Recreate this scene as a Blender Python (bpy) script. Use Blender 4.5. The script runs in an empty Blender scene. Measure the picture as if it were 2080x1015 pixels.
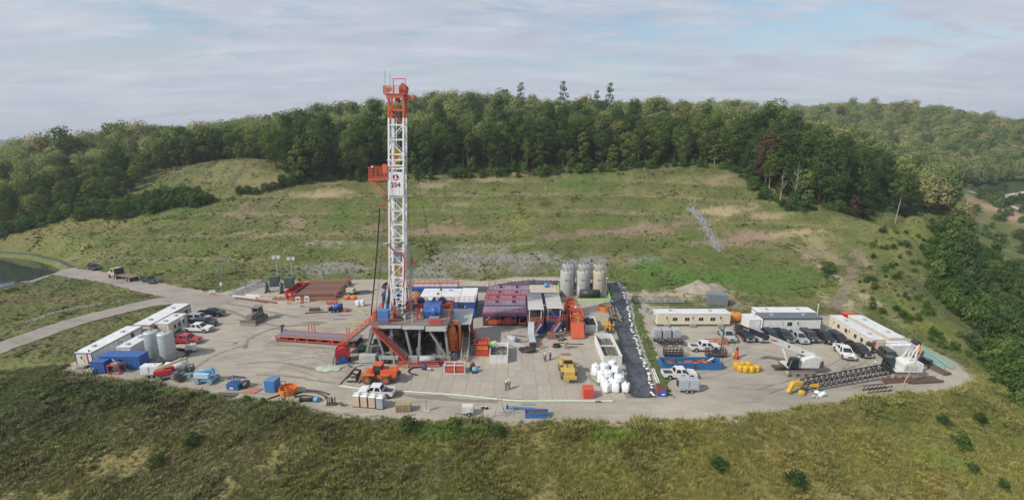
import bpy, math, random
import numpy as np
from mathutils import Vector, Matrix
random.seed(11); rng = np.random.default_rng(7)
S = bpy.context.scene
R = math.radians

# ------------------------------------------------------------------ camera
FPX = 1000.0; PITCH = math.atan(237/1000.0); CAMH = 42.0
cd = bpy.data.cameras.new('camera'); cam = bpy.data.objects.new('camera', cd)
S.collection.objects.link(cam); S.camera = cam
cam.location = (0, 0, CAMH); cam.rotation_euler = (math.pi/2-PITCH, 0, 0)
cd.sensor_width = 36.0; cd.lens = 36.0*FPX/2080; cd.clip_end = 9000; cd.clip_start = 0.5

# ------------------------------------------------------------------ sky, sun, exposure
SUN_AZ = Vector((-0.80, -0.46, 0)).normalized(); SUN_EL = R(40)
wd = bpy.data.worlds.new('World'); S.world = wd; wd.use_nodes = True
def world_nodes():
    nt = wd.node_tree; N = nt.nodes; L = nt.links
    for n in list(N): N.remove(n)
    out = N.new('ShaderNodeOutputWorld'); bg = N.new('ShaderNodeBackground'); L.new(bg.outputs[0], out.inputs[0])
    sky = N.new('ShaderNodeTexSky'); sky.sky_type = 'NISHITA'; sky.sun_disc = False
    sky.sun_elevation = SUN_EL; sky.sun_rotation = math.atan2(SUN_AZ.x, SUN_AZ.y)
    sky.air_density = 1.3; sky.dust_density = 1.5
    geo = N.new('ShaderNodeTexCoord')
    sep = N.new('ShaderNodeSeparateXYZ'); L.new(geo.outputs['Generated'], sep.inputs[0])
    zz = N.new('ShaderNodeMath'); zz.operation = 'MAXIMUM'; L.new(sep.outputs[2], zz.inputs[0]); zz.inputs[1].default_value = 0.0
    za = N.new('ShaderNodeMath'); za.operation = 'ADD'; L.new(zz.outputs[0], za.inputs[0]); za.inputs[1].default_value = 0.13
    dx = N.new('ShaderNodeMath'); dx.operation = 'DIVIDE'; L.new(sep.outputs[0], dx.inputs[0]); L.new(za.outputs[0], dx.inputs[1])
    dy = N.new('ShaderNodeMath'); dy.operation = 'DIVIDE'; L.new(sep.outputs[1], dy.inputs[0]); L.new(za.outputs[0], dy.inputs[1])
    cmb = N.new('ShaderNodeCombineXYZ'); L.new(dx.outputs[0], cmb.inputs[0]); L.new(dy.outputs[0], cmb.inputs[1])
    def noise(scale, detail, rough, sx, sy, rot, off):
        m = N.new('ShaderNodeMapping'); m.inputs['Scale'].default_value = (sx, sy, 1); m.inputs['Rotation'].default_value = (0, 0, rot)
        m.inputs['Location'].default_value = off; L.new(cmb.outputs[0], m.inputs[0])
        n = N.new('ShaderNodeTexNoise'); n.inputs['Scale'].default_value = scale; n.inputs['Detail'].default_value = detail
        n.inputs['Roughness'].default_value = rough; n.inputs['Distortion'].default_value = 0.4; L.new(m.outputs[0], n.inputs['Vector']); return n
    n1 = noise(0.50, 3, 0.5, 0.8, 1, 0.25, (1.3, 4.4, 0))          # large gaps
    n2 = noise(3.4, 7, 0.62, 0.8, 1.5, -0.35, (0.4, 0.2, 0))       # ripples
    n3 = noise(2.0, 6, 0.6, 0.6, 1.6, -0.2, (7.7, 2.2, 0))      # thin and thick cloud
    sm = N.new('ShaderNodeMath'); sm.operation = 'MULTIPLY_ADD'; L.new(n2.outputs[0], sm.inputs[0]); sm.inputs[1].default_value = 0.55; L.new(n1.outputs[0], sm.inputs[2])
    cov = N.new('ShaderNodeMapRange'); cov.inputs[1].default_value = 0.64; cov.inputs[2].default_value = 0.80; cov.inputs[3].default_value = 0.18; cov.inputs[4].default_value = 1.0
    cov.interpolation_type = 'SMOOTHSTEP'
    L.new(sm.outputs[0], cov.inputs[0])
    hz = N.new('ShaderNodeMapRange'); hz.inputs[1].default_value = 0.22; hz.inputs[2].default_value = 0.04; hz.inputs[3].default_value = 0.0; hz.inputs[4].default_value = 1.0
    L.new(sep.outputs[2], hz.inputs[0])
    cv2 = N.new('ShaderNodeMath'); cv2.operation = 'MAXIMUM'; L.new(cov.outputs[0], cv2.inputs[0]); L.new(hz.outputs[0], cv2.inputs[1])
    skc = N.new('ShaderNodeMixRGB'); skc.blend_type = 'MULTIPLY'; skc.inputs[0].default_value = 1; L.new(sky.outputs[0], skc.inputs[1]); skc.inputs[2].default_value = (0.105, 0.115, 0.125, 1)
    cr = N.new('ShaderNodeValToRGB'); L.new(n3.outputs[0], cr.inputs[0])
    cr.color_ramp.elements[0].position = 0.32; cr.color_ramp.elements[0].color = (0.445, 0.485, 0.575, 1)
    cr.color_ramp.elements[1].position = 0.70; cr.color_ramp.elements[1].color = (0.575, 0.612, 0.685, 1)
    mx = N.new('ShaderNodeMixRGB'); L.new(cv2.outputs[0], mx.inputs[0]); L.new(skc.outputs[0], mx.inputs[1]); L.new(cr.outputs[0], mx.inputs[2])
    L.new(mx.outputs[0], bg.inputs[0]); bg.inputs[1].default_value = 1.0
world_nodes()
sd = bpy.data.lights.new('sun', 'SUN'); sun = bpy.data.objects.new('sun', sd); S.collection.objects.link(sun)
sd.energy = 3.6; sd.angle = R(1.2); sd.color = (1.0, 0.94, 0.83)
sdir = (SUN_AZ*math.cos(SUN_EL) + Vector((0, 0, math.sin(SUN_EL))))
sun.rotation_euler = sdir.to_track_quat('Z', 'Y').to_euler()
S.view_settings.view_transform = 'Standard'; S.view_settings.look = 'None'; S.view_settings.gamma = 1.0
S.view_settings.use_curve_mapping = False; S.view_settings.exposure = 0.12
S.render.engine = 'CYCLES'; S.cycles.max_bounces = 5; S.cycles.diffuse_bounces = 3; S.cycles.transparent_max_bounces = 6
S.cycles.use_adaptive_sampling = True; S.cycles.adaptive_threshold = 0.02; S.cycles.use_denoising = True
S.cycles.caustics_reflective = False; S.cycles.caustics_refractive = False

# ------------------------------------------------------------------ helpers
COL = S.collection
cp_, sp_ = math.cos(PITCH), math.sin(PITCH)
def ray(px, py):
    u = (px-1040)/FPX; v = (507.5-py)/FPX
    return u, cp_+v*sp_, -sp_+v*cp_
def at(px, py, y):                    # world point on the plane y that this direction meets
    d = ray(px, py); t = y/d[1]; return (d[0]*t, y, CAMH+d[2]*t)
def gp(px, py, z=0.0):                # world x, y on the level z
    d = ray(px, py); t = (z-CAMH)/d[2]; return (d[0]*t, d[1]*t)

def tag(o, label=None, cat=None, group=None, kind=None):
    if label: o['label'] = label
    if cat: o['category'] = cat
    if group: o['group'] = group
    if kind: o['kind'] = kind
    return o
def thing(name, label, cat, loc=(0, 0, 0), rz=0.0, group=None):
    o = bpy.data.objects.new(name, None); COL.objects.link(o); o.empty_display_size = 0.2
    if len(loc) == 2: loc = (loc[0], loc[1], 0)
    o.location = loc; o.rotation_euler = (0, 0, rz)
    return tag(o, label, cat, group)
def dup(root, loc, rz=None, label=None, group=None, scale=None):
    r = root.copy(); COL.objects.link(r)
    if len(loc) == 2: loc = (loc[0], loc[1], 0)
    r.location = loc
    if rz is not None: r.rotation_euler = (0, 0, rz)
    if scale: r.scale = (scale,)*3
    if label: r['label'] = label
    if group: r['group'] = group
    for ch in list(root.children):
        c = ch.copy(); COL.objects.link(c); c.parent = r
        for g in list(ch.children):
            d = g.copy(); COL.objects.link(d); d.parent = c
    return r

class B:
    """collects shapes, then links them as one mesh object"""
    def __init__(s): s.v = []; s.f = []
    def raw(s, vs, fs):
        o = len(s.v); s.v += [tuple(p) for p in vs]; s.f += [tuple(i+o for i in f) for f in fs]; return s
    def box(s, x0, x1, y0, y1, z0, z1):
        return s.raw([(x0,y0,z0),(x1,y0,z0),(x1,y1,z0),(x0,y1,z0),(x0,y0,z1),(x1,y0,z1),(x1,y1,z1),(x0,y1,z1)],
                     [(3,2,1,0),(4,5,6,7),(0,1,5,4),(1,2,6,5),(2,3,7,6),(3,0,4,7)])
    def taper(s, x0, x1, y0, y1, z0, z1, ix0, ix1, iy0, iy1):   # box whose top is inset on each side
        return s.raw([(x0,y0,z0),(x1,y0,z0),(x1,y1,z0),(x0,y1,z0),(x0+ix0,y0+iy0,z1),(x1-ix1,y0+iy0,z1),(x1-ix1,y1-iy1,z1),(x0+ix0,y1-iy1,z1)],
                     [(3,2,1,0),(4,5,6,7),(0,1,5,4),(1,2,6,5),(2,3,7,6),(3,0,4,7)])
    def bar(s, p, q, w, h=None):
        h = h or w; p = Vector(p); q = Vector(q); d = q-p
        if d.length < 1e-6: return s
        d.normalize(); up = Vector((0, 0, 1)) if abs(d.z) < 0.95 else Vector((0, 1, 0))
        a = d.cross(up).normalized()*(w/2); b = a.cross(d).normalized()*(h/2)
        return s.raw([p-a-b, p+a-b, p+a+b, p-a+b, q-a-b, q+a-b, q+a+b, q-a+b],
                     [(3,2,1,0),(4,5,6,7),(0,1,5,4),(1,2,6,5),(2,3,7,6),(3,0,4,7)])
    def tube(s, p, q, r, n=8, r2=None):
        r2 = r if r2 is None else r2; p = Vector(p); q = Vector(q); d = (q-p).normalized()
        up = Vector((0, 0, 1)) if abs(d.z) < 0.95 else Vector((0, 1, 0))
        a = d.cross(up).normalized(); b = a.cross(d)
        vs = [p+(a*math.cos(2*math.pi*i/n)+b*math.sin(2*math.pi*i/n))*r for i in range(n)]
        vs += [q+(a*math.cos(2*math.pi*i/n)+b*math.sin(2*math.pi*i/n))*r2 for i in range(n)]
        fs = [(i, (i+1) % n, n+(i+1) % n, n+i) for i in range(n)]+[tuple(range(n-1, -1, -1)), tuple(range(n, 2*n))]
        return s.raw(vs, fs)
    def path(s, pts, r, n=6):
        pts = [Vector(p) for p in pts]; rings = []
        for i, p in enumerate(pts):
            d = (pts[min(i+1, len(pts)-1)]-pts[max(i-1, 0)]).normalized()
            up = Vector((0, 0, 1)) if abs(d.z) < 0.9 else Vector((0, 1, 0))
            a = d.cross(up).normalized(); b = a.cross(d)
            rings.append([p+(a*math.cos(2*math.pi*k/n)+b*math.sin(2*math.pi*k/n))*r for k in range(n)])
        vs = [v for g in rings for v in g]
        fs = [(j*n+k, j*n+(k+1) % n, (j+1)*n+(k+1) % n, (j+1)*n+k) for j in range(len(rings)-1) for k in range(n)]
        fs += [tuple(range(n-1, -1, -1)), tuple(range((len(rings)-1)*n, len(rings)*n))]
        return s.raw(vs, fs)
    def lathe(s, prof, cx=0, cy=0, n=20):
        vs = [(cx+r*math.cos(2*math.pi*k/n), cy+r*math.sin(2*math.pi*k/n), z) for r, z in prof for k in range(n)]
        m = len(prof)
        fs = [(j*n+k, j*n+(k+1) % n, (j+1)*n+(k+1) % n, (j+1)*n+k) for j in range(m-1) for k in range(n)]
        fs += [tuple(range(n-1, -1, -1)), tuple(range((m-1)*n, m*n))]
        return s.raw(vs, fs)
    def prism(s, prof, a, b, axis='y'):     # profile in the plane across the axis, from a to b
        n = len(prof)
        if axis == 'y': vs = [(x, a, z) for x, z in prof]+[(x, b, z) for x, z in prof]
        elif axis == 'x': vs = [(a, y, z) for y, z in prof]+[(b, y, z) for y, z in prof]
        else: vs = [(x, y, a) for x, y in prof]+[(x, y, b) for x, y in prof]
        fs = [(i, (i+1) % n, n+(i+1) % n, n+i) for i in range(n)]+[tuple(range(n-1, -1, -1)), tuple(range(n, 2*n))]
        return s.raw(vs, fs)
    def wheel(s, x, y, z, r, w, axis='y', n=16, hole=0.55):   # tyre: a ring with rounded shoulders
        pr = [(hole*r, -w/2), (r*0.9, -w/2), (r, -w*0.32), (r, w*0.32), (r*0.9, w/2), (hole*r, w/2)]
        m = len(pr); vs = []
        for rr, o in pr:
            for k in range(n):
                c, q = rr*math.cos(2*math.pi*k/n), rr*math.sin(2*math.pi*k/n)
                vs.append((x+c, y+o, z+q) if axis == 'y' else (x+o, y+c, z+q))
        fs = [(j*n+k, j*n+(k+1) % n, ((j+1) % m)*n+(k+1) % n, ((j+1) % m)*n+k) for j in range(m) for k in range(n)]
        return s.raw(vs, fs)
    def disc(s, x, y, z, r, w, axis='y', n=12):
        return s.tube((x, y-w/2, z), (x, y+w/2, z), r, n) if axis == 'y' else s.tube((x-w/2, y, z), (x+w/2, y, z), r, n)
    def rails(s, pts, h=1.05, r=0.035, step=1.6, mids=1, z=None):       # posts and rails along a line
        for a, b in zip(pts[:-1], pts[1:]):
            a = Vector(a); b = Vector(b); n = max(1, round((b-a).length/step))
            for i in range(n+1):
                p = a.lerp(b, i/n); s.bar(p, p+Vector((0, 0, h)), r*2)
            for k in range(mids+1):
                o = Vector((0, 0, h*(k+1)/(mids+1))); s.bar(a+o, b+o, r*2)
        return s
    def lump(s, cx, cy, cz, rx, ry, rz, n=10, m=6, jit=0.12, sq=1.0, seed=0):   # an uneven rounded body
        rr = random.Random(seed); vs = []
        for j in range(m+1):
            th = math.pi*j/m
            for k in range(n):
                ph = 2*math.pi*k/n; q = 1+rr.uniform(-jit, jit)
                f = lambda t: math.copysign(abs(t)**sq, t)
                vs.append((cx+rx*q*f(math.sin(th))*f(math.cos(ph)), cy+ry*q*f(math.sin(th))*f(math.sin(ph)), cz+rz*q*f(-math.cos(th))))
        fs = [(j*n+k, j*n+(k+1) % n, (j+1)*n+(k+1) % n, (j+1)*n+k) for j in range(m) for k in range(n)]
        return s.raw(vs, fs)
    def mesh(s, name):
        me = bpy.data.meshes.new(name); me.from_pydata([tuple(v) for v in s.v], [], s.f); me.update(); return me
    def make(s, name, mat, parent=None, smooth=False, loc=None, rot=None):
        me = s.mesh(name); me.materials.append(mat)
        if smooth: me.polygons.foreach_set('use_smooth', [True]*len(me.polygons))
        o = bpy.data.objects.new(name, me); COL.objects.link(o)
        if parent: o.parent = parent
        if loc: o.location = loc
        if rot: o.rotation_euler = rot
        return o

# ------------------------------------------------------------------ materials
MATS = {}
def M(name, col, rough=0.6, metal=0.0, dirt=0.3, scale=1.2, dcol=(0.16, 0.13, 0.10), bump=0.0, spec=0.4, var=0.06):
    if name in MATS: return MATS[name]
    m = bpy.data.materials.new(name); m.use_nodes = True; nt = m.node_tree; N = nt.nodes; L = nt.links
    b = N['Principled BSDF']; b.inputs['Roughness'].default_value = rough; b.inputs['Metallic'].default_value = metal
    b.inputs['Specular IOR Level'].default_value = spec
    tc = N.new('ShaderNodeTexCoord')
    n1 = N.new('ShaderNodeTexNoise'); n1.inputs['Scale'].default_value = scale; n1.inputs['Detail'].default_value = 6; n1.inputs['Roughness'].default_value = 0.65
    oi = N.new('ShaderNodeObjectInfo'); sh = N.new('ShaderNodeVectorMath'); sh.operation = 'MULTIPLY_ADD'; cb = N.new('ShaderNodeCombineXYZ')
    for i_ in range(3): L.new(oi.outputs['Random'], cb.inputs[i_])
    L.new(cb.outputs[0], sh.inputs[0]); sh.inputs[1].default_value = (37, 53, 71); L.new(tc.outputs['Object'], sh.inputs[2])
    L.new(sh.outputs[0], n1.inputs['Vector'])
    rp = N.new('ShaderNodeValToRGB'); rp.color_ramp.elements[0].position = 0.42; rp.color_ramp.elements[1].position = 0.78
    rp.color_ramp.elements[0].color = (0, 0, 0, 1); rp.color_ramp.elements[1].color = (dirt,)*3+(1,); L.new(n1.outputs[0], rp.inputs[0])
    mx = N.new('ShaderNodeMixRGB'); L.new(rp.outputs[0], mx.inputs[0]); mx.inputs[1].default_value = (*col, 1); mx.inputs[2].default_value = (*dcol, 1)
    n2 = N.new('ShaderNodeTexNoise'); n2.inputs['Scale'].default_value = scale*5; n2.inputs['Detail'].default_value = 4; L.new(sh.outputs[0], n2.inputs['Vector'])
    hs = N.new('ShaderNodeMapRange'); hs.inputs[3].default_value = 0.82; hs.inputs[4].default_value = 1.15; L.new(n2.outputs[0], hs.inputs[0])
    ml = N.new('ShaderNodeMixRGB'); ml.blend_type = 'MULTIPLY'; ml.inputs[0].default_value = 1; L.new(mx.outputs[0], ml.inputs[1]); L.new(hs.outputs[0], ml.inputs[2])
    vr = N.new('ShaderNodeMapRange'); vr.inputs[3].default_value = 1-var; vr.inputs[4].default_value = 1+var; L.new(oi.outputs['Random'], vr.inputs[0])
    mv = N.new('ShaderNodeMixRGB'); mv.blend_type = 'MULTIPLY'; mv.inputs[0].default_value = 1; L.new(ml.outputs[0], mv.inputs[1]); L.new(vr.outputs[0], mv.inputs[2])
    L.new(mv.outputs[0], b.inputs['Base Color'])
    if bump:
        bp = N.new('ShaderNodeBump'); bp.inputs['Strength'].default_value = bump; bp.inputs['Distance'].default_value = 0.1; L.new(n2.outputs[0], bp.inputs['Height']); L.new(bp.outputs[0], b.inputs['Normal'])
    MATS[name] = m; return m
def glass(name='dark_glass', col=(0.02, 0.025, 0.03)):
    if name in MATS: return MATS[name]
    m = bpy.data.materials.new(name); m.use_nodes = True; b = m.node_tree.nodes['Principled BSDF']
    b.inputs['Base Color'].default_value = (*col, 1); b.inputs['Roughness'].default_value = 0.08; b.inputs['Specular IOR Level'].default_value = 0.6
    MATS[name] = m; return m
white = M('white_paint', (0.72, 0.72, 0.70), 0.5, dirt=0.25)
whiteroof = M('white_roof', (0.68, 0.69, 0.70), 0.55, dirt=0.45, scale=0.8, dcol=(0.36, 0.33, 0.30))
cream = M('cream_siding', (0.66, 0.60, 0.46), 0.55, dirt=0.2)
palegrey = M('pale_grey_metal', (0.42, 0.44, 0.46), 0.5, dirt=0.35)
midgrey = M('grey_steel', (0.30, 0.30, 0.29), 0.5, metal=0.2, dirt=0.5)
silver = M('silver_tank', (0.46, 0.50, 0.50), 0.45, metal=0.25, dirt=0.35, scale=0.6, dcol=(0.25, 0.24, 0.22))
black = M('black_rubber', (0.02, 0.02, 0.022), 0.7, dirt=0.4, dcol=(0.10, 0.09, 0.08))
darksteel = M('dark_steel', (0.055, 0.055, 0.06), 0.55, metal=0.3, dirt=0.4)
greasy = M('greasy_machinery', (0.09, 0.08, 0.07), 0.6, dirt=0.6, dcol=(0.2, 0.17, 0.13))
rigred = M('rig_red', (0.50, 0.075, 0.055), 0.5, dirt=0.35, dcol=(0.26, 0.15, 0.13))
orange = M('orange_paint', (0.60, 0.12, 0.05), 0.45, dirt=0.3, dcol=(0.30, 0.12, 0.07))
orange2 = M('orange_plastic', (0.66, 0.19, 0.04), 0.5, dirt=0.2, dcol=(0.4, 0.16, 0.06))
blue = M('blue_paint', (0.030, 0.105, 0.33), 0.45, dirt=0.3, dcol=(0.12, 0.13, 0.17))
lblue = M('light_blue_paint', (0.10, 0.36, 0.62), 0.45, dirt=0.3)
navy = M('navy_paint', (0.025, 0.04, 0.12), 0.45, dirt=0.3)
red = M('red_paint', (0.50, 0.03, 0.035), 0.45, dirt=0.2)
yellow = M('yellow_paint', (0.64, 0.38, 0.035), 0.5, dirt=0.25)
catyellow = M('machine_yellow', (0.58, 0.40, 0.10), 0.5, dirt=0.35)
beige = M('beige_paint', (0.52, 0.46, 0.33), 0.5, dirt=0.4)
dkgreen = M('dark_green_paint', (0.07, 0.12, 0.11), 0.5, dirt=0.35)
lime = M('lime_liner', (0.36, 0.60, 0.22), 0.6, dirt=0.3, dcol=(0.4, 0.4, 0.3))
palelime = M('pale_green_hose', (0.50, 0.58, 0.42), 0.6, dirt=0.5, dcol=(0.42, 0.40, 0.34))
rust = M('rusty_pipe', (0.20, 0.10, 0.07), 0.75, dirt=0.6, scale=0.8, dcol=(0.12, 0.08, 0.07), var=0.45)
wood = M('weathered_wood', (0.40, 0.32, 0.21), 0.8, dirt=0.5)
tanboard = M('tan_board', (0.55, 0.42, 0.30), 0.6, dirt=0.2)
fabric = M('white_bag_fabric', (0.76, 0.77, 0.78), 0.8, dirt=0.3, dcol=(0.5, 0.48, 0.45))
liner = M('black_liner', (0.030, 0.034, 0.042), 0.27, dirt=0.6, scale=0.5, dcol=(0.17, 0.175, 0.18), bump=0.5, spec=0.7)
mud = M('drill_mud', (0.13, 0.115, 0.09), 0.5, dirt=0.7, scale=1.5, dcol=(0.30, 0.28, 0.24), bump=1.0)
chrome = M('chrome', (0.6, 0.6, 0.62), 0.25, metal=0.8, dirt=0.2)
skin = M('skin', (0.45, 0.27, 0.19), 0.6, dirt=0.0)
lampw = M('lamp_lens', (0.75, 0.76, 0.78), 0.25, dirt=0.0)
tail = M('tail_lamp_red', (0.35, 0.02, 0.02), 0.3, dirt=0.0)
darkglass = glass()
# ------------------------------------------------------------------ value noise for the land
_lat = rng.random((256, 256))
def vnoise(x, y, s, o=0):
    x = np.asarray(x)/s+o*17.3+1000; y = np.asarray(y)/s+o*9.1+1000
    i = np.floor(x).astype(int); j = np.floor(y).astype(int); fx = x-i; fy = y-j
    fx = fx*fx*(3-2*fx); fy = fy*fy*(3-2*fy); g = lambda a, b: _lat[a % 256, b % 256]
    return (g(i, j)*(1-fx)+g(i+1, j)*fx)*(1-fy)+(g(i, j+1)*(1-fx)+g(i+1, j+1)*fx)*fy
def fbm(x, y, s, o=0, n=4):
    t = 0; a = 0.5; w = 0
    for k in range(n): t = t+a*vnoise(x, y, s/2**k, o+k); w += a; a *= 0.55
    return t/w
def polydist(x, y, poly):      # signed distance, negative inside
    x = np.asarray(x, float); y = np.asarray(y, float); d = np.full(x.shape, 1e9); ins = np.zeros(x.shape, bool)
    for (ax, ay), (bx, by) in zip(poly, poly[1:]+poly[:1]):
        ex, ey = bx-ax, by-ay; t = np.clip(((x-ax)*ex+(y-ay)*ey)/(ex*ex+ey*ey), 0, 1)
        d = np.minimum(d, np.hypot(x-ax-t*ex, y-ay-t*ey))
        c = ((ay > y) != (by > y)) & (x < (bx-ax)*(y-ay)/((by-ay) if by != ay else 1e-9)+ax); ins ^= c
    return np.where(ins, -d, d)
def linedist(x, y, line):
    x = np.asarray(x, float); y = np.asarray(y, float); d = np.full(x.shape, 1e9); par = np.zeros(x.shape)
    for k, (a, b) in enumerate(zip(line[:-1], line[1:])):
        ex, ey = b[0]-a[0], b[1]-a[1]; t = np.clip(((x-a[0])*ex+(y-a[1])*ey)/(ex*ex+ey*ey), 0, 1)
        q = np.hypot(x-a[0]-t*ex, y-a[1]-t*ey); par = np.where(q < d, k+t, par); d = np.minimum(d, q)
    return d, par

PAD = [(-82.5, 81.5), (-72, 79.2), (-62, 77), (-53.2, 74.6), (-41, 71.8), (-32, 69.4), (-24, 67.4), (-12, 66.2), (4, 65.6), (16, 65.6), (26, 66.3),
       (36, 67.0), (46, 69.8), (56, 72.2), (66, 74), (76, 75.5), (80.6, 78), (83, 83), (83.4, 90), (82.5, 97), (81, 104), (80, 110), (70, 109.5), (58, 109), (48, 111),
       (34, 116), (31.5, 124), (31, 136), (16, 141), (2, 141.5), (-8, 137), (-20, 139.5), (-44, 139), (-60, 137.5), (-74, 134.5), (-79, 126.5),
       (-84, 124.5), (-84, 116.5), (-81.8, 110), (-82, 96)]
ROAD1 = [gp(*p) for p in [(440, 612), (380, 609), (320, 613), (250, 628), (160, 650), (80, 677), (0, 705), (-120, 752), (-260, 815)]]
ROAD2 = [gp(*p) for p in [(470, 612), (410, 603), (350, 593), (290, 579), (230, 565), (170, 557), (110, 553), (40, 575)]]
POND = [gp(*p) for p in [(148, 543), (120, 556), (60, 572), (0, 585), (-160, 615), (-330, 600), (-330, 520), (-160, 505), (0, 513), (75, 519), (125, 531)]]
POND = [(-x0*0-1+x0, y0) for x0, y0 in POND]
# control points: pixel direction and distance, or plain world points
CT = [at(*p) for p in [
    (600, 545, 146), (600, 500, 163), (600, 450, 186), (600, 405, 206), (600, 365, 222),
    (850, 540, 149), (850, 515, 156), (850, 490, 169), (850, 450, 188), (850, 400, 213), (850, 357, 236),
    (1100, 545, 148), (1100, 515, 155), (1100, 490, 168), (1100, 450, 188), (1100, 400, 214), (1100, 350, 243),
    (1300, 520, 152), (1300, 490, 166), (1300, 450, 186), (1300, 400, 212), (1300, 340, 246),
    (1450, 570, 134), (1450, 530, 146), (1450, 480, 166), (1450, 430, 186), (1450, 380, 212), (1450, 335, 238),
    (1600, 560, 136), (1600, 510, 152), (1600, 460, 168), (1600, 418, 186), (1700, 600, 124), (1740, 540, 140), (1700, 480, 160), (1700, 425, 184),
    (1850, 560, 130), (1850, 480, 155), (1850, 432, 180), (1900, 640, 112),
    (450, 560, 144), (450, 500, 164), (440, 440, 188), (430, 400, 208), (300, 530, 155), (300, 470, 174), (280, 410, 204),
    (490, 326, 234), (400, 338, 233), (540, 338, 232), (330, 356, 230), (287, 372, 226), (560, 385, 215), (420, 372, 220), (500, 360, 224),
    (150, 500, 165), (100, 470, 178), (150, 440, 190), (0, 475, 184), (-120, 480, 190)]]
CT += [(x, y, 0.0) for x, y in PAD[:38]]
CT += [(-100, 118, 0), (-110, 108, 0), (-112, 128, 0), (-105, 95, 0), (-120, 140, 0), (-150, 150, 0.3), (-190, 145, 1), (-190, 170, 3), (-130, 85, -1), (-170, 100, -1),
       (-95, 83, -1.2), (-110, 70, -3), (-88, 66, -5.5), (-140, 50, -6), (-66, 62, -6.5), (-66, 40, -14), (-40, 55, -6.5), (-40, 30, -17), (-12, 52, -6.0), (-12, 25, -18),
       (16, 51, -6.2), (16, 25, -18), (45, 54, -6.8), (45, 28, -18), (70, 58, -7.5), (70, 35, -17), (92, 66, -6.5), (110, 50, -14), (98, 80, -6), (96, 95, -5), (95, 106, -3),
       (120, 100, -13), (120, 125, -8), (112, 140, -2), (150, 120, -20), (150, 160, -11), (140, 185, -2), (200, 150, -26), (200, 220, -15), (260, 260, -20), (190, 190, -12),
       (300, 150, -30), (320, 330, -18), (450, 450, -12.6), (560, 460, -12), (420, 380, -16), (520, 300, -20), (700, 400, -14)]
# wooded hills: ground heights under the crests
CT += [(-336, 330, 14), (-260, 250, 14), (-230, 210, 8), (-300, 200, 6), (-266, 350, 24), (-178, 380, 33), (-190, 290, 22), (-120, 270, 22), (-118, 330, 32), (-100, 430, 48), (-62, 450, 55), (5, 460, 53),
       (60, 460, 50), (0, 330, 34), (0, 390, 44), (-60, 300, 29), (100, 300, 29), (100, 400, 40), (150, 270, 24), (170, 330, 30), (240, 560, 54), (180, 520, 48), (330, 580, 42), (300, 450, 24), (270, 380, 12),
       (400, 640, 52), (506, 650, 57), (580, 660, 52), (680, 660, 38), (800, 640, 26), (450, 540, 14), (520, 500, 4), (600, 520, 6), (240, 300, 2), (215, 240, 0), (160, 215, 12), (130, 200, 14),
       (-400, 450, 10), (-520, 300, 0), (-600, 600, 5), (-300, 600, 25), (0, 650, 45), (300, 800, 40), (700, 900, 30), (-300, 900, 20), (0, 900, 35), (-900, 700, 0), (1000, 700, 10), (-500, 100, -6), (600, 100, -30)]
CT = np.array(CT); CXY = CT[:, :2]/100.0
def _tps_phi(r): return np.where(r > 1e-9, r*r*np.log(np.maximum(r, 1e-9)), 0)
_n = len(CT); _K = _tps_phi(np.hypot(CXY[:, None, 0]-CXY[None, :, 0], CXY[:, None, 1]-CXY[None, :, 1]))+np.eye(_n)*0.002
_P = np.c_[np.ones(_n), CXY]; _A = np.block([[_K, _P], [_P.T, np.zeros((3, 3))]]); _w = np.linalg.solve(_A, np.r_[CT[:, 2], 0, 0, 0])
def smooth(t): t = np.clip(t, 0, 1); return t*t*(3-2*t)
def height(x, y):
    x = np.asarray(x, float); y = np.asarray(y, float); sh = x.shape; x = x.ravel(); y = y.ravel(); z = np.zeros(x.shape)
    for a in range(0, len(x), 20000):
        X = x[a:a+20000]/100; Yv = y[a:a+20000]/100
        r = np.hypot(X[:, None]-CXY[None, :, 0], Yv[:, None]-CXY[None, :, 1])
        z[a:a+20000] = _tps_phi(r)@_w[:_n]+_w[_n]+_w[_n+1]*X+_w[_n+2]*Yv
    tw = smooth((y-146)/10)*smooth((252-y)/14)*smooth((130-np.abs(x+8))/35); z = z+tw*0.62*(4.6/6.2832)*np.sin(6.2832*(z+0.8*fbm(x, y, 40, 15))/4.6)      # old benches cut across the hillside
    far = smooth((np.hypot(x, y-200)-700)/500)
    ridge = 64*np.exp(-((x+1290)/230)**2-((y-2050)/350)**2)+18*np.exp(-((x-1500)/900)**2-((y-2600)/500)**2)
    z = z*(1-far)+far*(-16+ridge)
    z = z+(fbm(x, y, 9, 3)-0.5)*0.7*smooth((np.hypot(x, y-100)-60)/80)+(fbm(x, y, 3.5, 5, 3)-0.5)*0.25
    d = polydist(x, y, PAD); z = z+((-0.02-0.13*smooth((-d-0.4)/1.8))-z)*smooth(1-(d-0.8)/4.5)
    d1, _ = linedist(x, y, ROAD1); z = z+(-0.10-0.006*np.maximum(0, -x-90)-z)*smooth(1-(d1-3.4)/4)
    d2, _ = linedist(x, y, ROAD2); z = z+(-0.10-z)*smooth(1-(d2-4.0)/4)
    dp = polydist(x, y, POND); z = np.where(dp < 9, z+(0.1-z)*smooth(1-(dp-2.5)/6), z); z = z-smooth(-dp/5.0)*3.2
    #
    return z.reshape(sh)
def hgt(x, y): return float(height(np.array([x]), np.array([y]))[0])
def hits(pts):                        # where pixel directions meet the land
    pts = np.array(pts, float); u = (pts[:, 0]-1040)/FPX; v = (507.5-pts[:, 1])/FPX
    D = np.c_[u, cp_+v*sp_, -sp_+v*cp_]; t = np.full(len(pts), 45.0); done = np.zeros(len(pts), bool)
    for k in range(420):
        p = D*t[:, None]; below = (CAMH+p[:, 2]) < height(p[:, 0], p[:, 1]); done |= below
        t = np.where(done, t, t*1.006+0.15)
        if done.all(): break
    p = D*t[:, None]; return p[:, 0], p[:, 1]

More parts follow.
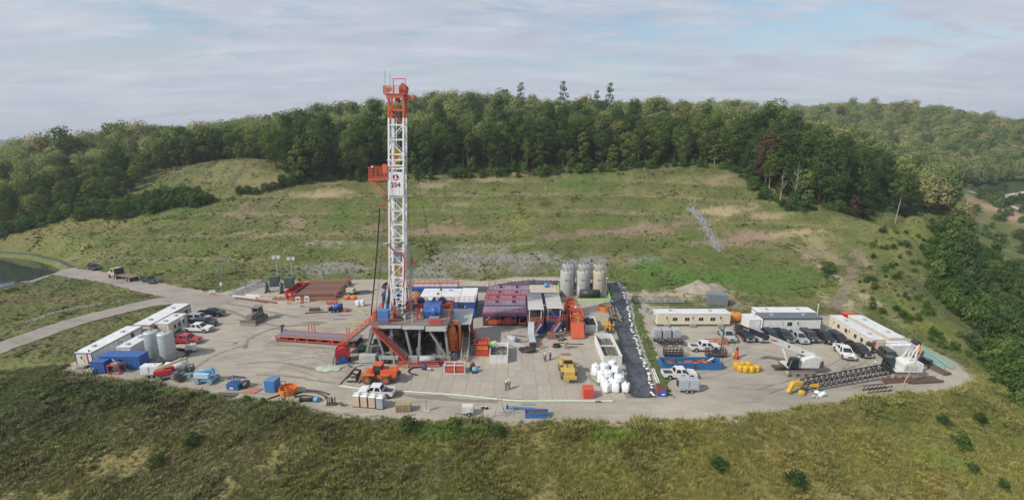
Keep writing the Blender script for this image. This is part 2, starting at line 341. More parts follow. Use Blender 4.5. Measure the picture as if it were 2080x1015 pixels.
# ------------------------------------------------------------------ colours of the ground (soil and plants, as rgb)
PATCH = []   # px, py, half width px, half height px, rgb, strength
def pt(px, py, w, h, col, s=1.0): PATCH.append((px, py, w, h, col, s))
SHALE = (0.20, 0.19, 0.165); REDS = (0.21, 0.145, 0.11); TAN = (0.31, 0.235, 0.145); GREEN = (0.068, 0.132, 0.026); YGRN = (0.175, 0.175, 0.040)
DRY = (0.20, 0.16, 0.085)
for a in [(980, 535, 120, 20, SHALE), (1180, 530, 110, 16, SHALE), (1290, 530, 60, 10, SHALE), (680, 548, 90, 14, SHALE), (880, 552, 70, 14, SHALE), (1060, 522, 90, 8, SHALE), (760, 545, 50, 14, SHALE, 0.7),
          (600, 452, 40, 8, REDS), (760, 462, 60, 8, REDS, 0.8), (900, 468, 70, 10, REDS), (1290, 468, 110, 9, REDS), (1130, 480, 60, 8, REDS, 0.6), (480, 440, 45, 30, REDS, 0.5),
          (640, 395, 70, 9, TAN), (1045, 354, 35, 5, TAN), (1000, 365, 60, 5, TAN, 0.6), (870, 378, 50, 7, TAN, 0.7), (930, 415, 40, 6, TAN, 0.6), (1470, 428, 60, 12, TAN), (1560, 440, 50, 8, TAN, 0.8),
          (1580, 478, 100, 9, TAN), (1520, 482, 70, 14, REDS), (1660, 500, 40, 18, TAN, 0.8), (1700, 530, 30, 20, TAN, 0.7), (1640, 520, 40, 12, REDS, 0.6), (1720, 575, 18, 50, (0.30, 0.24, 0.17)), (1745, 520, 18, 40, (0.27, 0.22, 0.14), 0.8), (1700, 615, 24, 24, (0.30, 0.25, 0.17), 0.9),
          (1460, 365, 50, 14, (0.20, 0.16, 0.10), 0.8), (1400, 560, 110, 26, GREEN), (1550, 575, 120, 30, GREEN, 0.7), (1330, 545, 60, 20, GREEN, 0.9), (1200, 370, 90, 14, GREEN, 0.8), (1000, 430, 160, 12, GREEN, 0.6), (1060, 450, 25, 50, YGRN, 0.6),
          (700, 440, 40, 25, GREEN, 0.6), (300, 440, 120, 20, GREEN, 0.8), (200, 455, 120, 12, YGRN, 0.7), (120, 470, 120, 12, (0.16, 0.14, 0.06), 0.8), (330, 415, 90, 18, GREEN, 0.9), (460, 345, 130, 26, (0.165, 0.15, 0.075), 0.9), (540, 375, 60, 16, DRY, 0.8),
          (1380, 600, 110, 9, (0.36, 0.30, 0.22)), (1290, 620, 18, 30, GREEN, 0.8), (1500, 620, 60, 8, (0.30, 0.25, 0.18), 0.6), (1880, 700, 40, 22, DRY, 0.7), (1990, 640, 40, 45, (0.22, 0.17, 0.08), 1), (1880, 660, 20, 40, YGRN, 0.7),
          (1750, 500, 140, 20, (0.10, 0.12, 0.035), 0.7), (1850, 470, 50, 20, YGRN, 0.5), (60, 610, 150, 20, (0.13, 0.11, 0.05), 0.8), (120, 690, 130, 30, (0.13, 0.12, 0.055), 0.8), (300, 585, 60, 12, DRY, 0.7),
          (200, 830, 180, 60, (0.085, 0.08, 0.035), 0.8), (620, 870, 200, 40, (0.085, 0.08, 0.032), 0.8), (400, 850, 120, 40, (0.14, 0.115, 0.06), 0.7), (520, 820, 90, 25, (0.10, 0.12, 0.045), 0.8), (60, 960, 120, 60, (0.16, 0.14, 0.06), 0.6), (420, 960, 200, 60, (0.15, 0.13, 0.065), 0.7),
          (900, 880, 90, 30, GREEN, 0.8), (820, 970, 150, 40, (0.13, 0.115, 0.055), 0.7), (1300, 900, 120, 25, (0.12, 0.14, 0.035), 0.7), (1450, 960, 200, 60, YGRN, 0.75), (1700, 900, 200, 60, YGRN, 0.85), (1250, 950, 140, 50, YGRN, 0.6), (1500, 890, 150, 20, YGRN, 0.7), (1950, 930, 120, 80, (0.14, 0.15, 0.045), 0.7),
          (1250, 880, 90, 14, GREEN, 0.8), (1600, 870, 160, 14, (0.20, 0.17, 0.06), 0.6), (1720, 1000, 150, 20, (0.22, 0.19, 0.09), 0.6), (1900, 930, 60, 25, (0.10, 0.16, 0.03), 0.8), (300, 800, 160, 14, GREEN, 0.6),
          (2055, 440, 30, 30, (0.34, 0.22, 0.15)), (2050, 385, 60, 12, (0.13, 0.13, 0.06), 0.7), (640, 575, 120, 6, (0.30, 0.28, 0.25), 0.8), (900, 500, 200, 5, (0.27, 0.24, 0.18), 0.5), (690, 494, 60, 4, (0.34, 0.31, 0.26), 0.8)]: pt(*a)
def patch_world():
    c = [(p[0], p[1]) for p in PATCH]; l = [(p[0]-p[2], p[1]) for p in PATCH]; t = [(p[0], p[1]-p[3]) for p in PATCH]; b = [(p[0], p[1]+p[3]) for p in PATCH]
    cx, cy = hits(c); lx, ly = hits(l); tx, ty = hits(t); bx, by = hits(b)
    return [(float(cx[i]), float((ty[i]+by[i])/2), max(1.0, float(abs(cx[i]-lx[i]))), max(1.5, float(ty[i]-by[i])/2), PATCH[i][4], PATCH[i][5] if len(PATCH[i]) > 5 else 1.0) for i in range(len(PATCH))]
PW = patch_world()
def meadow(x, y, z=None):
    """colour of grass and soil at ground points"""
    x = np.asarray(x, float); y = np.asarray(y, float)
    n = fbm(x, y, 28, 1)[:, None]; n2 = fbm(x, y, 8, 2)[:, None]; n3 = fbm(x, y, 2.6, 4)[:, None]
    c1 = np.array((0.082, 0.098, 0.032)); c2 = np.array((0.125, 0.128, 0.046)); c3 = np.array((0.165, 0.146, 0.068)); c4 = np.array((0.098, 0.125, 0.030))
    t = smooth((n*0.5+n2*0.5-0.36)/0.28); col = c1*(1-t)+c2*t
    t = smooth((n2*0.4+n3*0.6-0.50)/0.2); col = col*(1-0.6*t)+c3*0.6*t
    t = smooth((fbm(x, y, 14, 9)[:, None]-0.52)/0.16); col = col*(1-0.55*t)+c4*0.55*t
    if z is not None:                 # dry pale grass on the bench lips, darker below: painted-in light and shade
        ph = ((z+0.8*fbm(x, y, 40, 15)+0.5*(fbm(x, y, 7, 16)-0.5))/4.6) % 1; hm_ = smooth((y-148)/10)*smooth((250-y)/14)*smooth((140-np.abs(x+8))/35)*smooth((fbm(x, y, 22, 17)-0.30)/0.2)
        k = (hm_*np.exp(-((ph-0.5)/0.075)**2)*0.75)[:, None]; col = col*(1-k)+np.array((0.215, 0.185, 0.10))*k; k = (hm_*np.exp(-((ph-0.3)/0.09)**2)*0.5)[:, None]; col = col*(1-k)+np.array((0.075, 0.10, 0.03))*k
    fr_ = smooth((67-y)/3)[:, None]; col = col*(1+fr_*np.array((0.24, 0.07, -0.05)))
    wob = fbm(x, y, 6, 12)-0.5; wob2 = fbm(x, y, 1.8, 13)-0.5
    for cx, cy, rx, ry, pc, st in PW:
        r = np.hypot((x-cx)/rx, (y-cy)/ry)+wob*1.9+wob2*1.5
        k = (smooth((1.35-r)/1.1)*st*0.86)[:, None]; col = col*(1-k)+np.array(pc)*k
    wl = smooth((polydist(x, y, PAD)-0.1+wob*2.4)/1.3)[:, None]     # bare fringe round the pad
    col = col*wl+np.array((0.33, 0.285, 0.225))*(1-wl)
    return col*(0.86+0.28*n3)*1.22

def tint_mat(name, inst, rough=0.9, trans=0.0, grain=2.0):
    m = bpy.data.materials.new(name); m.use_nodes = True; nt = m.node_tree; N = nt.nodes; L = nt.links; b = N['Principled BSDF']
    b.inputs['Roughness'].default_value = rough; b.inputs['Specular IOR Level'].default_value = 0.15
    a = N.new('ShaderNodeAttribute'); a.attribute_name = 'tint'; a.attribute_type = 'INSTANCER' if inst else 'GEOMETRY'
    g = N.new('ShaderNodeNewGeometry'); n = N.new('ShaderNodeTexNoise'); n.inputs['Scale'].default_value = grain; n.inputs['Detail'].default_value = 8; n.inputs['Roughness'].default_value = 0.75
    L.new(g.outputs['Position'], n.inputs['Vector'])
    r = N.new('ShaderNodeMapRange'); r.inputs[1].default_value = 0.25; r.inputs[2].default_value = 0.75; r.inputs[3].default_value = 0.55; r.inputs[4].default_value = 1.5; L.new(n.outputs[0], r.inputs[0])
    mu = N.new('ShaderNodeMixRGB'); mu.blend_type = 'MULTIPLY'; mu.inputs[0].default_value = 1; L.new(a.outputs['Color'], mu.inputs[1]); L.new(r.outputs[0], mu.inputs[2])
    L.new(mu.outputs[0], b.inputs['Base Color'])
    if inst:
        cz = N.new('ShaderNodeVectorMath'); cz.operation = 'MULTIPLY_ADD'; cz.inputs[1].default_value = (0.35,)*3; cz.inputs[2].default_value = (0, 0, 0.75); L.new(g.outputs['Normal'], cz.inputs[0]); L.new(cz.outputs[0], b.inputs['Normal'])
    if not inst:
        bp = N.new('ShaderNodeBump'); bp.inputs['Strength'].default_value = 0.6; bp.inputs['Distance'].default_value = 0.12; L.new(n.outputs[0], bp.inputs['Height']); L.new(bp.outputs[0], b.inputs['Normal'])
    return m
def axis(lo, hi, flo, fhi, st, grow):
    a = list(np.arange(flo, fhi+0.01, st)); s = st; v = a[-1]
    while v < hi: s *= grow; v += s; a.append(v)
    s = st; v = a[0]; pre = []
    while v > lo: s *= grow; v -= s; pre.append(v)
    return np.array(pre[::-1]+a)
gx = axis(-3800, 3800, -125, 125, 1.3, 1.045); gy = axis(5, 4200, 44, 165, 1.3, 1.035)
X, Yg = np.meshgrid(gx, gy); Zg = height(X, Yg); nx, ny = len(gx), len(gy)
me = bpy.data.meshes.new('hillside_ground')
ii = (np.arange(ny-1)[:, None]*nx+np.arange(nx-1)[None, :]).ravel()
faces = np.stack([ii, ii+1, ii+1+nx, ii+nx], 1)
me.from_pydata(np.c_[X.ravel(), Yg.ravel(), Zg.ravel()].tolist(), [], faces.tolist())
me.polygons.foreach_set('use_smooth', [True]*len(me.polygons))
tc = meadow(X.ravel(), Yg.ravel(), Zg.ravel())
fw = smooth((np.hypot(X.ravel(), Yg.ravel()-150)-420)/150)[:, None]; tc = tc*(1-fw)+np.array((0.045, 0.065, 0.022))*fw
ca = me.color_attributes.new('tint', 'FLOAT_COLOR', 'POINT'); ca.data.foreach_set('color', np.c_[tc, np.ones(len(tc))].ravel().astype(np.float32))
me.materials.append(tint_mat('meadow_soil', False)); me.update()
ground = bpy.data.objects.new('hillside_ground', me); COL.objects.link(ground); tag(ground, 'grassy hillside and slopes around the drilling pad', kind='structure')

# ------------------------------------------------------------------ gravel pad, roads, pond
def gravel(name, base, tracks=True):
    m = bpy.data.materials.new(name); m.use_nodes = True; nt = m.node_tree; N = nt.nodes; L = nt.links; b = N['Principled BSDF']
    b.inputs['Roughness'].default_value = 0.92; b.inputs['Specular IOR Level'].default_value = 0.15
    g = N.new('ShaderNodeNewGeometry')
    def ns(scale, det, ro, sx=1, sy=1):
        mp = N.new('ShaderNodeMapping'); mp.inputs['Scale'].default_value = (sx, sy, 1); L.new(g.outputs['Position'], mp.inputs[0])
        n = N.new('ShaderNodeTexNoise'); n.inputs['Scale'].default_value = scale; n.inputs['Detail'].default_value = det; n.inputs['Roughness'].default_value = ro; n.inputs['Distortion'].default_value = 0.6
        L.new(mp.outputs[0], n.inputs['Vector']); return n
    def rng_(n, a, b_, c, d):
        r = N.new('ShaderNodeMapRange'); r.inputs[1].default_value = a; r.inputs[2].default_value = b_; r.inputs[3].default_value = c; r.inputs[4].default_value = d; L.new(n.outputs[0], r.inputs[0]); return r
    big = ns(0.05, 4, 0.6); mid = ns(0.35, 5, 0.65, 0.45, 1.3); fine = ns(3.0, 6, 0.8); stain = ns(0.16, 6, 0.7, 0.6, 1.5)
    rp = N.new('ShaderNodeValToRGB'); e = rp.color_ramp.elements; e[0].position = 0.3; e[1].position = 0.72
    e[0].color = (*[c*0.80 for c in base], 1); e[1].color = (base[0]*1.15, base[1]*1.10, base[2]*1.02, 1); L.new(big.outputs[0], rp.inputs[0])
    cur = rp.outputs[0]
    for r in (rng_(mid, 0.3, 0.7, 0.84, 1.12), rng_(fine, 0.3, 0.7, 0.82, 1.16), rng_(stain, 0.56, 0.74, 1.0, 0.60)):
        mu = N.new('ShaderNodeMixRGB'); mu.blend_type = 'MULTIPLY'; mu.inputs[0].default_value = 1; L.new(cur, mu.inputs[1]); L.new(r.outputs[0], mu.inputs[2]); cur = mu.outputs[0]
    L.new(cur, b.inputs['Base Color'])
    bp = N.new('ShaderNodeBump'); bp.inputs['Strength'].default_value = 0.5; bp.inputs['Distance'].default_value = 0.08; L.new(fine.outputs[0], bp.inputs['Height']); L.new(bp.outputs[0], b.inputs['Normal'])
    return m
padmat = gravel('pad_gravel', (0.378, 0.348, 0.296)); roadmat = gravel('road_gravel', (0.33, 0.30, 0.27)); mudmat = gravel('wet_mud', (0.245, 0.22, 0.195))
def sheet(name, poly, z, mat, jit=0.0, step=1.0, label=None, seed=3):
    rr = random.Random(seed); pts = []
    for (ax, ay), (bx, by) in zip(poly, poly[1:]+poly[:1]):
        n = max(1, int(math.hypot(bx-ax, by-ay)/step))
        for i in range(n):
            t = i/n; pts.append((ax+(bx-ax)*t+rr.uniform(-jit, jit), ay+(by-ay)*t+rr.uniform(-jit, jit)))
    b = B(); b.v = [(x, y, z) for x, y in pts]; b.f = [tuple(range(len(pts)))]
    o = b.make(name, mat); tag(o, label, kind='structure'); return o
sheet('gravel_pad', PAD, 0.0, padmat, 0.28, 0.45, 'pale gravel drilling pad')
def strip(name, line, w, z, mat, jit=0.3, follow=False, label=None, seed=1, step=1.2):
    rr = random.Random(seed); L_ = [Vector((p[0], p[1], 0)) for p in line]; pts = []
    for k in range(len(L_)-1):       # Catmull-Rom
        p0, p1, p2, p3 = L_[max(k-1, 0)], L_[k], L_[k+1], L_[min(k+2, len(L_)-1)]
        n = max(2, int((p2-p1).length/step))
        for i in range(n):
            t = i/n; pts.append(0.5*((2*p1)+(p2-p0)*t+(2*p0-5*p1+4*p2-p3)*t*t+(3*p1-p0-3*p2+p3)*t**3))
    pts.append(L_[-1]); b = B(); m = 5
    for i, p in enumerate(pts):
        d = (pts[min(i+1, len(pts)-1)]-pts[max(i-1, 0)]).normalized(); a = Vector((-d.y, d.x, 0))
        ww = w(i/(len(pts)-1)) if callable(w) else w
        for k in range(m):
            o = (k/(m-1)-0.5)*ww+(rr.uniform(-jit, jit) if k in (0, m-1) else 0); q = p+a*o; b.v.append((q.x, q.y, z))
    if follow:
        h = height(np.array([v[0] for v in b.v]), np.array([v[1] for v in b.v])); b.v = [(v[0], v[1], hh+z) for v, hh in zip(b.v, h)]
    b.f = [(i*m+k, (i+1)*m+k, (i+1)*m+k+1, i*m+k+1) for i in range(len(pts)-1) for k in range(m-1)]
    o = b.make(name, mat); tag(o, label, kind='structure'); return o
strip('access_road', ROAD1, 6.6, 0.12, roadmat, 0.35, True, 'gravel access road leaving the pad to the left')
strip('pond_road', ROAD2, 7.6, 0.13, roadmat, 0.5, True, 'gravel road leading to the pond')
water = bpy.data.materials.new('pond_water'); water.use_nodes = True; wb = water.node_tree.nodes['Principled BSDF']
wb.inputs['Base Color'].default_value = (0.045, 0.058, 0.045, 1); wb.inputs['Roughness'].default_value = 0.03; wb.inputs['Specular IOR Level'].default_value = 0.6
sheet('pond_water', [(x, y) for x, y in POND], -0.9, water, 0.0, 3, 'dark water of the lined pond')
lb = B()
n_ = len(POND); pc = (sum(p[0] for p in POND)/n_, sum(p[1] for p in POND)/n_)
def shrink(p, k): return (pc[0]+(p[0]-pc[0])*k, pc[1]+(p[1]-pc[1])*k)
dense = []
for a, b_ in zip(POND, POND[1:]+POND[:1]):
    for i in range(8): dense.append((a[0]+(b_[0]-a[0])*i/8, a[1]+(b_[1]-a[1])*i/8))
for k, zz in ((1.06, None), (1.005, 0.05), (0.985, -0.5), (0.93, -1.6)):
    for p in dense:
        q = shrink(p, k); lb.v.append((q[0], q[1], hgt(*q)+0.10 if zz is None else max(zz, hgt(*q)+0.08) if zz > 0 else zz))
nd = len(dense); lb.f = [(j*nd+i, j*nd+(i+1) % nd, (j+1)*nd+(i+1) % nd, (j+1)*nd+i) for j in range(3) for i in range(nd)]
tag(lb.make('pond_liner', liner), 'black liner around the edge of the pond', kind='structure')
strip('dirt_track', [tuple(float(v[0]) for v in hits([q])) for q in [(1752, 512), (1740, 540), (1724, 575), (1706, 605), (1690, 628)]], lambda t: 1.6+2.0*t, 0.07, gravel('track_dirt', (0.235, 0.20, 0.14)), 0.75, True, 'dirt track climbing the hillside behind the right-hand trailers', 9, 0.8)
# ------------------------------------------------------------------ vegetation
def leaf_mat(name, c1, c2, c3=None, inst_var=True):
    m = bpy.data.materials.new(name); m.use_nodes = True; nt = m.node_tree; N = nt.nodes; L = nt.links
    for n in list(N): N.remove(n)
    out = N.new('ShaderNodeOutputMaterial'); d = N.new('ShaderNodeBsdfDiffuse'); t = N.new('ShaderNodeBsdfTranslucent'); mx = N.new('ShaderNodeMixShader'); mx.inputs[0].default_value = 0.34
    oi = N.new('ShaderNodeObjectInfo'); tc = N.new('ShaderNodeTexCoord')
    rp = N.new('ShaderNodeValToRGB'); e = rp.color_ramp.elements; e[0].color = (*c1, 1); e[1].color = (*c2, 1)
    if c3: q = e.new(0.8); q.color = (*c3, 1); e[1].position = 0.8; e[2].position = 1.0; e[1].color = (*c2, 1); e[2].color = (*c3, 1)
    L.new(oi.outputs['Random'], rp.inputs[0])
    no = N.new('ShaderNodeTexNoise'); no.inputs['Scale'].default_value = 0.9; no.inputs['Detail'].default_value = 5; L.new(tc.outputs['Object'], no.inputs['Vector'])
    r = N.new('ShaderNodeMapRange'); r.inputs[1].default_value = 0.3; r.inputs[2].default_value = 0.7; r.inputs[3].default_value = 0.65; r.inputs[4].default_value = 1.4; L.new(no.outputs[0], r.inputs[0])
    mu = N.new('ShaderNodeMixRGB'); mu.blend_type = 'MULTIPLY'; mu.inputs[0].default_value = 1; L.new(rp.outputs[0], mu.inputs[1]); L.new(r.outputs[0], mu.inputs[2])
    L.new(mu.outputs[0], d.inputs[0]); L.new(mu.outputs[0], t.inputs[0]); L.new(d.outputs[0], mx.inputs[1]); L.new(t.outputs[0], mx.inputs[2]); L.new(mx.outputs[0], out.inputs[0])
    return m
leafA = leaf_mat('leaf_green', (0.070, 0.115, 0.030), (0.145, 0.190, 0.050), (0.205, 0.215, 0.070))
leafB = leaf_mat('leaf_yellow_green', (0.120, 0.172, 0.039), (0.172, 0.217, 0.053))
leafD = leaf_mat('leaf_dark_green', (0.045, 0.085, 0.026), (0.090, 0.140, 0.042))
leafR = leaf_mat('leaf_russet', (0.124, 0.085, 0.039), (0.143, 0.098, 0.046))
leafF = leaf_mat('leaf_far_sunlit', (0.140, 0.195, 0.065), (0.290, 0.325, 0.110), (0.360, 0.310, 0.150))  # far woods made lighter: sunlight on the back hills put into the colour
leafS = leaf_mat('leaf_shrub', (0.064, 0.118, 0.030), (0.109, 0.176, 0.043), (0.168, 0.235, 0.067))
barkP = M('pale_bark', (0.34, 0.30, 0.25), 0.9, dirt=0.5, scale=2); barkD = M('dark_bark', (0.12, 0.095, 0.075), 0.9, dirt=0.4, scale=2)

def crown_mesh(name, mat, seed, H0, H1, rad, clumps, leaves, lsize, shape='oval', csize=1.3):
    r = np.random.default_rng(seed); V = []; F = []
    cs = []
    for k in range(clumps):
        t = (k+0.5)/clumps; t = min(1, max(0, t+r.uniform(-0.06, 0.06))); z = H0+(H1-H0)*t
        if shape == 'oval': w = math.sin(math.pi*min(1, (t*0.86+0.12)))**0.75
        elif shape == 'cone': w = (1-t)**0.8*0.95+0.08
        elif shape == 'high': w = math.sin(math.pi*(t*0.8+0.16))**0.8
        else: w = math.sqrt(max(0.03, 1-t*t))
        a = k*2.39996+r.uniform(-0.5, 0.5); rr = rad*w*math.sqrt(r.uniform(0.12, 1.0))
        cs.append((rr*math.cos(a), rr*math.sin(a), z))
    cs = np.array(cs); cen = np.array((0, 0, (H0+H1)/2))
    per = max(6, leaves//clumps)
    for c in cs:
        cr = csize*r.uniform(0.7, 1.3); p = r.normal(size=(per, 3)); p /= np.linalg.norm(p, axis=1)[:, None]
        q = c+p*cr*np.array((1.1, 1.1, 0.75))*r.uniform(0.55, 1.0, (per, 1))**0.5
        nrm = p*1.15+(c-cen)/np.linalg.norm(c-cen+1e-6)*0.45+np.array((0, 0, 0.25))+r.normal(size=(per, 3))*0.28; nrm /= np.linalg.norm(nrm, axis=1)[:, None]
        a = np.cross(nrm, r.normal(size=(per, 3))); a /= np.linalg.norm(a, axis=1)[:, None]; b = np.cross(nrm, a)
        s = (lsize*r.uniform(0.6, 1.4, per))[:, None]
        o = len(V)
        for i in range(per):
            V += [q[i]-a[i]*s[i], q[i]-b[i]*s[i]*0.55, q[i]+a[i]*s[i], q[i]+b[i]*s[i]*0.55]; F.append((o+4*i, o+4*i+1, o+4*i+2, o+4*i+3))
    me = bpy.data.meshes.new(name); me.from_pydata([tuple(v) for v in V], [], F); me.materials.append(mat); me.update(); return me
def trunk_mesh(name, mat, seed, H, r0, H0, rad, limbs=7, bare=False):
    rr = random.Random(seed); b = B(); pts = []; lx = ly = 0
    for i in range(7):
        pts.append((lx, ly, H*i/6)); lx += rr.uniform(-0.18, 0.18)*H/20; ly += rr.uniform(-0.18, 0.18)*H/20
    for i in range(6): b.tube(pts[i], pts[i+1], r0*(1-i/6.6), 6, r0*(1-(i+1)/6.6))
    for k in range(limbs):
        t = rr.uniform(H0/H*0.9, 0.92); i = min(5, int(t*6)); p = Vector(pts[i]).lerp(Vector(pts[i+1]), t*6-i)
        a = rr.uniform(0, 6.28); l = rad*rr.uniform(0.5, 0.95)*(1.2-t); q = p+Vector((math.cos(a)*l, math.sin(a)*l, l*rr.uniform(0.5, 1.1)))
        b.tube(p, q, r0*0.38*(1.15-t), 5, r0*0.1)
        if bare:
            for j in range(3):
                c = p.lerp(q, rr.uniform(0.4, 0.9)); e = c+Vector((rr.uniform(-1, 1), rr.uniform(-1, 1), rr.uniform(0.3, 1.4)))*l*0.4; b.tube(c, e, r0*0.14, 4, r0*0.04)
    m = b.mesh(name); m.materials.append(mat); return m
KINDS = {   # crown mesh, trunk mesh
    'broad': (crown_mesh('crown_broad', leafA, 1, 4.5, 19, 4.8, 19, 3000, 0.38, 'oval', 2.4), trunk_mesh('trunk_broad', barkD, 1, 17, 0.38, 6, 5)),
    'round': (crown_mesh('crown_round', leafA, 2, 5, 16.5, 5.0, 17, 3000, 0.38, 'oval', 2.5), trunk_mesh('trunk_round', barkD, 2, 15, 0.36, 6, 5)),
    'tall': (crown_mesh('crown_tall', leafD, 3, 5, 22.5, 3.9, 22, 3000, 0.38, 'oval', 2.1), trunk_mesh('trunk_tall', barkD, 3, 21, 0.36, 7, 4)),
    'dark': (crown_mesh('crown_dark', leafD, 4, 3, 17.5, 4.7, 19, 3000, 0.38, 'oval', 2.4), trunk_mesh('trunk_dark', barkD, 4, 16, 0.36, 5, 5)),
    'high': (crown_mesh('crown_high', leafA, 5, 11, 22, 3.8, 26, 1200, 0.40, 'high', 1.2), trunk_mesh('trunk_high', barkP, 5, 20, 0.24, 10, 4)),
    'light': (crown_mesh('crown_light', leafB, 6, 2.5, 14, 3.2, 22, 1700, 0.34, 'oval', 1.3), trunk_mesh('trunk_light', barkP, 6, 12, 0.2, 4, 3)),
    'russet': (crown_mesh('crown_russet', leafR, 7, 5, 20, 4.6, 40, 1700, 0.40), trunk_mesh('trunk_russet', barkD, 7, 17, 0.34, 6, 4)),
    'wispy': (crown_mesh('crown_wispy', leafD, 8, 10, 27, 3.3, 30, 1250, 0.32, 'oval', 1.15), trunk_mesh('trunk_wispy', barkD, 8, 27, 0.28, 12, 4.5, 18, True)),
    'snag': (crown_mesh('crown_snag', leafA, 9, 3, 9, 1.6, 6, 120, 0.3), trunk_mesh('trunk_snag', barkP, 9, 15, 0.3, 5, 5, 14, True)),
}
def plant_tree(kind, x, y, label, group, sc=1.0, z=None):
    t = thing('tree', label, 'tree', (x, y, (hgt(x, y) if z is None else z)-0.15), random.uniform(0, 6.28), group)
    t.scale = (sc*random.uniform(0.9, 1.1), sc*random.uniform(0.9, 1.1), sc*random.uniform(0.92, 1.08))
    c, k = KINDS[kind]
    o = bpy.data.objects.new('trunk', k); COL.objects.link(o); o.parent = t
    o = bpy.data.objects.new('crown', c); COL.objects.link(o); o.parent = t
    return t
hide = {}
def source(name, mesh):
    if 'c' not in hide: hide['c'] = {}
    o = bpy.data.objects.new(name, mesh); return o
def scatter(name, pts, kinds, rot, scale, tint, label, kindsrc):
    """one object: points that carry a plant each (geometry nodes)"""
    col = bpy.data.collections.new(name+'_kinds')
    for i, m in enumerate(kindsrc):
        o = bpy.data.objects.new('%s_kind_%02d' % (name, i), m); col.objects.link(o)
    me = bpy.data.meshes.new(name); me.from_pydata(pts.tolist(), [], [])
    def attr(nm, ty, data):
        a = me.attributes.new(nm, ty, 'POINT'); a.data.foreach_set('value' if ty in ('FLOAT', 'INT') else 'color' if ty == 'FLOAT_COLOR' else 'vector', np.asarray(data).ravel())
    attr('pick', 'INT', kinds.astype(np.int32)); attr('turn', 'FLOAT_VECTOR', rot.astype(np.float32)); attr('size', 'FLOAT_VECTOR', scale.astype(np.float32))
    if tint is not None: attr('tint', 'FLOAT_COLOR', np.c_[tint, np.ones(len(tint))].astype(np.float32))
    ob = bpy.data.objects.new(name, me); COL.objects.link(ob)
    g = bpy.data.node_groups.new(name+'_nodes', 'GeometryNodeTree'); g.interface.new_socket('Geometry', in_out='INPUT', socket_type='NodeSocketGeometry'); g.interface.new_socket('Geometry', in_out='OUTPUT', socket_type='NodeSocketGeometry')
    N = g.nodes; L = g.links; gi = N.new('NodeGroupInput'); go = N.new('NodeGroupOutput'); ip = N.new('GeometryNodeInstanceOnPoints'); ci = N.new('GeometryNodeCollectionInfo')
    ci.inputs[0].default_value = col; ci.inputs[1].default_value = True; ci.inputs[2].default_value = True
    def na(nm, ty): n = N.new('GeometryNodeInputNamedAttribute'); n.data_type = ty; n.inputs[0].default_value = nm; return n.outputs[0]
    mp = N.new('GeometryNodeMeshToPoints'); L.new(gi.outputs[0], mp.inputs[0])
    L.new(mp.outputs[0], ip.inputs['Points']); L.new(ci.outputs[0], ip.inputs['Instance']); ip.inputs['Pick Instance'].default_value = True
    L.new(na('pick', 'INT'), ip.inputs['Instance Index'])
    er = N.new('FunctionNodeEulerToRotation'); L.new(na('turn', 'FLOAT_VECTOR'), er.inputs[0]); L.new(er.outputs[0], ip.inputs['Rotation']); L.new(na('size', 'FLOAT_VECTOR'), ip.inputs['Scale'])
    L.new(ip.outputs[0], go.inputs[0])
    md = ob.modifiers.new('scatter', 'NODES'); md.node_group = g
    tag(ob, label, kind='stuff'); return ob

# --- where the woods stand (world outlines)
def hp(lst): x, y = hits(lst); return list(zip(x.tolist(), y.tolist()))
EDGE = hp([(575, 372), (640, 368), (720, 364), (800, 362), (880, 360), (960, 358), (1040, 354), (1120, 350), (1200, 346), (1290, 340), (1380, 336), (1460, 338), (1520, 366), (1545, 400), (1600, 420), (1680, 424), (1760, 428), (1840, 432), (1910, 440)])
LEDGE = hp([(0, 468), (90, 448), (170, 428), (240, 410), (275, 398)])
KNOBL = [(p[0], p[1]) for p in hp([(283, 378), (300, 362)])]
BACK = [at(300, 352, 243)[:2], at(400, 336, 250)[:2], at(480, 326, 256)[:2], at(545, 340, 250)[:2], at(562, 372, 226)[:2]]
WOOD = [(-420, 185), (-300, 178)]+LEDGE+KNOBL+BACK+EDGE+[(190, 178), (205, 205), (225, 250), (290, 330), (400, 450), (480, 480), (640, 470), (900, 560), (900, 800), (400, 880), (-100, 880), (-500, 620), (-560, 320)]
def spots(poly, x0, x1, y0, y1, sp, seed, jit=0.42):
    r = np.random.default_rng(seed); xs = np.arange(x0, x1, sp); ys = np.arange(y0, y1, sp); a, b = np.meshgrid(xs, ys); a = a+((np.arange(len(ys)) % 2)*sp/2)[:, None]
    a = a.ravel()+r.uniform(-jit, jit, a.size)*sp; b = b.ravel()+r.uniform(-jit, jit, b.size)*sp
    d = polydist(a, b, poly); k = d < 0; return a[k], b[k], -d[k]
ax_, ay_, ad_ = spots(WOOD, -560, 900, 150, 880, 7.2, 5)
az_ = height(ax_, ay_)
# individual trees: the ones that show largest, along the edge of the wood
u_ = ax_/ay_; near = np.hypot(ax_, ay_)
front = (ad_ < 26) & (near < 320) & (np.abs(u_) < 1.12) & (az_ > -9)
idx = np.where(front)[0]; idx = idx[np.argsort(near[idx])][:285]
isind = np.zeros(len(ax_), bool); isind[idx] = True
LBL = {'broad': 'broad green tree', 'round': 'rounded green tree', 'tall': 'tall dark green tree', 'dark': 'dense dark tree', 'high': 'pale-trunked high-crowned tree', 'light': 'small yellow-green tree'}
ORD = ['first', 'second', 'third', 'fourth', 'fifth', 'sixth', 'seventh', 'eighth', 'ninth', 'tenth', 'eleventh', 'twelfth', 'thirteenth', 'fourteenth', 'fifteenth', 'sixteenth', 'seventeenth', 'eighteenth', 'nineteenth', 'twentieth']
ORD += ['twenty-'+o for o in ORD[:9]]+['thirtieth']+['thirty-'+o for o in ORD[:9]]+['fortieth']+['forty-'+o for o in ORD[:9]]
made = []
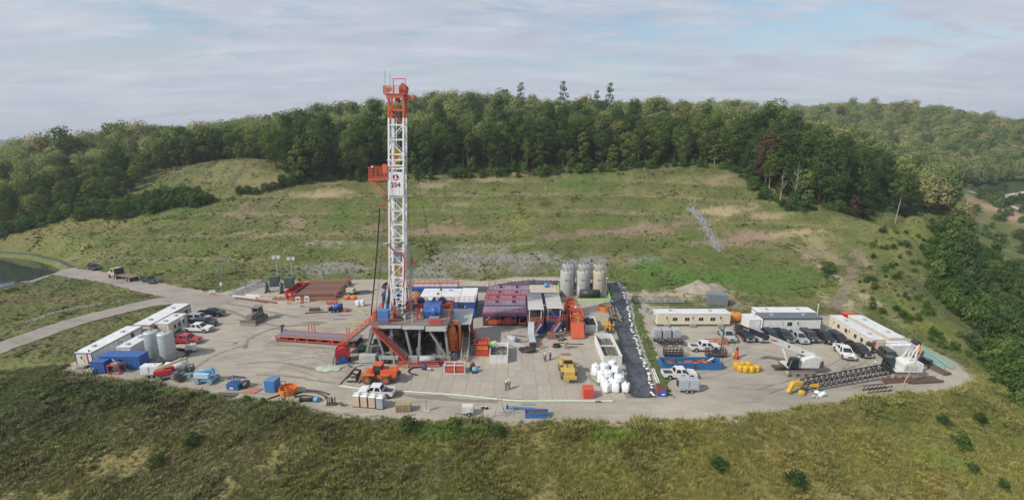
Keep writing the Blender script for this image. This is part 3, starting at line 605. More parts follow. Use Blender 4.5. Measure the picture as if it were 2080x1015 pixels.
for i in idx:
    x, y = float(ax_[i]), float(ay_[i]); px = 1040+1000*x/(y*cp_+(CAMH-az_[i])*sp_)
    q = random.random(); edge = ad_[i] < 7
    if px > 1500: kd = 'dark' if q < 0.45 else 'tall' if q < 0.65 else 'broad' if q < 0.87 else 'high'
    elif px < 560: kd = 'round' if q < 0.4 else 'dark' if q < 0.7 else 'light' if q < 0.85 else 'broad'
    elif edge: kd = 'high' if q < 0.15 else 'light' if q < 0.42 else 'broad' if q < 0.8 else 'tall'
    else: kd = 'tall' if q < 0.35 else 'broad' if q < 0.75 else 'round' if q < 0.92 else 'high'
    where = 'left of the knob' if px < 300 else 'behind the knob' if px < 560 else 'left of the mast' if px < 815 else 'above the cut slope' if px < 1500 else 'above the trailers'
    sc = (0.64 if px < 300 else 0.97 if px < 1300 else 1.0)*random.uniform(0.70, 1.22)*(0.84 if ad_[i] < 4 else 1.0)
    made.append((px, kd, where, x, y, sc))
cnt = {}
for px, kd, where, x, y, sc in sorted(made):
    n_k = cnt[(kd, where)] = cnt.get((kd, where), 0)+1
    plant_tree(kd, x, y, '%s, %s from left of its kind %s' % (LBL[kd], ORD[min(n_k-1, len(ORD)-1)], where), 'trees along the wood edge '+where, sc)
# single trees that stand out
for kd, px, py, Yd, sc, lb in [('russet', 1552, 398, 203, 1.12, 'russet brown tree standing out among the dark trees'),
        ('snag', 1612, 412, 186, 1.12, 'dead pale tree with bare branches at the wood edge'), ('snag', 1585, 404, 190, 0.8, 'smaller pale dead trunk beside the bare tree'),
        ('light', 1632, 418, 184, 0.95, 'bright green tree right of the dead tree'), ('broad', 1672, 420, 185, 0.72, 'leafy green tree with low crown at the wood edge'),
        ('russet', 1735, 415, 184, 0.55, 'small russet tree on a thin trunk at the wood edge'), ('high', 1825, 415, 188, 0.98, 'tall thin tree with a pale trunk in the dark stand'),
        ('wispy', 1058, 245, 380, 1.26, 'half-bare wispy tree on the skyline, leftmost of four'), ('wispy', 1143, 245, 375, 1.32, 'leafy wispy tree on the skyline, second of four'),
        ('wispy', 1211, 245, 375, 1.2, 'thin wispy tree on the skyline, third of four'), ('wispy', 1237, 245, 372, 1.36, 'wispy bare-topped tree on the skyline, rightmost of four'),
        ('round', 1335, 245, 375, 1.85, 'big dark round tree rising above the wood edge'), ('light', 608, 362, 220, 1.25, 'bright green tree at the end of the grassy knob'),
        ('tall', 1012, 245, 330, 1.25, 'tall dark tree rising above the canopy left of the wispy trees'), ('broad', 1106, 245, 325, 1.45, 'broad crown rising above the canopy between the first two wispy trees'), ('tall', 1172, 245, 318, 1.3, 'tall dark tree left of the thin wispy tree on the skyline'), ('tall', 1288, 245, 318, 1.28, 'tall dark tree left of the big dark round tree'), ('broad', 1385, 245, 310, 1.45, 'broad crown rising right of the big dark round tree'), ('tall', 1432, 250, 300, 1.2, 'tall tree at the right end of the skyline crowns'),
        ('broad', 640, 360, 226, 1.1, 'large green tree next to the bright tree by the knob')]:
    p = at(px, py, Yd); plant_tree(kd, p[0], p[1], lb, None, sc, z=hgt(p[0], p[1]))
# the rest of the woods as one mass
rest = ~isind & (np.abs(u_) < 1.6)
ax2, ay2, ad2 = spots([(-3000, 1500), (-3000, 2700), (2600, 2900), (2600, 2200), (0, 2200), (-600, 1500)], -3000, 2600, 1500, 2900, 24, 6)
fx = np.r_[ax_[rest], ax2]; fy = np.r_[ay_[rest], ay2]; fz = height(fx, fy)-0.2; nf = len(fx); big = np.r_[np.ones(rest.sum()), np.full(len(ax2), 1.15)]
fk = [KINDS[k][0] for k in ('broad', 'round', 'tall', 'dark')]
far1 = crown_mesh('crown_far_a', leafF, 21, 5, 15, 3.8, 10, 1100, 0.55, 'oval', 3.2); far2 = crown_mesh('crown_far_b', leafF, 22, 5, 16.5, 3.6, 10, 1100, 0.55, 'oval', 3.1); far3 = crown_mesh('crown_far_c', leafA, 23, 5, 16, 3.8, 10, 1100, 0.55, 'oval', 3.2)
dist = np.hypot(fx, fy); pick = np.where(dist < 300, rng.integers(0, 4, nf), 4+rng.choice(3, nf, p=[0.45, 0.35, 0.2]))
sc = (big*np.where((fx > -120) & (fx < 140) & (fy < 330), 0.97, np.where((fx < -110) & (fy < 300), 0.74, 1.0))*(0.55+0.85*fbm(fx, fy, 24, 41))*rng.uniform(0.7, 1.3, nf))[:, None]*np.c_[np.ones(nf), np.ones(nf), rng.uniform(0.85, 1.15, nf)]
rot = np.c_[np.zeros((nf, 2)), rng.uniform(0, 6.28, nf)]
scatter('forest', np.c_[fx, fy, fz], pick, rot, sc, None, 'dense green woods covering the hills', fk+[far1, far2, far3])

# --- shrubs: single ones, and the thicket on the right-hand slope
shr = [crown_mesh('shrub_leaves_a', leafS, 31, 0.2, 2.6, 1.7, 18, 700, 0.2, 'dome', 0.7), crown_mesh('shrub_leaves_b', leafS, 32, 0.2, 3.4, 1.5, 20, 700, 0.2, 'oval', 0.7), crown_mesh('shrub_leaves_c', leafD, 33, 0.2, 3.0, 1.9, 20, 800, 0.2, 'dome', 0.75)]
shst = trunk_mesh('shrub_stem', barkD, 30, 2.2, 0.06, 0.4, 1.3, 6)
def shrub(px, py, sc, k, label, group=None):
    x, y = hits([(px, py)]); x = float(x[0]); y = float(y[0]); t = thing('shrub', label, 'shrub', (x, y, hgt(x, y)-0.05), random.uniform(0, 6), group); t.scale = (sc, sc, sc*random.uniform(0.85, 1.1))
    for nm, m in (('foliage', shr[k]), ('stem', shst)):
        o = bpy.data.objects.new(nm, m); COL.objects.link(o); o.parent = t
for a in [(1613, 990, 0.72, 2, 'dark round shrub low in the meadow, largest of the foreground'), (1455, 952, 0.62, 2, 'dark shrub in the meadow left of the largest one'), (1912, 866, 0.5, 2, 'dark shrub on the meadow below the lattice boom crane'),
          (1988, 862, 0.5, 2, 'dark shrub near the right corner of the pad'), (1952, 905, 0.7, 0, 'loose green shrub low on the right meadow'), (1972, 962, 0.42, 2, 'small dark shrub at the lower right of the meadow'), (2036, 990, 0.4, 2, 'small dark shrub in the bottom right corner'),
          (920, 870, 0.55, 0, 'leafy shrub just below the pad edge in the centre'), (1010, 885, 0.6, 2, 'dark shrub below the trestle at the pad edge'), (830, 875, 0.7, 2, 'wide dark shrub below the pallets'), (535, 822, 0.35, 0, 'small green bush at the pad edge by the blue cabinet'),
          (500, 814, 0.4, 0, 'green bush on the bank below the blue power unit'), (430, 812, 0.35, 0, 'pale green weed bush on the bank below the blue lift'), (390, 905, 0.7, 2, 'dark shrub on the left foreground bank'), (320, 950, 0.6, 2, 'dark shrub low on the left foreground bank'),
          (1680, 560, 1.1, 2, 'dark bush on the green mound beside the dirt track')]: shrub(*a)
for i, (px, py) in enumerate([(487, 396), (505, 396), (522, 395), (540, 392), (556, 388), (572, 384), (586, 380)]): shrub(px, py, random.uniform(0.9, 1.3), 2, 'dark shrub in the hedge row at the foot of the knob, %s from left' % ORD[i], 'hedge row of dark shrubs below the knob')
for i, (px, py) in enumerate([(300, 405), (320, 402), (334, 396), (355, 402), (372, 404), (392, 408), (410, 408), (428, 408), (345, 415), (380, 420)]): shrub(px, py, random.uniform(0.9, 1.7), random.choice((0, 2)), 'shrub in the scrubby row below the knob, '+('first', 'second', 'third', 'fourth', 'sixth', 'eighth', 'ninth', 'tenth', 'fifth', 'seventh')[i]+' from left', 'scrubby row of shrubs left of the knob')
TH = hp([(1878, 470), (1862, 500), (1868, 560), (1885, 610), (1915, 650), (1950, 700), (1985, 745), (2015, 790), (2060, 840), (2120, 880), (2200, 880)])+[(215, 90), (260, 160), (235, 230), (205, 205)]+hp([(1935, 445)])
tx, ty, td = spots(TH, 60, 270, 50, 240, 2.7, 8); k = ~((fbm(tx, ty, 13, 6) < 0.42) | (np.hypot((tx-112)/11, (ty-116)/13) < 1)); tx, ty, td = tx[k], ty[k], td[k]
LS = [(-300, 178), (-230, 168), (-200, 172)]+hp([(0, 490), (60, 470), (150, 460), (250, 448), (330, 432), (420, 420), (440, 408), (400, 398), (290, 392), (240, 402), (170, 420), (90, 440), (0, 460)])+[(-300, 190)]
lx, ly, ld = spots(LS, -320, -100, 150, 230, 2.6, 9); kk = fbm(lx, ly, 12, 7) > 0.40; lx, ly, ld = lx[kk], ly[kk], ld[kk]
EX, EY = [], []     # undergrowth along the foot of the wood
for a, b_ in zip(EDGE[:-1], EDGE[1:]):
    n = max(2, int(math.dist(a, b_)/1.5))
    for i in range(n): EX.append(a[0]+(b_[0]-a[0])*i/n+random.uniform(-1.5, 1.5)); EY.append(a[1]+(b_[1]-a[1])*i/n+random.uniform(-5, 5.0))
RS = hp([(1765, 470), (1872, 468), (1870, 540), (1890, 610), (1960, 715), (1925, 715), (1850, 665), (1780, 640), (1745, 600), (1765, 540)]); qx, qy, qd = spots(RS, 60, 160, 80, 190, 2.3, 12); kq = rng.random(len(qx)) < 0.34; qx, qy = qx[kq], qy[kq]
hx_ = rng.uniform(-150, 110, 1500); hy_ = rng.uniform(118, 245, 1500); kh = (polydist(hx_, hy_, PAD) > 4) & (polydist(hx_, hy_, WOOD) > 2) & (linedist(hx_, hy_, ROAD2)[0] > 6) & (linedist(hx_, hy_, ROAD1)[0] > 6) & (polydist(hx_, hy_, POND) > 6) & (fbm(hx_, hy_, 14, 61) > 0.67); hx_, hy_ = hx_[kh], hy_[kh]
VR = hp([(1965, 388), (1990, 396), (2020, 404), (2050, 399), (2100, 392)]); wx_ = rng.uniform(230, 560, 900); wy_ = rng.uniform(230, 500, 900); kw = (linedist(wx_, wy_, VR)[0] > 9) & (fbm(wx_, wy_, 40, 71) > 0.47) & (polydist(wx_, wy_, WOOD) > 3); wx_, wy_ = wx_[kw], wy_[kw]
sx = np.r_[tx, lx, EX, qx, hx_, wx_]; sy = np.r_[ty, ly, EY, qy, hy_, wy_]; ns_ = len(sx); szs = np.r_[rng.uniform(0.6, 1.7, len(tx))*smooth(td/6)+0.35, rng.uniform(0.6, 1.4, len(lx)), rng.uniform(0.35, 1.5, len(EX)), rng.uniform(0.18, 0.6, len(qx)), rng.uniform(0.06, 0.26, len(hx_)), rng.uniform(0.8, 2.4, len(wx_))]
scatter('shrub_thicket', np.c_[sx, sy, height(sx, sy)-0.1], rng.integers(0, 3, ns_), np.c_[np.zeros((ns_, 2)), rng.uniform(0, 6.28, ns_)], np.c_[szs, szs, szs*rng.uniform(0.8, 1.25, ns_)], None, 'dense green thicket of shrubs on the slopes and along the woods', shr)

# --- grass and weeds
def tuft_mesh(name, mat, seed, n, h, w, spread, bend):
    r = random.Random(seed); b = B()
    for i in range(n):
        a = r.uniform(0, 6.28); d = spread*math.sqrt(r.random()); x, y = d*math.cos(a), d*math.sin(a); t = r.uniform(0, 6.28); hh = h*r.uniform(0.6, 1.2); bx, by = math.cos(t)*bend*hh, math.sin(t)*bend*hh
        cx, cy = -math.sin(t)*w/2, math.cos(t)*w/2
        b.raw([(x-cx, y-cy, 0), (x+cx, y+cy, 0), (x+bx*0.4+cx*0.7, y+by*0.4+cy*0.7, hh*0.6), (x+bx*0.4-cx*0.7, y+by*0.4-cy*0.7, hh*0.6), (x+bx, y+by, hh)], [(0, 1, 2, 3), (3, 2, 4)])
    m = b.mesh(name); m.materials.append(mat); return m
grassm = tint_mat('grass_blades', True, grain=1.1)
tufts = [tuft_mesh('tuft_a', grassm, 1, 16, 0.34, 0.06, 0.32, 0.6), tuft_mesh('tuft_b', grassm, 2, 14, 0.46, 0.06, 0.28, 0.5), tuft_mesh('tuft_c', grassm, 3, 20, 0.26, 0.06, 0.42, 0.8), tuft_mesh('weed_d', grassm, 4, 24, 0.5, 0.12, 0.36, 0.75)]
def grass(name, n, x0, x1, y0, y1, s0, s1, seed, label, cond=None):
    r = np.random.default_rng(seed); x = r.uniform(x0, x1, n); y = r.uniform(y0, y1, n)
    k = (np.abs(x) < y*1.12+14) & (polydist(x, y, PAD)+0.9*(fbm(x, y, 2.2, 31)-0.5) > -0.15) & (polydist(x, y, POND) > 3) & (linedist(x, y, ROAD1)[0] > 3.7) & (linedist(x, y, ROAD2)[0] > 4.2)
    if cond is not None: k &= cond(x, y)
    x, y = x[k], y[k]; z = height(x, y)-0.04; c = meadow(x, y, z); n = len(x)
    # bare soil carries little growth
    bare = (c[:, 0] > c[:, 1]*1.12); keep = ~bare | (r.random(n) < 0.25); c[bare] = c[bare]*0.35+np.array((0.125, 0.128, 0.048))*0.65; x, y, z, c = x[keep], y[keep], z[keep], c[keep]; n = len(x)
    kl = np.clip((c.mean(1)-0.105)/0.05, 0, 1)[:, None]; c = c*(1-kl)+np.array((0.125, 0.128, 0.048))*kl; c = c*(1.12+0.4*smooth((84-y)/4))[:, None]*r.uniform(0.75, 1.3, (n, 1)); c = c*(1+(smooth((x+8)/30)*(y < 84))[:, None]*np.array((0.34, 0.22, 0.0))); dead = r.random(n) < 0.09; c[dead] = c[dead]*0.5+np.array((0.24, 0.19, 0.11))*0.5
    clump = fbm(x, y, 5, 21); s = r.uniform(s0, s1, n)*(0.75+0.5*clump)*(1+1.1*np.exp(-np.maximum(0, polydist(x, y, PAD))/1.4)*smooth((fbm(x, y, 4, 51)-0.42)/0.15)*(y < 84)); kd = np.where(clump > np.where(y > 84, 0.68, 0.58), r.choice([1, 3], n), r.choice([0, 1, 2], n))
    return scatter(name, np.c_[x, y, z], kd, np.c_[r.uniform(-0.2, 0.2, (n, 2)), r.uniform(0, 6.28, n)], np.c_[s, s, s*r.uniform(0.7, 1.3, n)], c, label, tufts)
grass('meadow_grass', 230000, -110, 115, 42, 84, 0.5, 1.1, 3, 'tall meadow grass and weeds on the bank in front of the pad')
grass('hill_grass', 120000, -190, 170, 76, 262, 0.45, 1.05, 4, 'rough grass on the cleared hillside behind the pad', lambda x, y: (y > 84) & ~((polydist(x, y, WOOD) < -8)))
# ------------------------------------------------------------------ builders shared by many things
def quad_plate(b, c, margin, off):       # a pane set a little proud of the four-cornered face c
    c = [Vector(p) for p in c]; m = sum(c, Vector())/4; n = (c[1]-c[0]).cross(c[3]-c[0]).normalized()
    q = [m+(p-m)*(1-margin)+n*off for p in c]; r = [p-n*(off+0.03) for p in q]
    b.raw(q+r, [(0, 1, 2, 3), (7, 6, 5, 4), (0, 4, 5, 1), (1, 5, 6, 2), (2, 6, 7, 3), (3, 7, 4, 0)])
VEH = {}
def paint(name, col):
    return M('car_'+name, col, 0.28, dirt=0.12, spec=0.6)
CARC = {'white': (0.72, 0.72, 0.72), 'black': (0.018, 0.019, 0.022), 'red': (0.42, 0.02, 0.025), 'silver': (0.36, 0.38, 0.40), 'navy': (0.02, 0.03, 0.06), 'charcoal': (0.05, 0.055, 0.06), 'green': (0.02, 0.04, 0.035)}
def vehicle(kind, colr, label, x, y, rz, group='vehicles parked on the pad', cat=None):
    key = (kind, colr); cat = cat or {'pickup': 'pickup truck', 'suv': 'car', 'car': 'car'}[kind]
    name = {'pickup': 'pickup_truck', 'suv': 'parked_suv', 'car': 'parked_car'}[kind]
    if key in VEH: return dup(VEH[key], (x, y, VEH[key].location.z), rz, label, group)
    t = thing(name, label, cat, (x, y, 0), rz, group); m = paint(colr, CARC[colr]); VEH[key] = t
    if kind == 'pickup': L0, L1, W, zs, zb, zt = -2.95, 2.95, 1.98, 0.50, 1.22, 1.90
    elif kind == 'suv': L0, L1, W, zs, zb, zt = -2.45, 2.45, 1.92, 0.45, 1.10, 1.80
    else: L0, L1, W, zs, zb, zt = -2.3, 2.3, 1.8, 0.35, 0.90, 1.45
    h = W/2; b = B()
    if kind == 'pickup':
        b.prism([(L0+0.08, zs), (L1-0.1, zs), (L1, 0.75), (L1-0.03, 1.08), (1.6, 1.24), (-1.05, zb), (-1.05, 0.86), (L0, 0.86)], -h, h)
        for s in (-1, 1): b.box(L0, -1.05, s*h-(0.09 if s > 0 else 0), s*h+(0.09 if s < 0 else 0), 0.86, zb)
        c = (-1.05, 1.62, 0.32, 0.80)
    elif kind == 'suv':
        b.prism([(L0, zs), (L1-0.08, zs), (L1, 0.7), (L1-0.06, 0.98), (1.25, zb), (L0+0.02, zb), (L0-0.03, 0.7)], -h, h); c = (L0+0.04, 1.3, 0.30, 0.75)
    else:
        b.prism([(L0, zs), (L1-0.08, zs), (L1, 0.55), (L1-0.1, 0.76), (1.0, zb), (-1.6, zb+0.03), (L0+0.02, 0.86), (L0-0.03, 0.6)], -h, h); c = (-1.75, 1.05, 0.62, 0.85)
    b.make('body', m, t)
    cb = B(); x0, x1, ir, if_ = c; iy = 0.2; zb_ = zb-0.02; h2 = h-0.04
    cb.taper(x0, x1, -h2, h2, zb_, zt, ir, if_, iy, iy); ca_ = cb.make('cabin', m, t)
    lo = [(x0, -h2, zb_), (x1, -h2, zb_), (x1, h2, zb_), (x0, h2, zb_)]; up = [(x0+ir, -h2+iy, zt), (x1-if_, -h2+iy, zt), (x1-if_, h2-iy, zt), (x0+ir, h2-iy, zt)]
    q = B(); quad_plate(q, [lo[1], lo[2], up[2], up[1]], 0.14, 0.02); q.make('windscreen', darkglass, ca_)
    q = B(); quad_plate(q, [lo[3], lo[0], up[0], up[3]], 0.2, 0.02); q.make('rear_window', darkglass, ca_)
    L_ = lambda a, b_, f: tuple(a[i]+(b_[i]-a[i])*f for i in range(3))
    for s, (i, j) in ((-1, (0, 1)), (1, (2, 3))):
        for f0, f1 in ((0.03, 0.48), (0.52, 0.97)):
            q = B(); quad_plate(q, [L_(lo[i], lo[j], f0), L_(lo[i], lo[j], f1), L_(up[i], up[j], f1), L_(up[i], up[j], f0)], 0.2, 0.02); q.make('side_window', darkglass, ca_)
    if kind == 'pickup':
        B().box(L0+0.1, -1.08, -h+0.1, h-0.1, 0.80, 0.875).make('bed_floor', darksteel, t); B().box(L0-0.02, L0+0.07, -h+0.1, h-0.1, 0.62, zb+0.005).make('tailgate', m, t)
    wr = 0.41 if kind == 'pickup' else 0.37 if kind == 'suv' else 0.33; wx = (L0*0.63, L1*0.66)
    for xw in wx:
        for s in (-1, 1):
            B().disc(xw, s*(h-0.05), wr+0.02, wr+0.10, 0.13, n=14).make('wheel_arch', black, t)
            w = B().wheel(xw, s*(h-0.07), wr, wr, 0.25, n=14).make('wheel', black, t); B().disc(xw, s*(h-0.07), wr, wr*0.58, 0.22, n=10).make('rim', chrome, w)
    for s in (-1, 1):
        B().box(L1-0.12, L1+0.012, s*(h-0.34)-0.2, s*(h-0.34)+0.2, zb-0.42, zb-0.24).make('headlight', lampw, t); B().box(L0-0.03, L0+0.08, s*(h-0.12)-0.1, s*(h-0.12)+0.1, zb-0.35, zb-0.05).make('tail_lamp', tail, t)
        B().box(x1-0.62, x1-0.42, s*(h+0.08)-0.1, s*(h+0.08)+0.1, zb-0.02, zb+0.16).make('mirror', black, t)
    B().box(L1-0.1, L1+0.02, -0.42, 0.42, zb-0.46, zb-0.22).make('grille', darksteel, t)
    B().box(L1-0.06, L1+0.09, -h+0.08, h-0.08, zs, zs+0.2).make('front_bumper', chrome if kind == 'pickup' else m, t); B().box(L0-0.09, L0+0.06, -h+0.08, h-0.08, zs, zs+0.2).make('rear_bumper', chrome if kind == 'pickup' else m, t)
    return t

def opening(t, face, box, u, z0, w, h, kind, mat=None, paneM=None):
    """window or door on a side of a cabin given by box = x0,x1,y0,y1"""
    x0, x1, y0, y1 = box
    def bb(a, b_, c, d, o):
        r = B()
        if face == 'f': r.box(a, b_, y0-o, y0+0.02, c, d)
        elif face == 'b': r.box(a, b_, y1-0.02, y1+o, c, d)
        elif face == 'l': r.box(x0-o, x0+0.02, a, b_, c, d)
        else: r.box(x1-0.02, x1+o, a, b_, c, d)
        return r
    if kind == 'window':
        f = bb(u-w/2, u+w/2, z0, z0+h, 0.04).make('window', mat or white, t)
        bb(u-w/2+0.07, u-0.03, z0+0.07, z0+h-0.07, 0.06).make('pane', darkglass, f); bb(u+0.03, u+w/2-0.07, z0+0.07, z0+h-0.07, 0.06).make('pane', darkglass, f)
    else:
        d = bb(u-w/2, u+w/2, z0, z0+h, 0.04).make('door', mat or white, t)
        if paneM is not False: bb(u-0.13, u+0.13, z0+h*0.58, z0+h*0.86, 0.055).make('pane', darkglass, d)
        bb(u+w/2-0.16, u+w/2-0.06, z0+h*0.44, z0+h*0.5, 0.09).make('handle', darksteel, d)
        if z0 > 0.3: bb(u-w/2-0.2, u+w/2+0.2, 0.05, z0-0.05, 0.8).make('step', midgrey, t)
def cabin(name, label, cat, x0, x1, y0, y1, H, wall, roof, group=None, base=0.45, trim=None, over=0.06, rt=0.14, ribs=0, skirt=None):
    """site cabin or container: wall, roof, skirting, corner trim"""
    cx, cy = (x0+x1)/2, (y0+y1)/2; t = thing(name, label, cat, (cx, cy, 0), 0, group); bx = (x0-cx, x1-cx, y0-cy, y1-cy); a, b_, c, d = bx
    w = B().box(a, b_, c, d, base, H-rt).make('wall', wall, t)
    B().box(a-over, b_+over, c-over, d+over, H-rt, H).make('roof', roof, t)
    r = B(); n = max(2, int(max(b_-a, d-c)/1.22))       # seams across the roof
    for i in range(1, n):
        if b_-a > d-c: xx = a+(b_-a)*i/n; r.box(xx-0.03, xx+0.03, c, d, H, H+0.025)
        else: yy = c+(d-c)*i/n; r.box(a, b_, yy-0.03, yy+0.03, H, H+0.025)
    r.make('roof_seam', roof, t)
    B().box(a+0.15, b_-0.15, c+0.12, d-0.12, 0, base).make('skirting', skirt or greasy, t)
    if name == 'site_trailer':
        ly = d-c > b_-a
        for f_ in (0.2, 0.75): px_, py_ = ((a+b_)/2, c+(d-c)*f_) if ly else (a+(b_-a)*f_, (c+d)/2); B().box(px_-0.3, px_+0.3, py_-0.3, py_+0.3, H+0.001, H+0.28).make('roof_vent', palegrey, t)
        (B().box(-0.5, 0.5, d, d+0.5, 1.2, 2.2) if ly else B().box(a-0.5, a, -0.5, 0.5, 1.2, 2.2)).make('air_conditioner', palegrey, t)
    if trim:
        for xx, yy in ((a, c), (b_, c), (a, d), (b_, d)): B().box(xx-0.05, xx+0.05, yy-0.05, yy+0.05, base, H-rt).make('corner_trim', trim, t)
        B().box(a-over-0.02, b_+over+0.02, c-over-0.02, d+over+0.02, H-rt-0.12, H-rt-0.001).make('fascia', trim, t)
    if ribs:
        for face in 'fblr':
            span = (b_-a) if face in 'fb' else (d-c)
            k = int(span/ribs)
            for i in range(1, k):
                u = -span/2+span*i/k; q = B()
                if face == 'f': q.box(u-0.05, u+0.05, c-0.03, c, base, H-rt)
                elif face == 'b': q.box(u-0.05, u+0.05, d, d+0.03, base, H-rt)
                elif face == 'l': q.box(a-0.03, a, u-0.05, u+0.05, base, H-rt)
                else: q.box(b_, b_+0.03, u-0.05, u+0.05, base, H-rt)
                q.make('rib', wall, w)
    return t, bx
def stairs(t, p0, p1, width, mat, rail=None, side='x', n=None, tread=None):
    """flight from p0 up to p1; width lies along the given axis"""
    p0 = Vector(p0); p1 = Vector(p1); n = n or max(4, int((p1.z-p0.z)/0.25)); o = Vector((width/2, 0, 0)) if side == 'x' else Vector((0, width/2, 0))
    st = B().bar(p0-o, p1-o, 0.08, 0.28).bar(p0+o, p1+o, 0.08, 0.28).make('staircase', mat, t)
    for i in range(n):
        p = p0.lerp(p1, (i+0.5)/n); q = B()
        if side == 'x': q.box(p.x-width/2, p.x+width/2, p.y-0.15, p.y+0.15, p.z, p.z+0.05)
        else: q.box(p.x-0.15, p.x+0.15, p.y-width/2, p.y+width/2, p.z, p.z+0.05)
        q.make('tread', tread or mat, st)
    if rail:
        for s in (-1, 1): B().rails([p0+o*s, p1+o*s], 1.0, 0.035, 1.2).make('handrail', rail, st)
    return st
def open_bin(name, label, cat, x0, x1, y0, y1, H, mat, fill=None, fillz=0.5, group=None, rz=0, ribs=1.2, z0=0.0, wt=0.09, parent_fill=True):
    cx, cy = (x0+x1)/2, (y0+y1)/2; t = thing(name, label, cat, (cx, cy, 0), rz, group); a, b_, c, d = x0-cx, x1-cx, y0-cy, y1-cy
    B().box(a, b_, c, d, z0, z0+0.12).make('floor', mat, t)
    for nm, q in (('front_wall', (a, b_, c, c+wt)), ('back_wall', (a, b_, d-wt, d)), ('side_wall', (a, a+wt, c+wt, d-wt)), ('side_wall', (b_-wt, b_, c+wt, d-wt))): B().box(*q, z0+0.12, z0+H).make(nm, mat, t)
    B().box(a-0.05, b_+0.05, c-0.05, c+0.03, z0+H-0.1, z0+H+0.02).box(a-0.05, b_+0.05, d-0.03, d+0.05, z0+H-0.1, z0+H+0.02).box(a-0.05, a+0.03, c+0.03, d-0.03, z0+H-0.1, z0+H+0.02).box(b_-0.03, b_+0.05, c+0.03, d-0.03, z0+H-0.1, z0+H+0.02).make('rim', mat, t)
    if ribs:
        for i in range(1, int((b_-a)/ribs)+1):
            u = a+(b_-a)*i/(int((b_-a)/ribs)+1)
            B().box(u-0.05, u+0.05, c-0.06, c, z0, z0+H-0.1).make('rib', mat, t)
        for i in range(1, int((d-c)/ribs)+1):
            u = c+(d-c)*i/(int((d-c)/ribs)+1)
            B().box(b_, b_+0.06, u-0.05, u+0.05, z0, z0+H-0.1).make('rib', mat, t); B().box(a-0.06, a, u-0.05, u+0.05, z0, z0+H-0.1).make('rib', mat, t)
    if fill:
        f = B(); n = 14; m = 10; rr = random.Random(label)
        for j in range(m+1):
            for i in range(n+1): f.v.append((a+wt+(b_-a-2*wt)*i/n, c+wt+(d-c-2*wt)*j/m, z0+fillz*H+rr.uniform(-0.12, 0.12)*H))
        f.f = [(j*(n+1)+i, j*(n+1)+i+1, (j+1)*(n+1)+i+1, (j+1)*(n+1)+i) for j in range(m) for i in range(n)]
        tag(f.make('contents', fill, t), 'muddy load inside')
    return t
def axle_trailer(t, x0, x1, w, zf, wheels, mat=None, wr=0.33):
    mat = mat or midgrey
    B().box(x0, x1, -w/2, w/2, zf-0.14, zf).make('frame', mat, t)
    B().bar((x1, -w/3, zf-0.07), (x1+1.3, 0, zf-0.1), 0.09).bar((x1, w/3, zf-0.07), (x1+1.3, 0, zf-0.1), 0.09).tube((x1+1.1, 0, 0), (x1+1.1, 0, zf), 0.04).make('drawbar', mat, t)
    for xw in wheels:
        for s in (-1, 1):
            q = B().wheel(xw, s*(w/2+0.08), wr, wr, 0.2, n=14).make('wheel', black, t); B().disc(xw, s*(w/2+0.08), wr, wr*0.55, 0.17).make('rim', palegrey, q)
            B().box(xw-wr-0.05, xw+wr+0.05, s*(w/2+0.08)-0.12, s*(w/2+0.08)+0.12, 2*wr+0.04, 2*wr+0.08).make('mudguard', mat, t)
def tank_v(name, label, x, y, r, H, mat, group=None, ladder=0.0, top='flat', z=0.0, n=28, vessel_ring=True):
    t = thing(name, label, 'tank', (x, y, z), 0, group)
    pr = [(r*0.98, 0), (r, 0.1), (r, H-0.12), (r*0.985, H)]+([(r*0.55, H+0.12*r), (0.02, H+0.16*r)] if top == 'flat' else [(r*0.8, H+0.3*r), (r*0.4, H+0.5*r), (0.02, H+0.55*r)])
    o = B().lathe(pr, n=n).make('shell', mat, t, True)
    for k in range(1, 4): B().lathe([(r, H*k/4-0.04), (r+0.035, H*k/4-0.04), (r+0.035, H*k/4+0.04), (r, H*k/4+0.04)], n=n).make('hoop', mat, t)
    B().tube((0, 0, H+0.1*r), (0, 0, H+0.1*r+0.35), 0.16).make('vent', midgrey, t)
    a = ladder; dx, dy = math.cos(a), math.sin(a); q = B(); p = Vector((dx*(r+0.14), dy*(r+0.14), 0)); e = Vector((-dy, dx, 0))*0.22
    for s in (-1, 1): q.bar(p+e*s, p+e*s+Vector((0, 0, H+0.8)), 0.05)
    for k in range(int(H/0.3)): q.bar(p-e+Vector((0, 0, 0.3+k*0.3)), p+e+Vector((0, 0, 0.3+k*0.3)), 0.035)
    q.make('ladder', midgrey, t)
    return t
def hose(name, label, pts, r, mat, cat='hose', z=None, group=None, n=6):
    L_ = [Vector((p[0], p[1], p[2] if len(p) > 2 else r+0.01)) for p in pts]; out = []
    for k in range(len(L_)-1):
        p0, p1, p2, p3 = L_[max(k-1, 0)], L_[k], L_[k+1], L_[min(k+2, len(L_)-1)]
        m = max(3, int((p2-p1).length/0.5))
        for i in range(m):
            t = i/m; out.append(0.5*((2*p1)+(p2-p0)*t+(2*p0-5*p1+4*p2-p3)*t*t+(3*p1-p0-3*p2+p3)*t**3))
    out.append(L_[-1]); o = B().path(out, r, n).make(name, mat, None, True); return tag(o, label, cat, group)

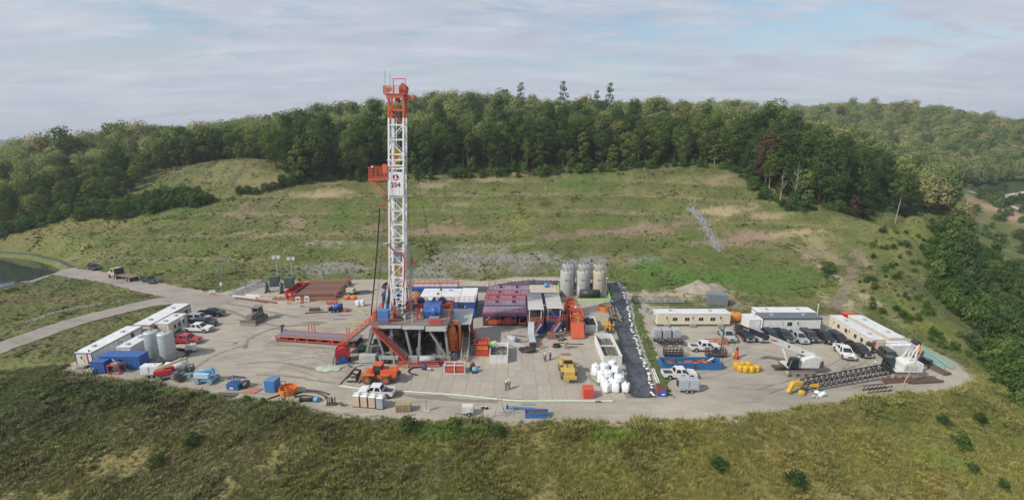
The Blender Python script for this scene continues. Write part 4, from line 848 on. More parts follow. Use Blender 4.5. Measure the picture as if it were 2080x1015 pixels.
# ------------------------------------------------------------------ people: one skinned body, clothes and helmet on it
def skin_obj(name, chains, mat, parent, sub=1):
    me = bpy.data.meshes.new(name); V = []; E = []; Rr = []; roots = []; idx = {}
    for ch in chains:
        prev = None
        for j, (p, r) in enumerate(ch):
            k = tuple(round(c, 4) for c in p)
            if k in idx: i = idx[k]
            else:
                i = len(V); idx[k] = i; V.append(p); Rr.append(r)
                if prev is None: roots.append(i)
            if prev is not None: E.append((prev, i))
            prev = i
    me.from_pydata(V, E, []); o = bpy.data.objects.new(name, me); COL.objects.link(o); o.parent = parent
    sk = o.modifiers.new('skin', 'SKIN'); sk.use_smooth_shade = True
    ly = me.skin_vertices[0] if me.skin_vertices else None
    if ly is None:
        bpy.context.view_layer.objects.active = o; bpy.ops.mesh.customdata_skin_add() ; ly = me.skin_vertices[0]
    for i, r in enumerate(Rr): ly.data[i].radius = (r, r); ly.data[i].use_root = i in roots
    if sub: s = o.modifiers.new('round', 'SUBSURF'); s.levels = sub; s.render_levels = sub
    me.materials.append(mat); return o
def person(label, x, y, rz, top, legs, hat, pose='stand', vest=None, group='workers on the site'):
    t = thing('person', label, 'person', (x, y, 0.05), rz, group)
    # faces +x; joints (x forward, y left, z up)
    st = {'stand': 0.0, 'walk': 0.26, 'bend': 0.05}[pose]; ln = {'stand': 0.02, 'walk': 0.06, 'bend': 0.35}[pose]
    pel = (0, 0, 0.95); ch = (ln*0.6, 0, 1.28 if pose != 'bend' else 1.2); nk = (ln, 0, 1.50 if pose != 'bend' else 1.36); hd = (ln+0.03 if pose != 'bend' else ln+0.12, 0, 1.62 if pose != 'bend' else 1.44); tp = (hd[0]+0.01, 0, hd[2]+0.11)
    legL = [(pel, 0.15), ((0.0, 0.10, 0.88), 0.10), ((st*0.6+0.02, 0.11, 0.50), 0.07), ((st*0.7-0.01, 0.11, 0.10), 0.05)]; legR = [(pel, 0.15), ((0.0, -0.10, 0.88), 0.10), ((-st*0.3+0.03, -0.11, 0.50), 0.07), ((-st*0.95, -0.11, 0.10), 0.05)]
    footL = [((st*0.7-0.01, 0.11, 0.10), 0.05), ((st*0.7+0.16, 0.12, 0.04), 0.04)]; footR = [((-st*0.95, -0.11, 0.10), 0.05), ((-st*0.95+0.16, -0.12, 0.04), 0.04)]
    arms = []; hands = []
    for s in (1, -1):
        fw = {'stand': 0.08 if s > 0 else 0.30, 'walk': -0.12*s+0.1, 'bend': 0.36}[pose]
        sh = (ch[0]+ln*0.2, s*0.20, ch[2]+0.14); el = (ch[0]+fw*0.35, s*0.27, ch[2]-0.14); wr = (ch[0]+fw+0.04, s*0.24, ch[2]-0.36+fw*0.35)
        arms.append([(ch, 0.155), (sh, 0.075), (el, 0.052), (wr, 0.036)])
        dv = (Vector(wr)-Vector(el)).normalized(); pm = Vector(wr)+dv*0.085; palm = [(wr, 0.036), (tuple(pm), 0.042)]; hands.append(palm)
        for k, l in enumerate((0.06, 0.075, 0.08, 0.07)):
            o = Vector((0.028-0.019*k, 0, 0)); a = pm+dv*0.02+o; hands.append([(tuple(a), 0.011), (tuple(a+dv*l*0.5+Vector((0, -s*0.008, 0))), 0.010), (tuple(a+dv*l+Vector((0, -s*0.03, 0))), 0.008)])
        a = pm-dv*0.03+Vector((0.035, 0, 0)); hands.append([(tuple(a), 0.012), (tuple(a+dv*0.035+Vector((0.025, -s*0.01, 0))), 0.010), (tuple(a+dv*0.06+Vector((0.03, -s*0.02, 0))), 0.009)])
    body = [[(pel, 0.15), (ch, 0.155), (nk, 0.058), (hd, 0.095), (tp, 0.075)], legL, legR, footL, footR]+arms+hands
    skin_obj('body', body, skin, t)
    f = Vector(hd); B().lump(f.x+0.098, 0, f.z-0.01, 0.022, 0.016, 0.028, 6, 4, 0).lump(f.x+0.088, 0.036, f.z+0.022, 0.01, 0.014, 0.009, 6, 4, 0).lump(f.x+0.088, -0.036, f.z+0.022, 0.01, 0.014, 0.009, 6, 4, 0).box(f.x+0.082, f.x+0.092, -0.025, 0.025, f.z-0.056, f.z-0.046).lump(f.x, 0.098, f.z, 0.022, 0.01, 0.03, 6, 4, 0).lump(f.x, -0.098, f.z, 0.022, 0.01, 0.03, 6, 4, 0).make('face', skin, t)
    g = lambda c, e: [(p, r+e) for p, r in c]
    jk = [[(pel, 0.172), (ch, 0.178), ((nk[0], 0, nk[2]-0.05), 0.085)]]+[g(a, 0.02) for a in arms]; jk = [[(p, 0.178 if p == ch else r) for p, r in c] for c in jk]
    skin_obj('jacket', jk, top, t)
    skin_obj('trousers', [[(p, r+0.022) for p, r in legL], [(p, r+0.022) for p, r in legR]], legs, t)
    if vest: skin_obj('safety_vest', [[((pel[0], 0, pel[2]+0.1), 0.19), (ch, 0.192), ((nk[0], 0, nk[2]-0.09), 0.12)]], vest, t)
    skin_obj('boots', [g(footL, 0.02), g(footR, 0.02)], black, t)
    z = hd[2]+0.03; xx = hd[0]+0.01
    B().lathe([(0.155, z), (0.16, z+0.015), (0.13, z+0.03), (0.125, z+0.08), (0.10, z+0.125), (0.05, z+0.15), (0.01, z+0.155)], xx, 0, 14).make('hard_hat', hat, t, True)
    return t
# ------------------------------------------------------------------ mats, liner, containment
matm = M('rig_mat', (0.385, 0.340, 0.280), 0.85, var=0.045, dirt=0.6, scale=0.35, dcol=(0.27, 0.24, 0.205)); seam = M('mat_seam', (0.25, 0.22, 0.185), 0.9)
MATP = [(-29.6, 76.6), (2, 71.9), (19.6, 72.4), (21.0, 81), (22.8, 96), (24.6, 119.5), (12.2, 119.8), (11.5, 117), (-7, 117), (-7, 106), (-30, 106), (-30.2, 84)]
mf = sheet('mat_floor', MATP, 0.008, seam, 0, 2, 'floor of tan rig mats under and around the drilling rig')
mrr = random.Random(4); mcache = {}
W_, Lm = 2.4, 4.9; xk = -29.4
while xk < 24.4:
    yk = max(71.9 if xk > 2 else 76.6+(xk+29.6)*(-4.7/31.6), 71.9)+0.06
    while yk < 118:
        y2 = yk+Lm
        c = (xk+W_/2, (yk+y2)/2)
        dd = polydist(np.array([xk+0.1, xk+W_-0.1, c[0]]), np.array([c[1], c[1], c[1]]), MATP)
        if (dd < 0.4).all():
            key = 0
            if key not in mcache: mcache[key] = B().box(-W_/2+0.018, W_/2-0.018, -Lm/2+0.018, Lm/2-0.018, 0, 0.05).mesh('mat'); mcache[key].materials.append(matm)
            o = bpy.data.objects.new('mat', mcache[key]); COL.objects.link(o); o.parent = mf; o.location = (c[0], c[1], 0.005+mrr.uniform(-0.004, 0.012)); o.rotation_euler = (0, 0, mrr.uniform(-0.004, 0.004))
        yk = y2
    xk += W_
inner = [(19.3, 72.6), (20.6, 81), (21.9, 92), (22.9, 103), (24.3, 114), (26.2, 128), (26.6, 136)]
outer = [(23.2, 72.6), (24.3, 80), (25.3, 90), (26.2, 99), (27.6, 108), (29.0, 116.5), (30.0, 125.5), (30.6, 135.5)]
lin = B()
def resamp(l, n):
    L_ = [Vector((p[0], p[1], 0)) for p in l]; d = [0]
    for a, b_ in zip(L_[:-1], L_[1:]): d.append(d[-1]+(b_-a).length)
    out = []
    for i in range(n):
        s = d[-1]*i/(n-1); k = max(j for j in range(len(d)-1) if d[j] <= s+1e-6); out.append(L_[k].lerp(L_[k+1], (s-d[k])/(d[k+1]-d[k])))
    return out
ia, oa = resamp(inner, 60), resamp(outer, 60); rr_ = random.Random(2); mcol = 7
for a, b_ in zip(ia, oa):
    for k in range(mcol):
        t = k/(mcol-1); p = a.lerp(b_, t); lin.v.append((p.x+rr_.uniform(-.08, .08), p.y, 0.08+0.22*rr_.random()**2+(0.28 if k >= mcol-2 else 0.22 if k == 0 else 0)))
lin.f = [(i*mcol+k, i*mcol+k+1, (i+1)*mcol+k+1, (i+1)*mcol+k) for i in range(59) for k in range(mcol-1)]
tag(lin.make('liner_strip', liner), 'black plastic liner strip along the right side of the mats', kind='structure')
lin2 = B(); back = [(26.8, 133.6), (14, 137.2), (6, 138.0), (0, 136.4), (-7, 132.0), (-16, 131.5), (-27, 131)]; front_ = [(26.8, 130.8), (14, 134.2), (6, 132), (0, 130), (-7, 127.5), (-16, 127.5), (-27, 127)]
for a, b_ in zip(resamp(back, 40), resamp(front_, 40)):
    for k in range(4): p = a.lerp(b_, k/3); lin2.v.append((p.x, p.y, 0.07+0.1*rr_.random()+(0.25 if k == 0 else 0)))
lin2.f = [(i*4+k, i*4+k+1, (i+1)*4+k+1, (i+1)*4+k) for i in range(39) for k in range(3)]
tag(lin2.make('liner_strip', liner), 'black plastic liner strip behind the mud tanks', kind='structure')
sb = [B().lump(0, 0, 0.09, 0.33, 0.2, 0.11, 9, 5, 0.1, 0.8, s).mesh('sandbag') for s in (1, 2, 3)]
for m_ in sb: m_.materials.append(fabric)
def bags(line, n, zz, lab, grp):
    for p in resamp(line, n):
        if random.random() < 0.22: continue
        o = bpy.data.objects.new('sandbag', random.choice(sb)); COL.objects.link(o); o.location = (p.x+random.uniform(-.25, .25), p.y+random.uniform(-.3, .3), zz); o.rotation_euler = (0, 0, random.uniform(0, 3.1)); tag(o, lab, 'sandbag', grp)
bags([(q[0]-0.2, q[1]) for q in outer], 74, 0.43, 'white sandbag in the row along the right edge of the black liner', 'white sandbags along the liner strip')
bags(back[1:5], 22, 0.36, 'white sandbag on the liner behind the mud tanks', 'white sandbags behind the mud tanks')
grs = strip('grass_verge', [(25.2, 73.6), (26.3, 80), (27.2, 90), (28.2, 99), (29.6, 108), (31.4, 117), (32.4, 124)], 1.9, 0.012, tint_mat('verge_soil', False), 0.4, False, 'narrow grassy verge beside the black liner')
vc = grs.data.color_attributes.new('tint', 'FLOAT_COLOR', 'POINT'); vc.data.foreach_set('color', np.tile(np.array((0.11, 0.14, 0.05, 1), np.float32), len(grs.data.vertices)))
vx = np.array([v.co.x for v in grs.data.vertices]); vy = np.array([v.co.y for v in grs.data.vertices]); kx = rng.integers(0, len(vx), 1500); gxx = vx[kx]+rng.normal(0, 0.15, 1500); gyy = vy[kx]+rng.normal(0, 0.5, 1500)
cc = np.tile(np.array((0.11, 0.15, 0.045)), (1500, 1))*rng.uniform(0.7, 1.4, (1500, 1)); ss = rng.uniform(0.15, 0.4, 1500)
scatter('verge_grass', np.c_[gxx, gyy, np.full(1500, 0.0)], rng.integers(0, 4, 1500), np.c_[np.zeros((1500, 2)), rng.uniform(0, 6, 1500)], np.c_[ss, ss, ss], cc, 'green grass growing beside the black liner', tufts)
t = thing('containment_wall', 'lime green containment wall around the silos', 'wall', (19.2, 127, 0))
for a, b_ in (((-7, -6.7), (6.2, -6.7)), ((6.2, -6.7), (7.2, 6.2)), ((7.2, 6.2), (-6, 6.8)), ((-6, 6.8), (-7, -6.7))): B().bar((a[0], a[1], 0.35), (b_[0], b_[1], 0.35), 0.16, 0.7).make('wall_panel', lime, t)
# tyre tracks and stains on the gravel
for i, (ln, w) in enumerate([([(440, 614), (500, 622), (560, 636), (610, 645)], 0.9), ([(440, 625), (470, 632), (500, 645), (530, 655), (575, 662), (650, 657)], 1.0), ([(650, 659), (600, 660), (560, 666), (530, 676), (505, 690), (498, 708)], 0.8), ([(530, 655), (536, 645), (530, 635)], 1.1),
                             ([(560, 700), (600, 702), (680, 708)], 0.5), ([(800, 798), (860, 806), (930, 812), (1010, 815)], 0.9), ([(1560, 800), (1620, 780), (1690, 760), (1760, 735)], 0.25), ([(1540, 790), (1610, 770), (1680, 750)], 0.25), ([(480, 740), (560, 735), (640, 750), (690, 752)], 0.4), ([(520, 760), (600, 765), (680, 778)], 0.4), ([(500, 700), (440, 720), (400, 745)], 0.5)]):
    strip('tyre_track', [gp(*p) for p in ln], w, 0.006+0.0012*i, mudmat, 0.12, False, 'darker wet tyre track across the gravel', i, 0.5)
for i, (px, py, rx, ry) in enumerate([(640, 655, 3.2, 1.0), (700, 640, 2.2, 0.8), (690, 648, 1.8, 0.6), (880, 806, 3.5, 0.8), (1150, 720, 1.3, 0.9), (1160, 705, 1.8, 0.7)]):
    c = gp(px, py); rr2 = random.Random(i); sheet('mud_stain', [(c[0]+rx*math.cos(a*0.35)*rr2.uniform(0.6, 1.1), c[1]+ry*math.sin(a*0.35)*rr2.uniform(0.6, 1.1)) for a in range(18)], 0.022+0.0012*i if py < 660 or py > 800 else 0.075, mudmat, 0.05, 0.5, 'dark muddy stain on the pad')
fm = gravel('faint_track_gravel', (0.315, 0.285, 0.25)); tr = random.Random(21)
for i in range(26):
    a = gp(tr.uniform(430, 700) if i < 15 else tr.uniform(1340, 1900), tr.uniform(640, 800)); an = tr.uniform(-0.5, 0.4); L0 = tr.uniform(8, 26); cv = tr.uniform(-0.5, 0.5); ln = [(a[0]+L0*(k/4)*math.cos(an+cv*k/4), a[1]+L0*(k/4)*math.sin(an+cv*k/4)) for k in range(5)]
    if polydist(np.array([p[0] for p in ln]), np.array([p[1] for p in ln]), PAD).max() > -2: continue
    for s in (-0.9, 0.9): strip('tyre_track', [(p[0]-s*math.sin(an), p[1]+s*math.cos(an)) for p in ln], 0.32, 0.0035+0.0004*(2*i+(s > 0)), fm, 0.1, False, 'faint tyre rut in the gravel', i, 0.6)
# ------------------------------------------------------------------ left-hand group: cabins, tanks, lifts, cars
t, bx = cabin('site_trailer', 'long white trailer with dark trim at the left end of the pad', 'trailer', -80.1, -77.1, 83.4, 96.0, 3.0, white, whiteroof, 'white site trailers', trim=darksteel)
opening(t, 'r', bx, 3.6, 1.0, 0.9, 1.7, 'window'); opening(t, 'r', bx, 0.6, 0.5, 0.9, 2.0, 'door'); opening(t, 'f', bx, -0.4, 0.5, 0.95, 2.0, 'door', cream)
B().box(0.55, 0.75, bx[2]-0.05, bx[2], 0.5, 2.8).make('striped_panel', red, t); B().box(bx[1], bx[1]+0.04, -0.04, 0.04, 0.45, 2.85).make('joint_strip', darksteel, t)
for px_ in (-1.35, 0.95): B().tube((px_, bx[2]+0.25, 3.0), (px_, bx[2]+0.25, 3.35), 0.12).make('roof_vent', darksteel, t)
t, bx = cabin('site_trailer', 'short white container between the long trailer and the silver tanks', 'trailer', -74.9, -72.3, 86.4, 92.4, 2.65, white, whiteroof, 'white site trailers', ribs=1.5)
B().box(-1.0, -0.5, bx[2]-0.05, bx[2], 1.5, 2.1).make('sign_panel', red, t)
t, bx = cabin('site_trailer', 'long cream-ended trailer at the back left beside the gravel road', 'trailer', -79.2, -75.7, 96.6, 109.6, 3.1, cream, whiteroof, 'cream site trailers', trim=M('maroon_trim', (0.25, 0.03, 0.06)))
for u in (2.5, 4.8): opening(t, 'r', bx, u, 1.2, 1.0, 1.0, 'window')
opening(t, 'f', bx, 0.9, 1.1, 0.9, 1.0, 'window'); opening(t, 'r', bx, 5.6, 0.5, 0.9, 2.0, 'door')
t, bx = cabin('site_trailer', 'cream trailer with three windows facing the parked cars at left', 'trailer', -75.3, -72.5, 97.4, 103.4, 3.0, cream, whiteroof, 'cream site trailers')
for u in (-1.2, 0.2, 1.5): opening(t, 'r', bx, u, 1.15, 0.75, 1.0, 'window')
B().box(bx[0]-0.02, bx[0]+0.5, bx[2]-0.04, bx[2], 1.4, 2.7).make('sign_panel', red, t)
for x, y, lb in ((-68.7, 87.6, 'silver upright tank nearer the white container, left of the pair'), (-65.7, 87.0, 'silver upright tank on the right of the pair by the red pickup')):
    tank_v('storage_tank', lb, x, y, 1.35, 5.3, silver, 'pair of silver upright tanks', 2.2)
hose('tank_berm', 'dark rubber berm ring around the two silver tanks', [(-67.2+4.3*math.cos(a*0.3), 87.6+3.2*math.sin(a*0.3), 0.28) for a in range(22)], 0.26, black, 'berm', n=8)
t, bx = cabin('shipping_container', 'blue shipping container in front of the white trailers', 'container', -75.0, -67.8, 82.5, 84.9, 2.6, blue, blue, 'blue steel containers', base=0.12, ribs=0.6)
opening(t, 'f', bx, 0.2, 1.3, 0.8, 0.7, 'window', navy); B().box(bx[1], bx[1]+0.05, -1.1, -0.02, 0.2, 2.4).make('door', blue, t); B().box(bx[1], bx[1]+0.05, 0.02, 1.1, 0.2, 2.4).make('door', blue, t)
t, bx = cabin('equipment_cabinet', 'square blue cabinet at the left front corner of the pad', 'cabinet', -75.4, -73.0, 80.9, 82.3, 2.3, blue, blue, 'blue steel containers', base=0.12)
B().box(-0.2, 0.2, bx[2]-0.03, bx[2], 1.9, 2.05).make('warning_plate', red, t); B().box(-0.95, -0.7, bx[2]-0.03, bx[2], 0.9, 1.1).make('label_plate', white, t)
t = thing('pump_skid', 'red pipe frame skid with a pump beside the blue cabinet', 'pump skid', (-71.2, 81.3, 0)); f = B()
for x in (-1, 1):
    for y in (-0.7, 0.7): f.bar((x, y, 0), (x, y, 1.7), 0.12)
for z in (0.1, 1.7):
    for y in (-0.7, 0.7): f.bar((-1, y, z), (1, y, z), 0.12)
    for x in (-1, 1): f.bar((x, -0.7, z), (x, 0.7, z), 0.12)
f.make('frame', rigred, t); B().lump(0, 0, 0.8, 0.7, 0.45, 0.5, 10, 6, 0.05).make('pump', greasy, t); B().path([(0.2, 0, 1.2), (0.3, 0, 1.9), (-0.2, 0, 2.4), (-0.6, 0.2, 2.5)], 0.09, 8).make('pipe', palegrey, t); B().box(-0.6, 0.6, -0.5, 0.5, 1.72, 1.95).make('engine_cover', midgrey, t)
# towable generator, white
def gen_trailer(label, x, y, rz, mat, group='towed generators', L_=3.2, W2=1.5, Hh=1.6):
    t = thing('generator_trailer', label, 'generator', (x, y, 0), rz, group); axle_trailer(t, -L_/2, L_/2, W2, 0.62, (-0.4, 0.4), palegrey)
    B().taper(-L_/2, L_/2, -W2/2, W2/2, 0.62, 0.62+Hh, 0.05, 0.05, 0.08, 0.08).make('housing', mat, t)
    for x_ in (-L_*0.25, L_*0.25):
        for s in (-1, 1): B().box(x_-L_*0.2, x_+L_*0.2, s*(W2/2)-0.06, s*(W2/2)+0.012, 0.8, 0.55+Hh).make('panel_door', mat, t)
    B().box(-L_/2-0.02, -L_/2+0.1, -W2/3, W2/3, 0.85, 0.5+Hh).make('louvre', darksteel, t); B().tube((0.7, 0, 0.6+Hh), (0.7, 0, 0.9+Hh), 0.08).make('exhaust', midgrey, t)
    B().box(L_*0.1, L_*0.3, -W2/2-0.03, -W2/2+0.02, 1.2, 1.7).make('control_panel', darksteel, t)
    return t
gen_trailer('white towed generator on two axles beside the beige lift', -63.8, 80.0, 0.05, white)
t = thing('water_tank', 'small white horizontal tank behind the beige lift', 'tank', (-61.2, 82.2, 0)); B().tube((-1.6, 0, 0.9), (1.6, 0, 0.9), 0.7, 16).make('shell', white, t, True)
for x in (-1, 1): B().box(x-0.15, x+0.15, -0.6, 0.6, 0, 0.5).make('saddle', midgrey, t)
B().tube((0, 0, 1.5), (0, 0, 1.75), 0.2).make('lid', darksteel, t)
def boom_lift(label, x, y, rz, body, boom, engine, kind):
    t = thing('boom_lift', label, 'lift', (x, y, 0), rz)
    for xw in (-1.15, 1.15):
        for s in (-1, 1):
            w = B().wheel(xw, s*1.0, 0.48, 0.48, 0.36, n=16).make('wheel', M('tyre_pale', (0.30, 0.28, 0.25), 0.8), t); B().disc(xw, s*1.0, 0.48, 0.26, 0.38).make('rim', body, w)
    B().box(-1.5, 1.5, -0.75, 0.75, 0.42, 0.85).make('chassis', body, t); B().tube((0, 0, 0.85), (0, 0, 1.05), 0.6, 16).make('turntable', darksteel, t)
    for s in (-1, 1): B().box(-1.7, 0.9, s*0.62-0.34, s*0.62+0.34, 1.05, 1.85).make('engine_housing', engine, t)
    if kind == 'tele':
        B().bar((-1.6, 0, 1.8), (2.6, 0, 3.2), 0.45, 0.5).make('boom', boom, t); B().bar((2.4, 0, 3.1), (3.3, 0, 3.35), 0.3, 0.34).make('boom_tip', boom, t); B().bar((3.2, 0, 3.4), (3.4, 0, 1.4), 0.3).make('fly_arm', boom, t)
        B().box(2.9, 4.0, -0.8, 0.8, 0.5, 0.6).make('basket_floor', darksteel, t); B().rails([(2.9, -0.8, 0.6), (4.0, -0.8, 0.6), (4.0, 0.8, 0.6), (2.9, 0.8, 0.6), (2.9, -0.8, 0.6)], 1.1, 0.04, 0.6).make('basket', darksteel, t)
    else:
        B().bar((1.2, 0, 2.4), (-1.9, 0, 1.7), 0.3, 0.36).make('boom', boom, t); B().bar((-1.7, 0, 1.75), (-4.2, 0, 1.25), 0.2, 0.24).make('boom_tip', boom, t); B().bar((1.3, 0, 1.6), (1.1, 0, 2.6), 0.4, 0.4).make('mast', boom, t)
        B().box(-5.3, -4.3, -0.8, 0.8, 0.3, 0.38).make('basket_floor', darksteel, t); B().rails([(-5.3, -0.8, 0.4), (-4.3, -0.8, 0.4), (-4.3, 0.8, 0.4), (-5.3, 0.8, 0.4), (-5.3, -0.8, 0.4)], 1.1, 0.04, 0.6).make('basket', darksteel, t)
    return t
boom_lift('beige boom lift with a red engine housing beside the white generator', -60.7, 79.3, 0.35, palegrey, beige, red, 'tele')
boom_lift('light blue boom lift with its boom lowered to the left', -52.9, 78.0, -0.06, lblue, lblue, M('pale_blue_paint', (0.45, 0.58, 0.66)), 'low')
# vehicles on the left
vehicle('pickup', 'black', 'black pickup farthest back of the cars beside the cream trailer', -71.0, 109.6, 0.05)
vehicle('suv', 'silver', 'silver hatchback beside the cream trailer at left', -72.0, 106.6, 0.03)
vehicle('suv', 'black', 'black car between the silver hatchback and the white pickup', -68.9, 103.6, 0.0)
vehicle('pickup', 'white', 'white pickup beside the cream trailer at left', -68.4, 100.4, -0.04)
vehicle('pickup', 'red', 'red pickup parked behind the silver tanks', -67.2, 94.4, -0.06)
vehicle('pickup', 'green', 'dark green pickup on the pond road near the flatbed truck', *gp(304, 573), -0.5)
vehicle('suv', 'charcoal', 'small dark vehicle at the pond end of the road', *gp(191, 547), -0.6)
t = thing('light_plant', 'white light plant trailer with a folded mast behind the silver tanks', 'light tower', (-63.4, 90.2, 0), 0.2); axle_trailer(t, -0.9, 0.9, 1.2, 0.5, (0,), palegrey); B().taper(-0.85, 0.85, -0.6, 0.6, 0.5, 1.5, 0.05, 0.05, 0.05, 0.05).make('housing', white, t); B().tube((-0.6, 0, 1.5), (-0.8, 0, 7.0), 0.05).make('mast', palegrey, t); B().box(-1.0, -0.6, -0.5, 0.5, 6.9, 7.1).make('lamp_head', palegrey, t)
# flatbed truck
gx0, gy0 = gp(250, 566); t = thing('flatbed_truck', 'dusty white cab truck with an empty flatbed on the pond road', 'truck', (gx0, gy0, 0.05), 2.72)
B().box(-6.2, 1.2, -1.25, 1.25, 1.15, 1.35).make('deck', M('deck_wood', (0.22, 0.15, 0.12), 0.8, dirt=0.5), t); B().box(-6.2, 5.6, -0.45, 0.45, 0.7, 1.15).make('chassis', darksteel, t); B().box(1.2, 1.4, -1.2, 1.2, 1.2, 3.1).make('headboard', darksteel, t)
cb_ = B().prism([(1.9, 0.9), (4.0, 0.9), (4.0, 2.0), (3.6, 3.0), (1.9, 3.0)], -1.15, 1.15).make('cab', beige, t); B().prism([(4.0, 0.9), (5.7, 0.9), (5.75, 1.7), (4.0, 2.0)], -0.95, 0.95).make('hood', beige, t)
q = B(); quad_plate(q, [(4.0, -1.1, 2.0), (4.0, 1.1, 2.0), (3.6, 1.1, 3.0), (3.6, -1.1, 3.0)], 0.12, 0.02); q.make('windscreen', darkglass, cb_)
for s in (-1, 1): B().box(2.3, 3.4, s*1.15-0.02, s*1.15+0.02, 2.05, 2.8).make('side_window', darkglass, cb_); B().tube((1.7, s*1.0, 1.2), (1.7, s*1.0, 3.6), 0.09).make('exhaust', chrome, t); B().box(5.7, 5.78, s*0.7-0.15, s*0.7+0.15, 1.1, 1.35).make('headlight', lampw, t)
for xw in (-5.2, -4.0, 1.4, 2.6, 4.9):
    for s in (-1, 1): w = B().wheel(xw, s*1.02, 0.52, 0.52, 0.36, n=16).make('wheel', black, t); B().disc(xw, s*1.02, 0.52, 0.28, 0.38).make('rim', palegrey, w)
# crawler dozer
def tracks(t, L_, w, gap, h, mat, z0=0):
    for s in (-1, 1):
        pr = [(-L_/2+h*0.3, z0), (L_/2-h*0.3, z0), (L_/2, z0+h*0.3), (L_/2, z0+h*0.7), (L_/2-h*0.3, z0+h), (-L_/2+h*0.3, z0+h), (-L_/2, z0+h*0.7), (-L_/2, z0+h*0.3)]
        o = B().prism(pr, s*gap-w/2, s*gap+w/2).make('track', mat, t); n = int(L_/0.35)
        for i in range(n):
            x = -L_/2+h*0.3+(L_-h*0.6)*(i+0.5)/n; B().box(x-0.05, x+0.05, s*gap-w/2-0.01, s*gap+w/2+0.01, z0+h, z0+h+0.05).make('track_shoe', darksteel, o)
        for i in range(4):
            x = -L_/2+h*0.55+(L_-h*1.1)*i/3; B().disc(x, s*gap, z0+h*0.45, h*0.32, w+0.06, n=12).make('road_wheel', greasy, o)
t = thing('bulldozer', 'grey muddy crawler dozer with a cab standing alone on the gravel', 'bulldozer', (-58.8, 106.6, 0), R(-98)); dz = M('dusty_grey', (0.20, 0.185, 0.16), 0.8, dirt=0.6, dcol=(0.3, 0.27, 0.22))
tracks(t, 4.6, 0.55, 1.05, 1.0, dz); B().box(-2.0, 2.0, -0.75, 0.75, 0.6, 1.3).make('chassis', dz, t); B().box(0.2, 2.4, -0.6, 0.6, 1.2, 2.2).make('hood', dz, t); cb_ = B().taper(-1.6, 0.3, -0.85, 0.85, 1.3, 3.2, 0.1, 0.15, 0.1, 0.1).make('cab', dz, t)
B().box(0.2, 0.27, -0.6, 0.6, 2.2, 3.0).make('windscreen', darkglass, cb_); B().box(-1.63, -1.5, -0.6, 0.6, 2.2, 3.0).make('rear_window', darkglass, cb_)
for s in (-1, 1): B().box(-1.3, 0.0, s*0.84-0.06, s*0.84+0.02, 2.0, 2.95).make('side_window', darkglass, cb_); B().bar((0, s*1.4, 0.6), (2.9, s*1.4, 0.5), 0.18).make('push_arm', dz, t)
B().prism([(2.8, 0.1), (3.2, 0.05), (3.0, 0.6), (3.2, 1.3), (2.9, 1.3)], -1.9, 1.9).make('blade', dz, t); B().tube((1.2, 0.3, 2.2), (1.2, 0.3, 3.3), 0.08).make('exhaust', darksteel, t); B().box(-1.8, 0.5, -1.0, 1.0, 3.2, 3.3).make('roof', dz, t)
# sign, camera pole, pipe stand
t = thing('road_sign', 'white and red sign board at the road junction', 'sign', (-79.6, 124.6, 0), 0.2); B().box(-0.8, 0.8, -0.04, 0.04, 0.4, 1.5).make('board', white, t); B().box(-0.7, 0.7, -0.06, 0.0, 0.45, 0.7).make('red_band', red, t)
for x in (-0.6, 0.6): B().box(x-0.05, x+0.05, 0.04, 0.14, 0, 1.5).make('leg', wood, t)
t = thing('camera_pole', 'pole with a solar panel and a white box by the road junction', 'pole', (-78.6, 127.4, 0)); B().tube((0, 0, 0), (0, 0, 5.2), 0.06).make('pole', midgrey, t); B().box(-0.3, 0.3, -0.35, -0.05, 2.0, 2.8).make('control_box', white, t); B().bar((-0.6, 0, 4.9), (0.6, 0, 5.2), 1.0, 0.05).make('solar_panel', navy, t)
t = thing('steel_rack', 'long galvanised steel frame lying by the back of the pad', 'steel frame', (-72.9, 129.0, 0), R(78)); b = B()
for y in (-1.1, 0, 1.1): b.bar((-5, y, 0.35), (5, y, 0.35), 0.14, 0.2)
for y in (-1.1, 1.1): b.bar((-5, y, 1.1), (5, y, 1.1), 0.1)
b.make('beam', palegrey, t)
for i in range(6): x = -5+2*i; B().bar((x, -1.1, 0), (x, -1.1, 1.15), 0.1).bar((x, 1.1, 0), (x, 1.1, 1.15), 0.1).bar((x, -1.1, 0.3), (x, 1.1, 0.3), 0.1).make('cross_frame', palegrey, t)
for i, (p, q, m_, lb) in enumerate([((473, 602), (520, 606), white, 'white pipe end piece lying left of the rusty beams'), ((478, 606), (540, 615), rust, 'long rusty beam lying beside the white pipes'), ((500, 600), (530, 603), white, 'short white pipe lying on the gravel at the back left'), ((520, 610), (560, 616), rust, 'rusty channel lying towards the red dumpster')]):
    a = gp(*p); b_ = gp(*q); o = B().bar((a[0], a[1], 0.2), (b_[0], b_[1], 0.2), 0.35, 0.35).bar((a[0], a[1]+0.4, 0.15), (b_[0], b_[1]+0.4, 0.15), 0.2, 0.25).make('steel_beam', m_); tag(o, lb, 'beam')
t = thing('steel_skid', 'low rusty red skid frame left of the red dumpster', 'skid', (-60.5, 121.6, 0)); B().bar((-1.6, -0.6, 0.3), (1.6, -0.6, 0.3), 0.2).bar((-1.6, 0.6, 0.3), (1.6, 0.6, 0.3), 0.2).make('runner', rigred, t); B().bar((-1.5, -0.6, 0.5), (-1.5, 0.6, 0.5), 0.2).bar((1.5, -0.6, 0.5), (1.5, 0.6, 0.5), 0.2).bar((0, -0.6, 0.5), (0, 0.6, 0.5), 0.2).make('cross_bar', beige, t)
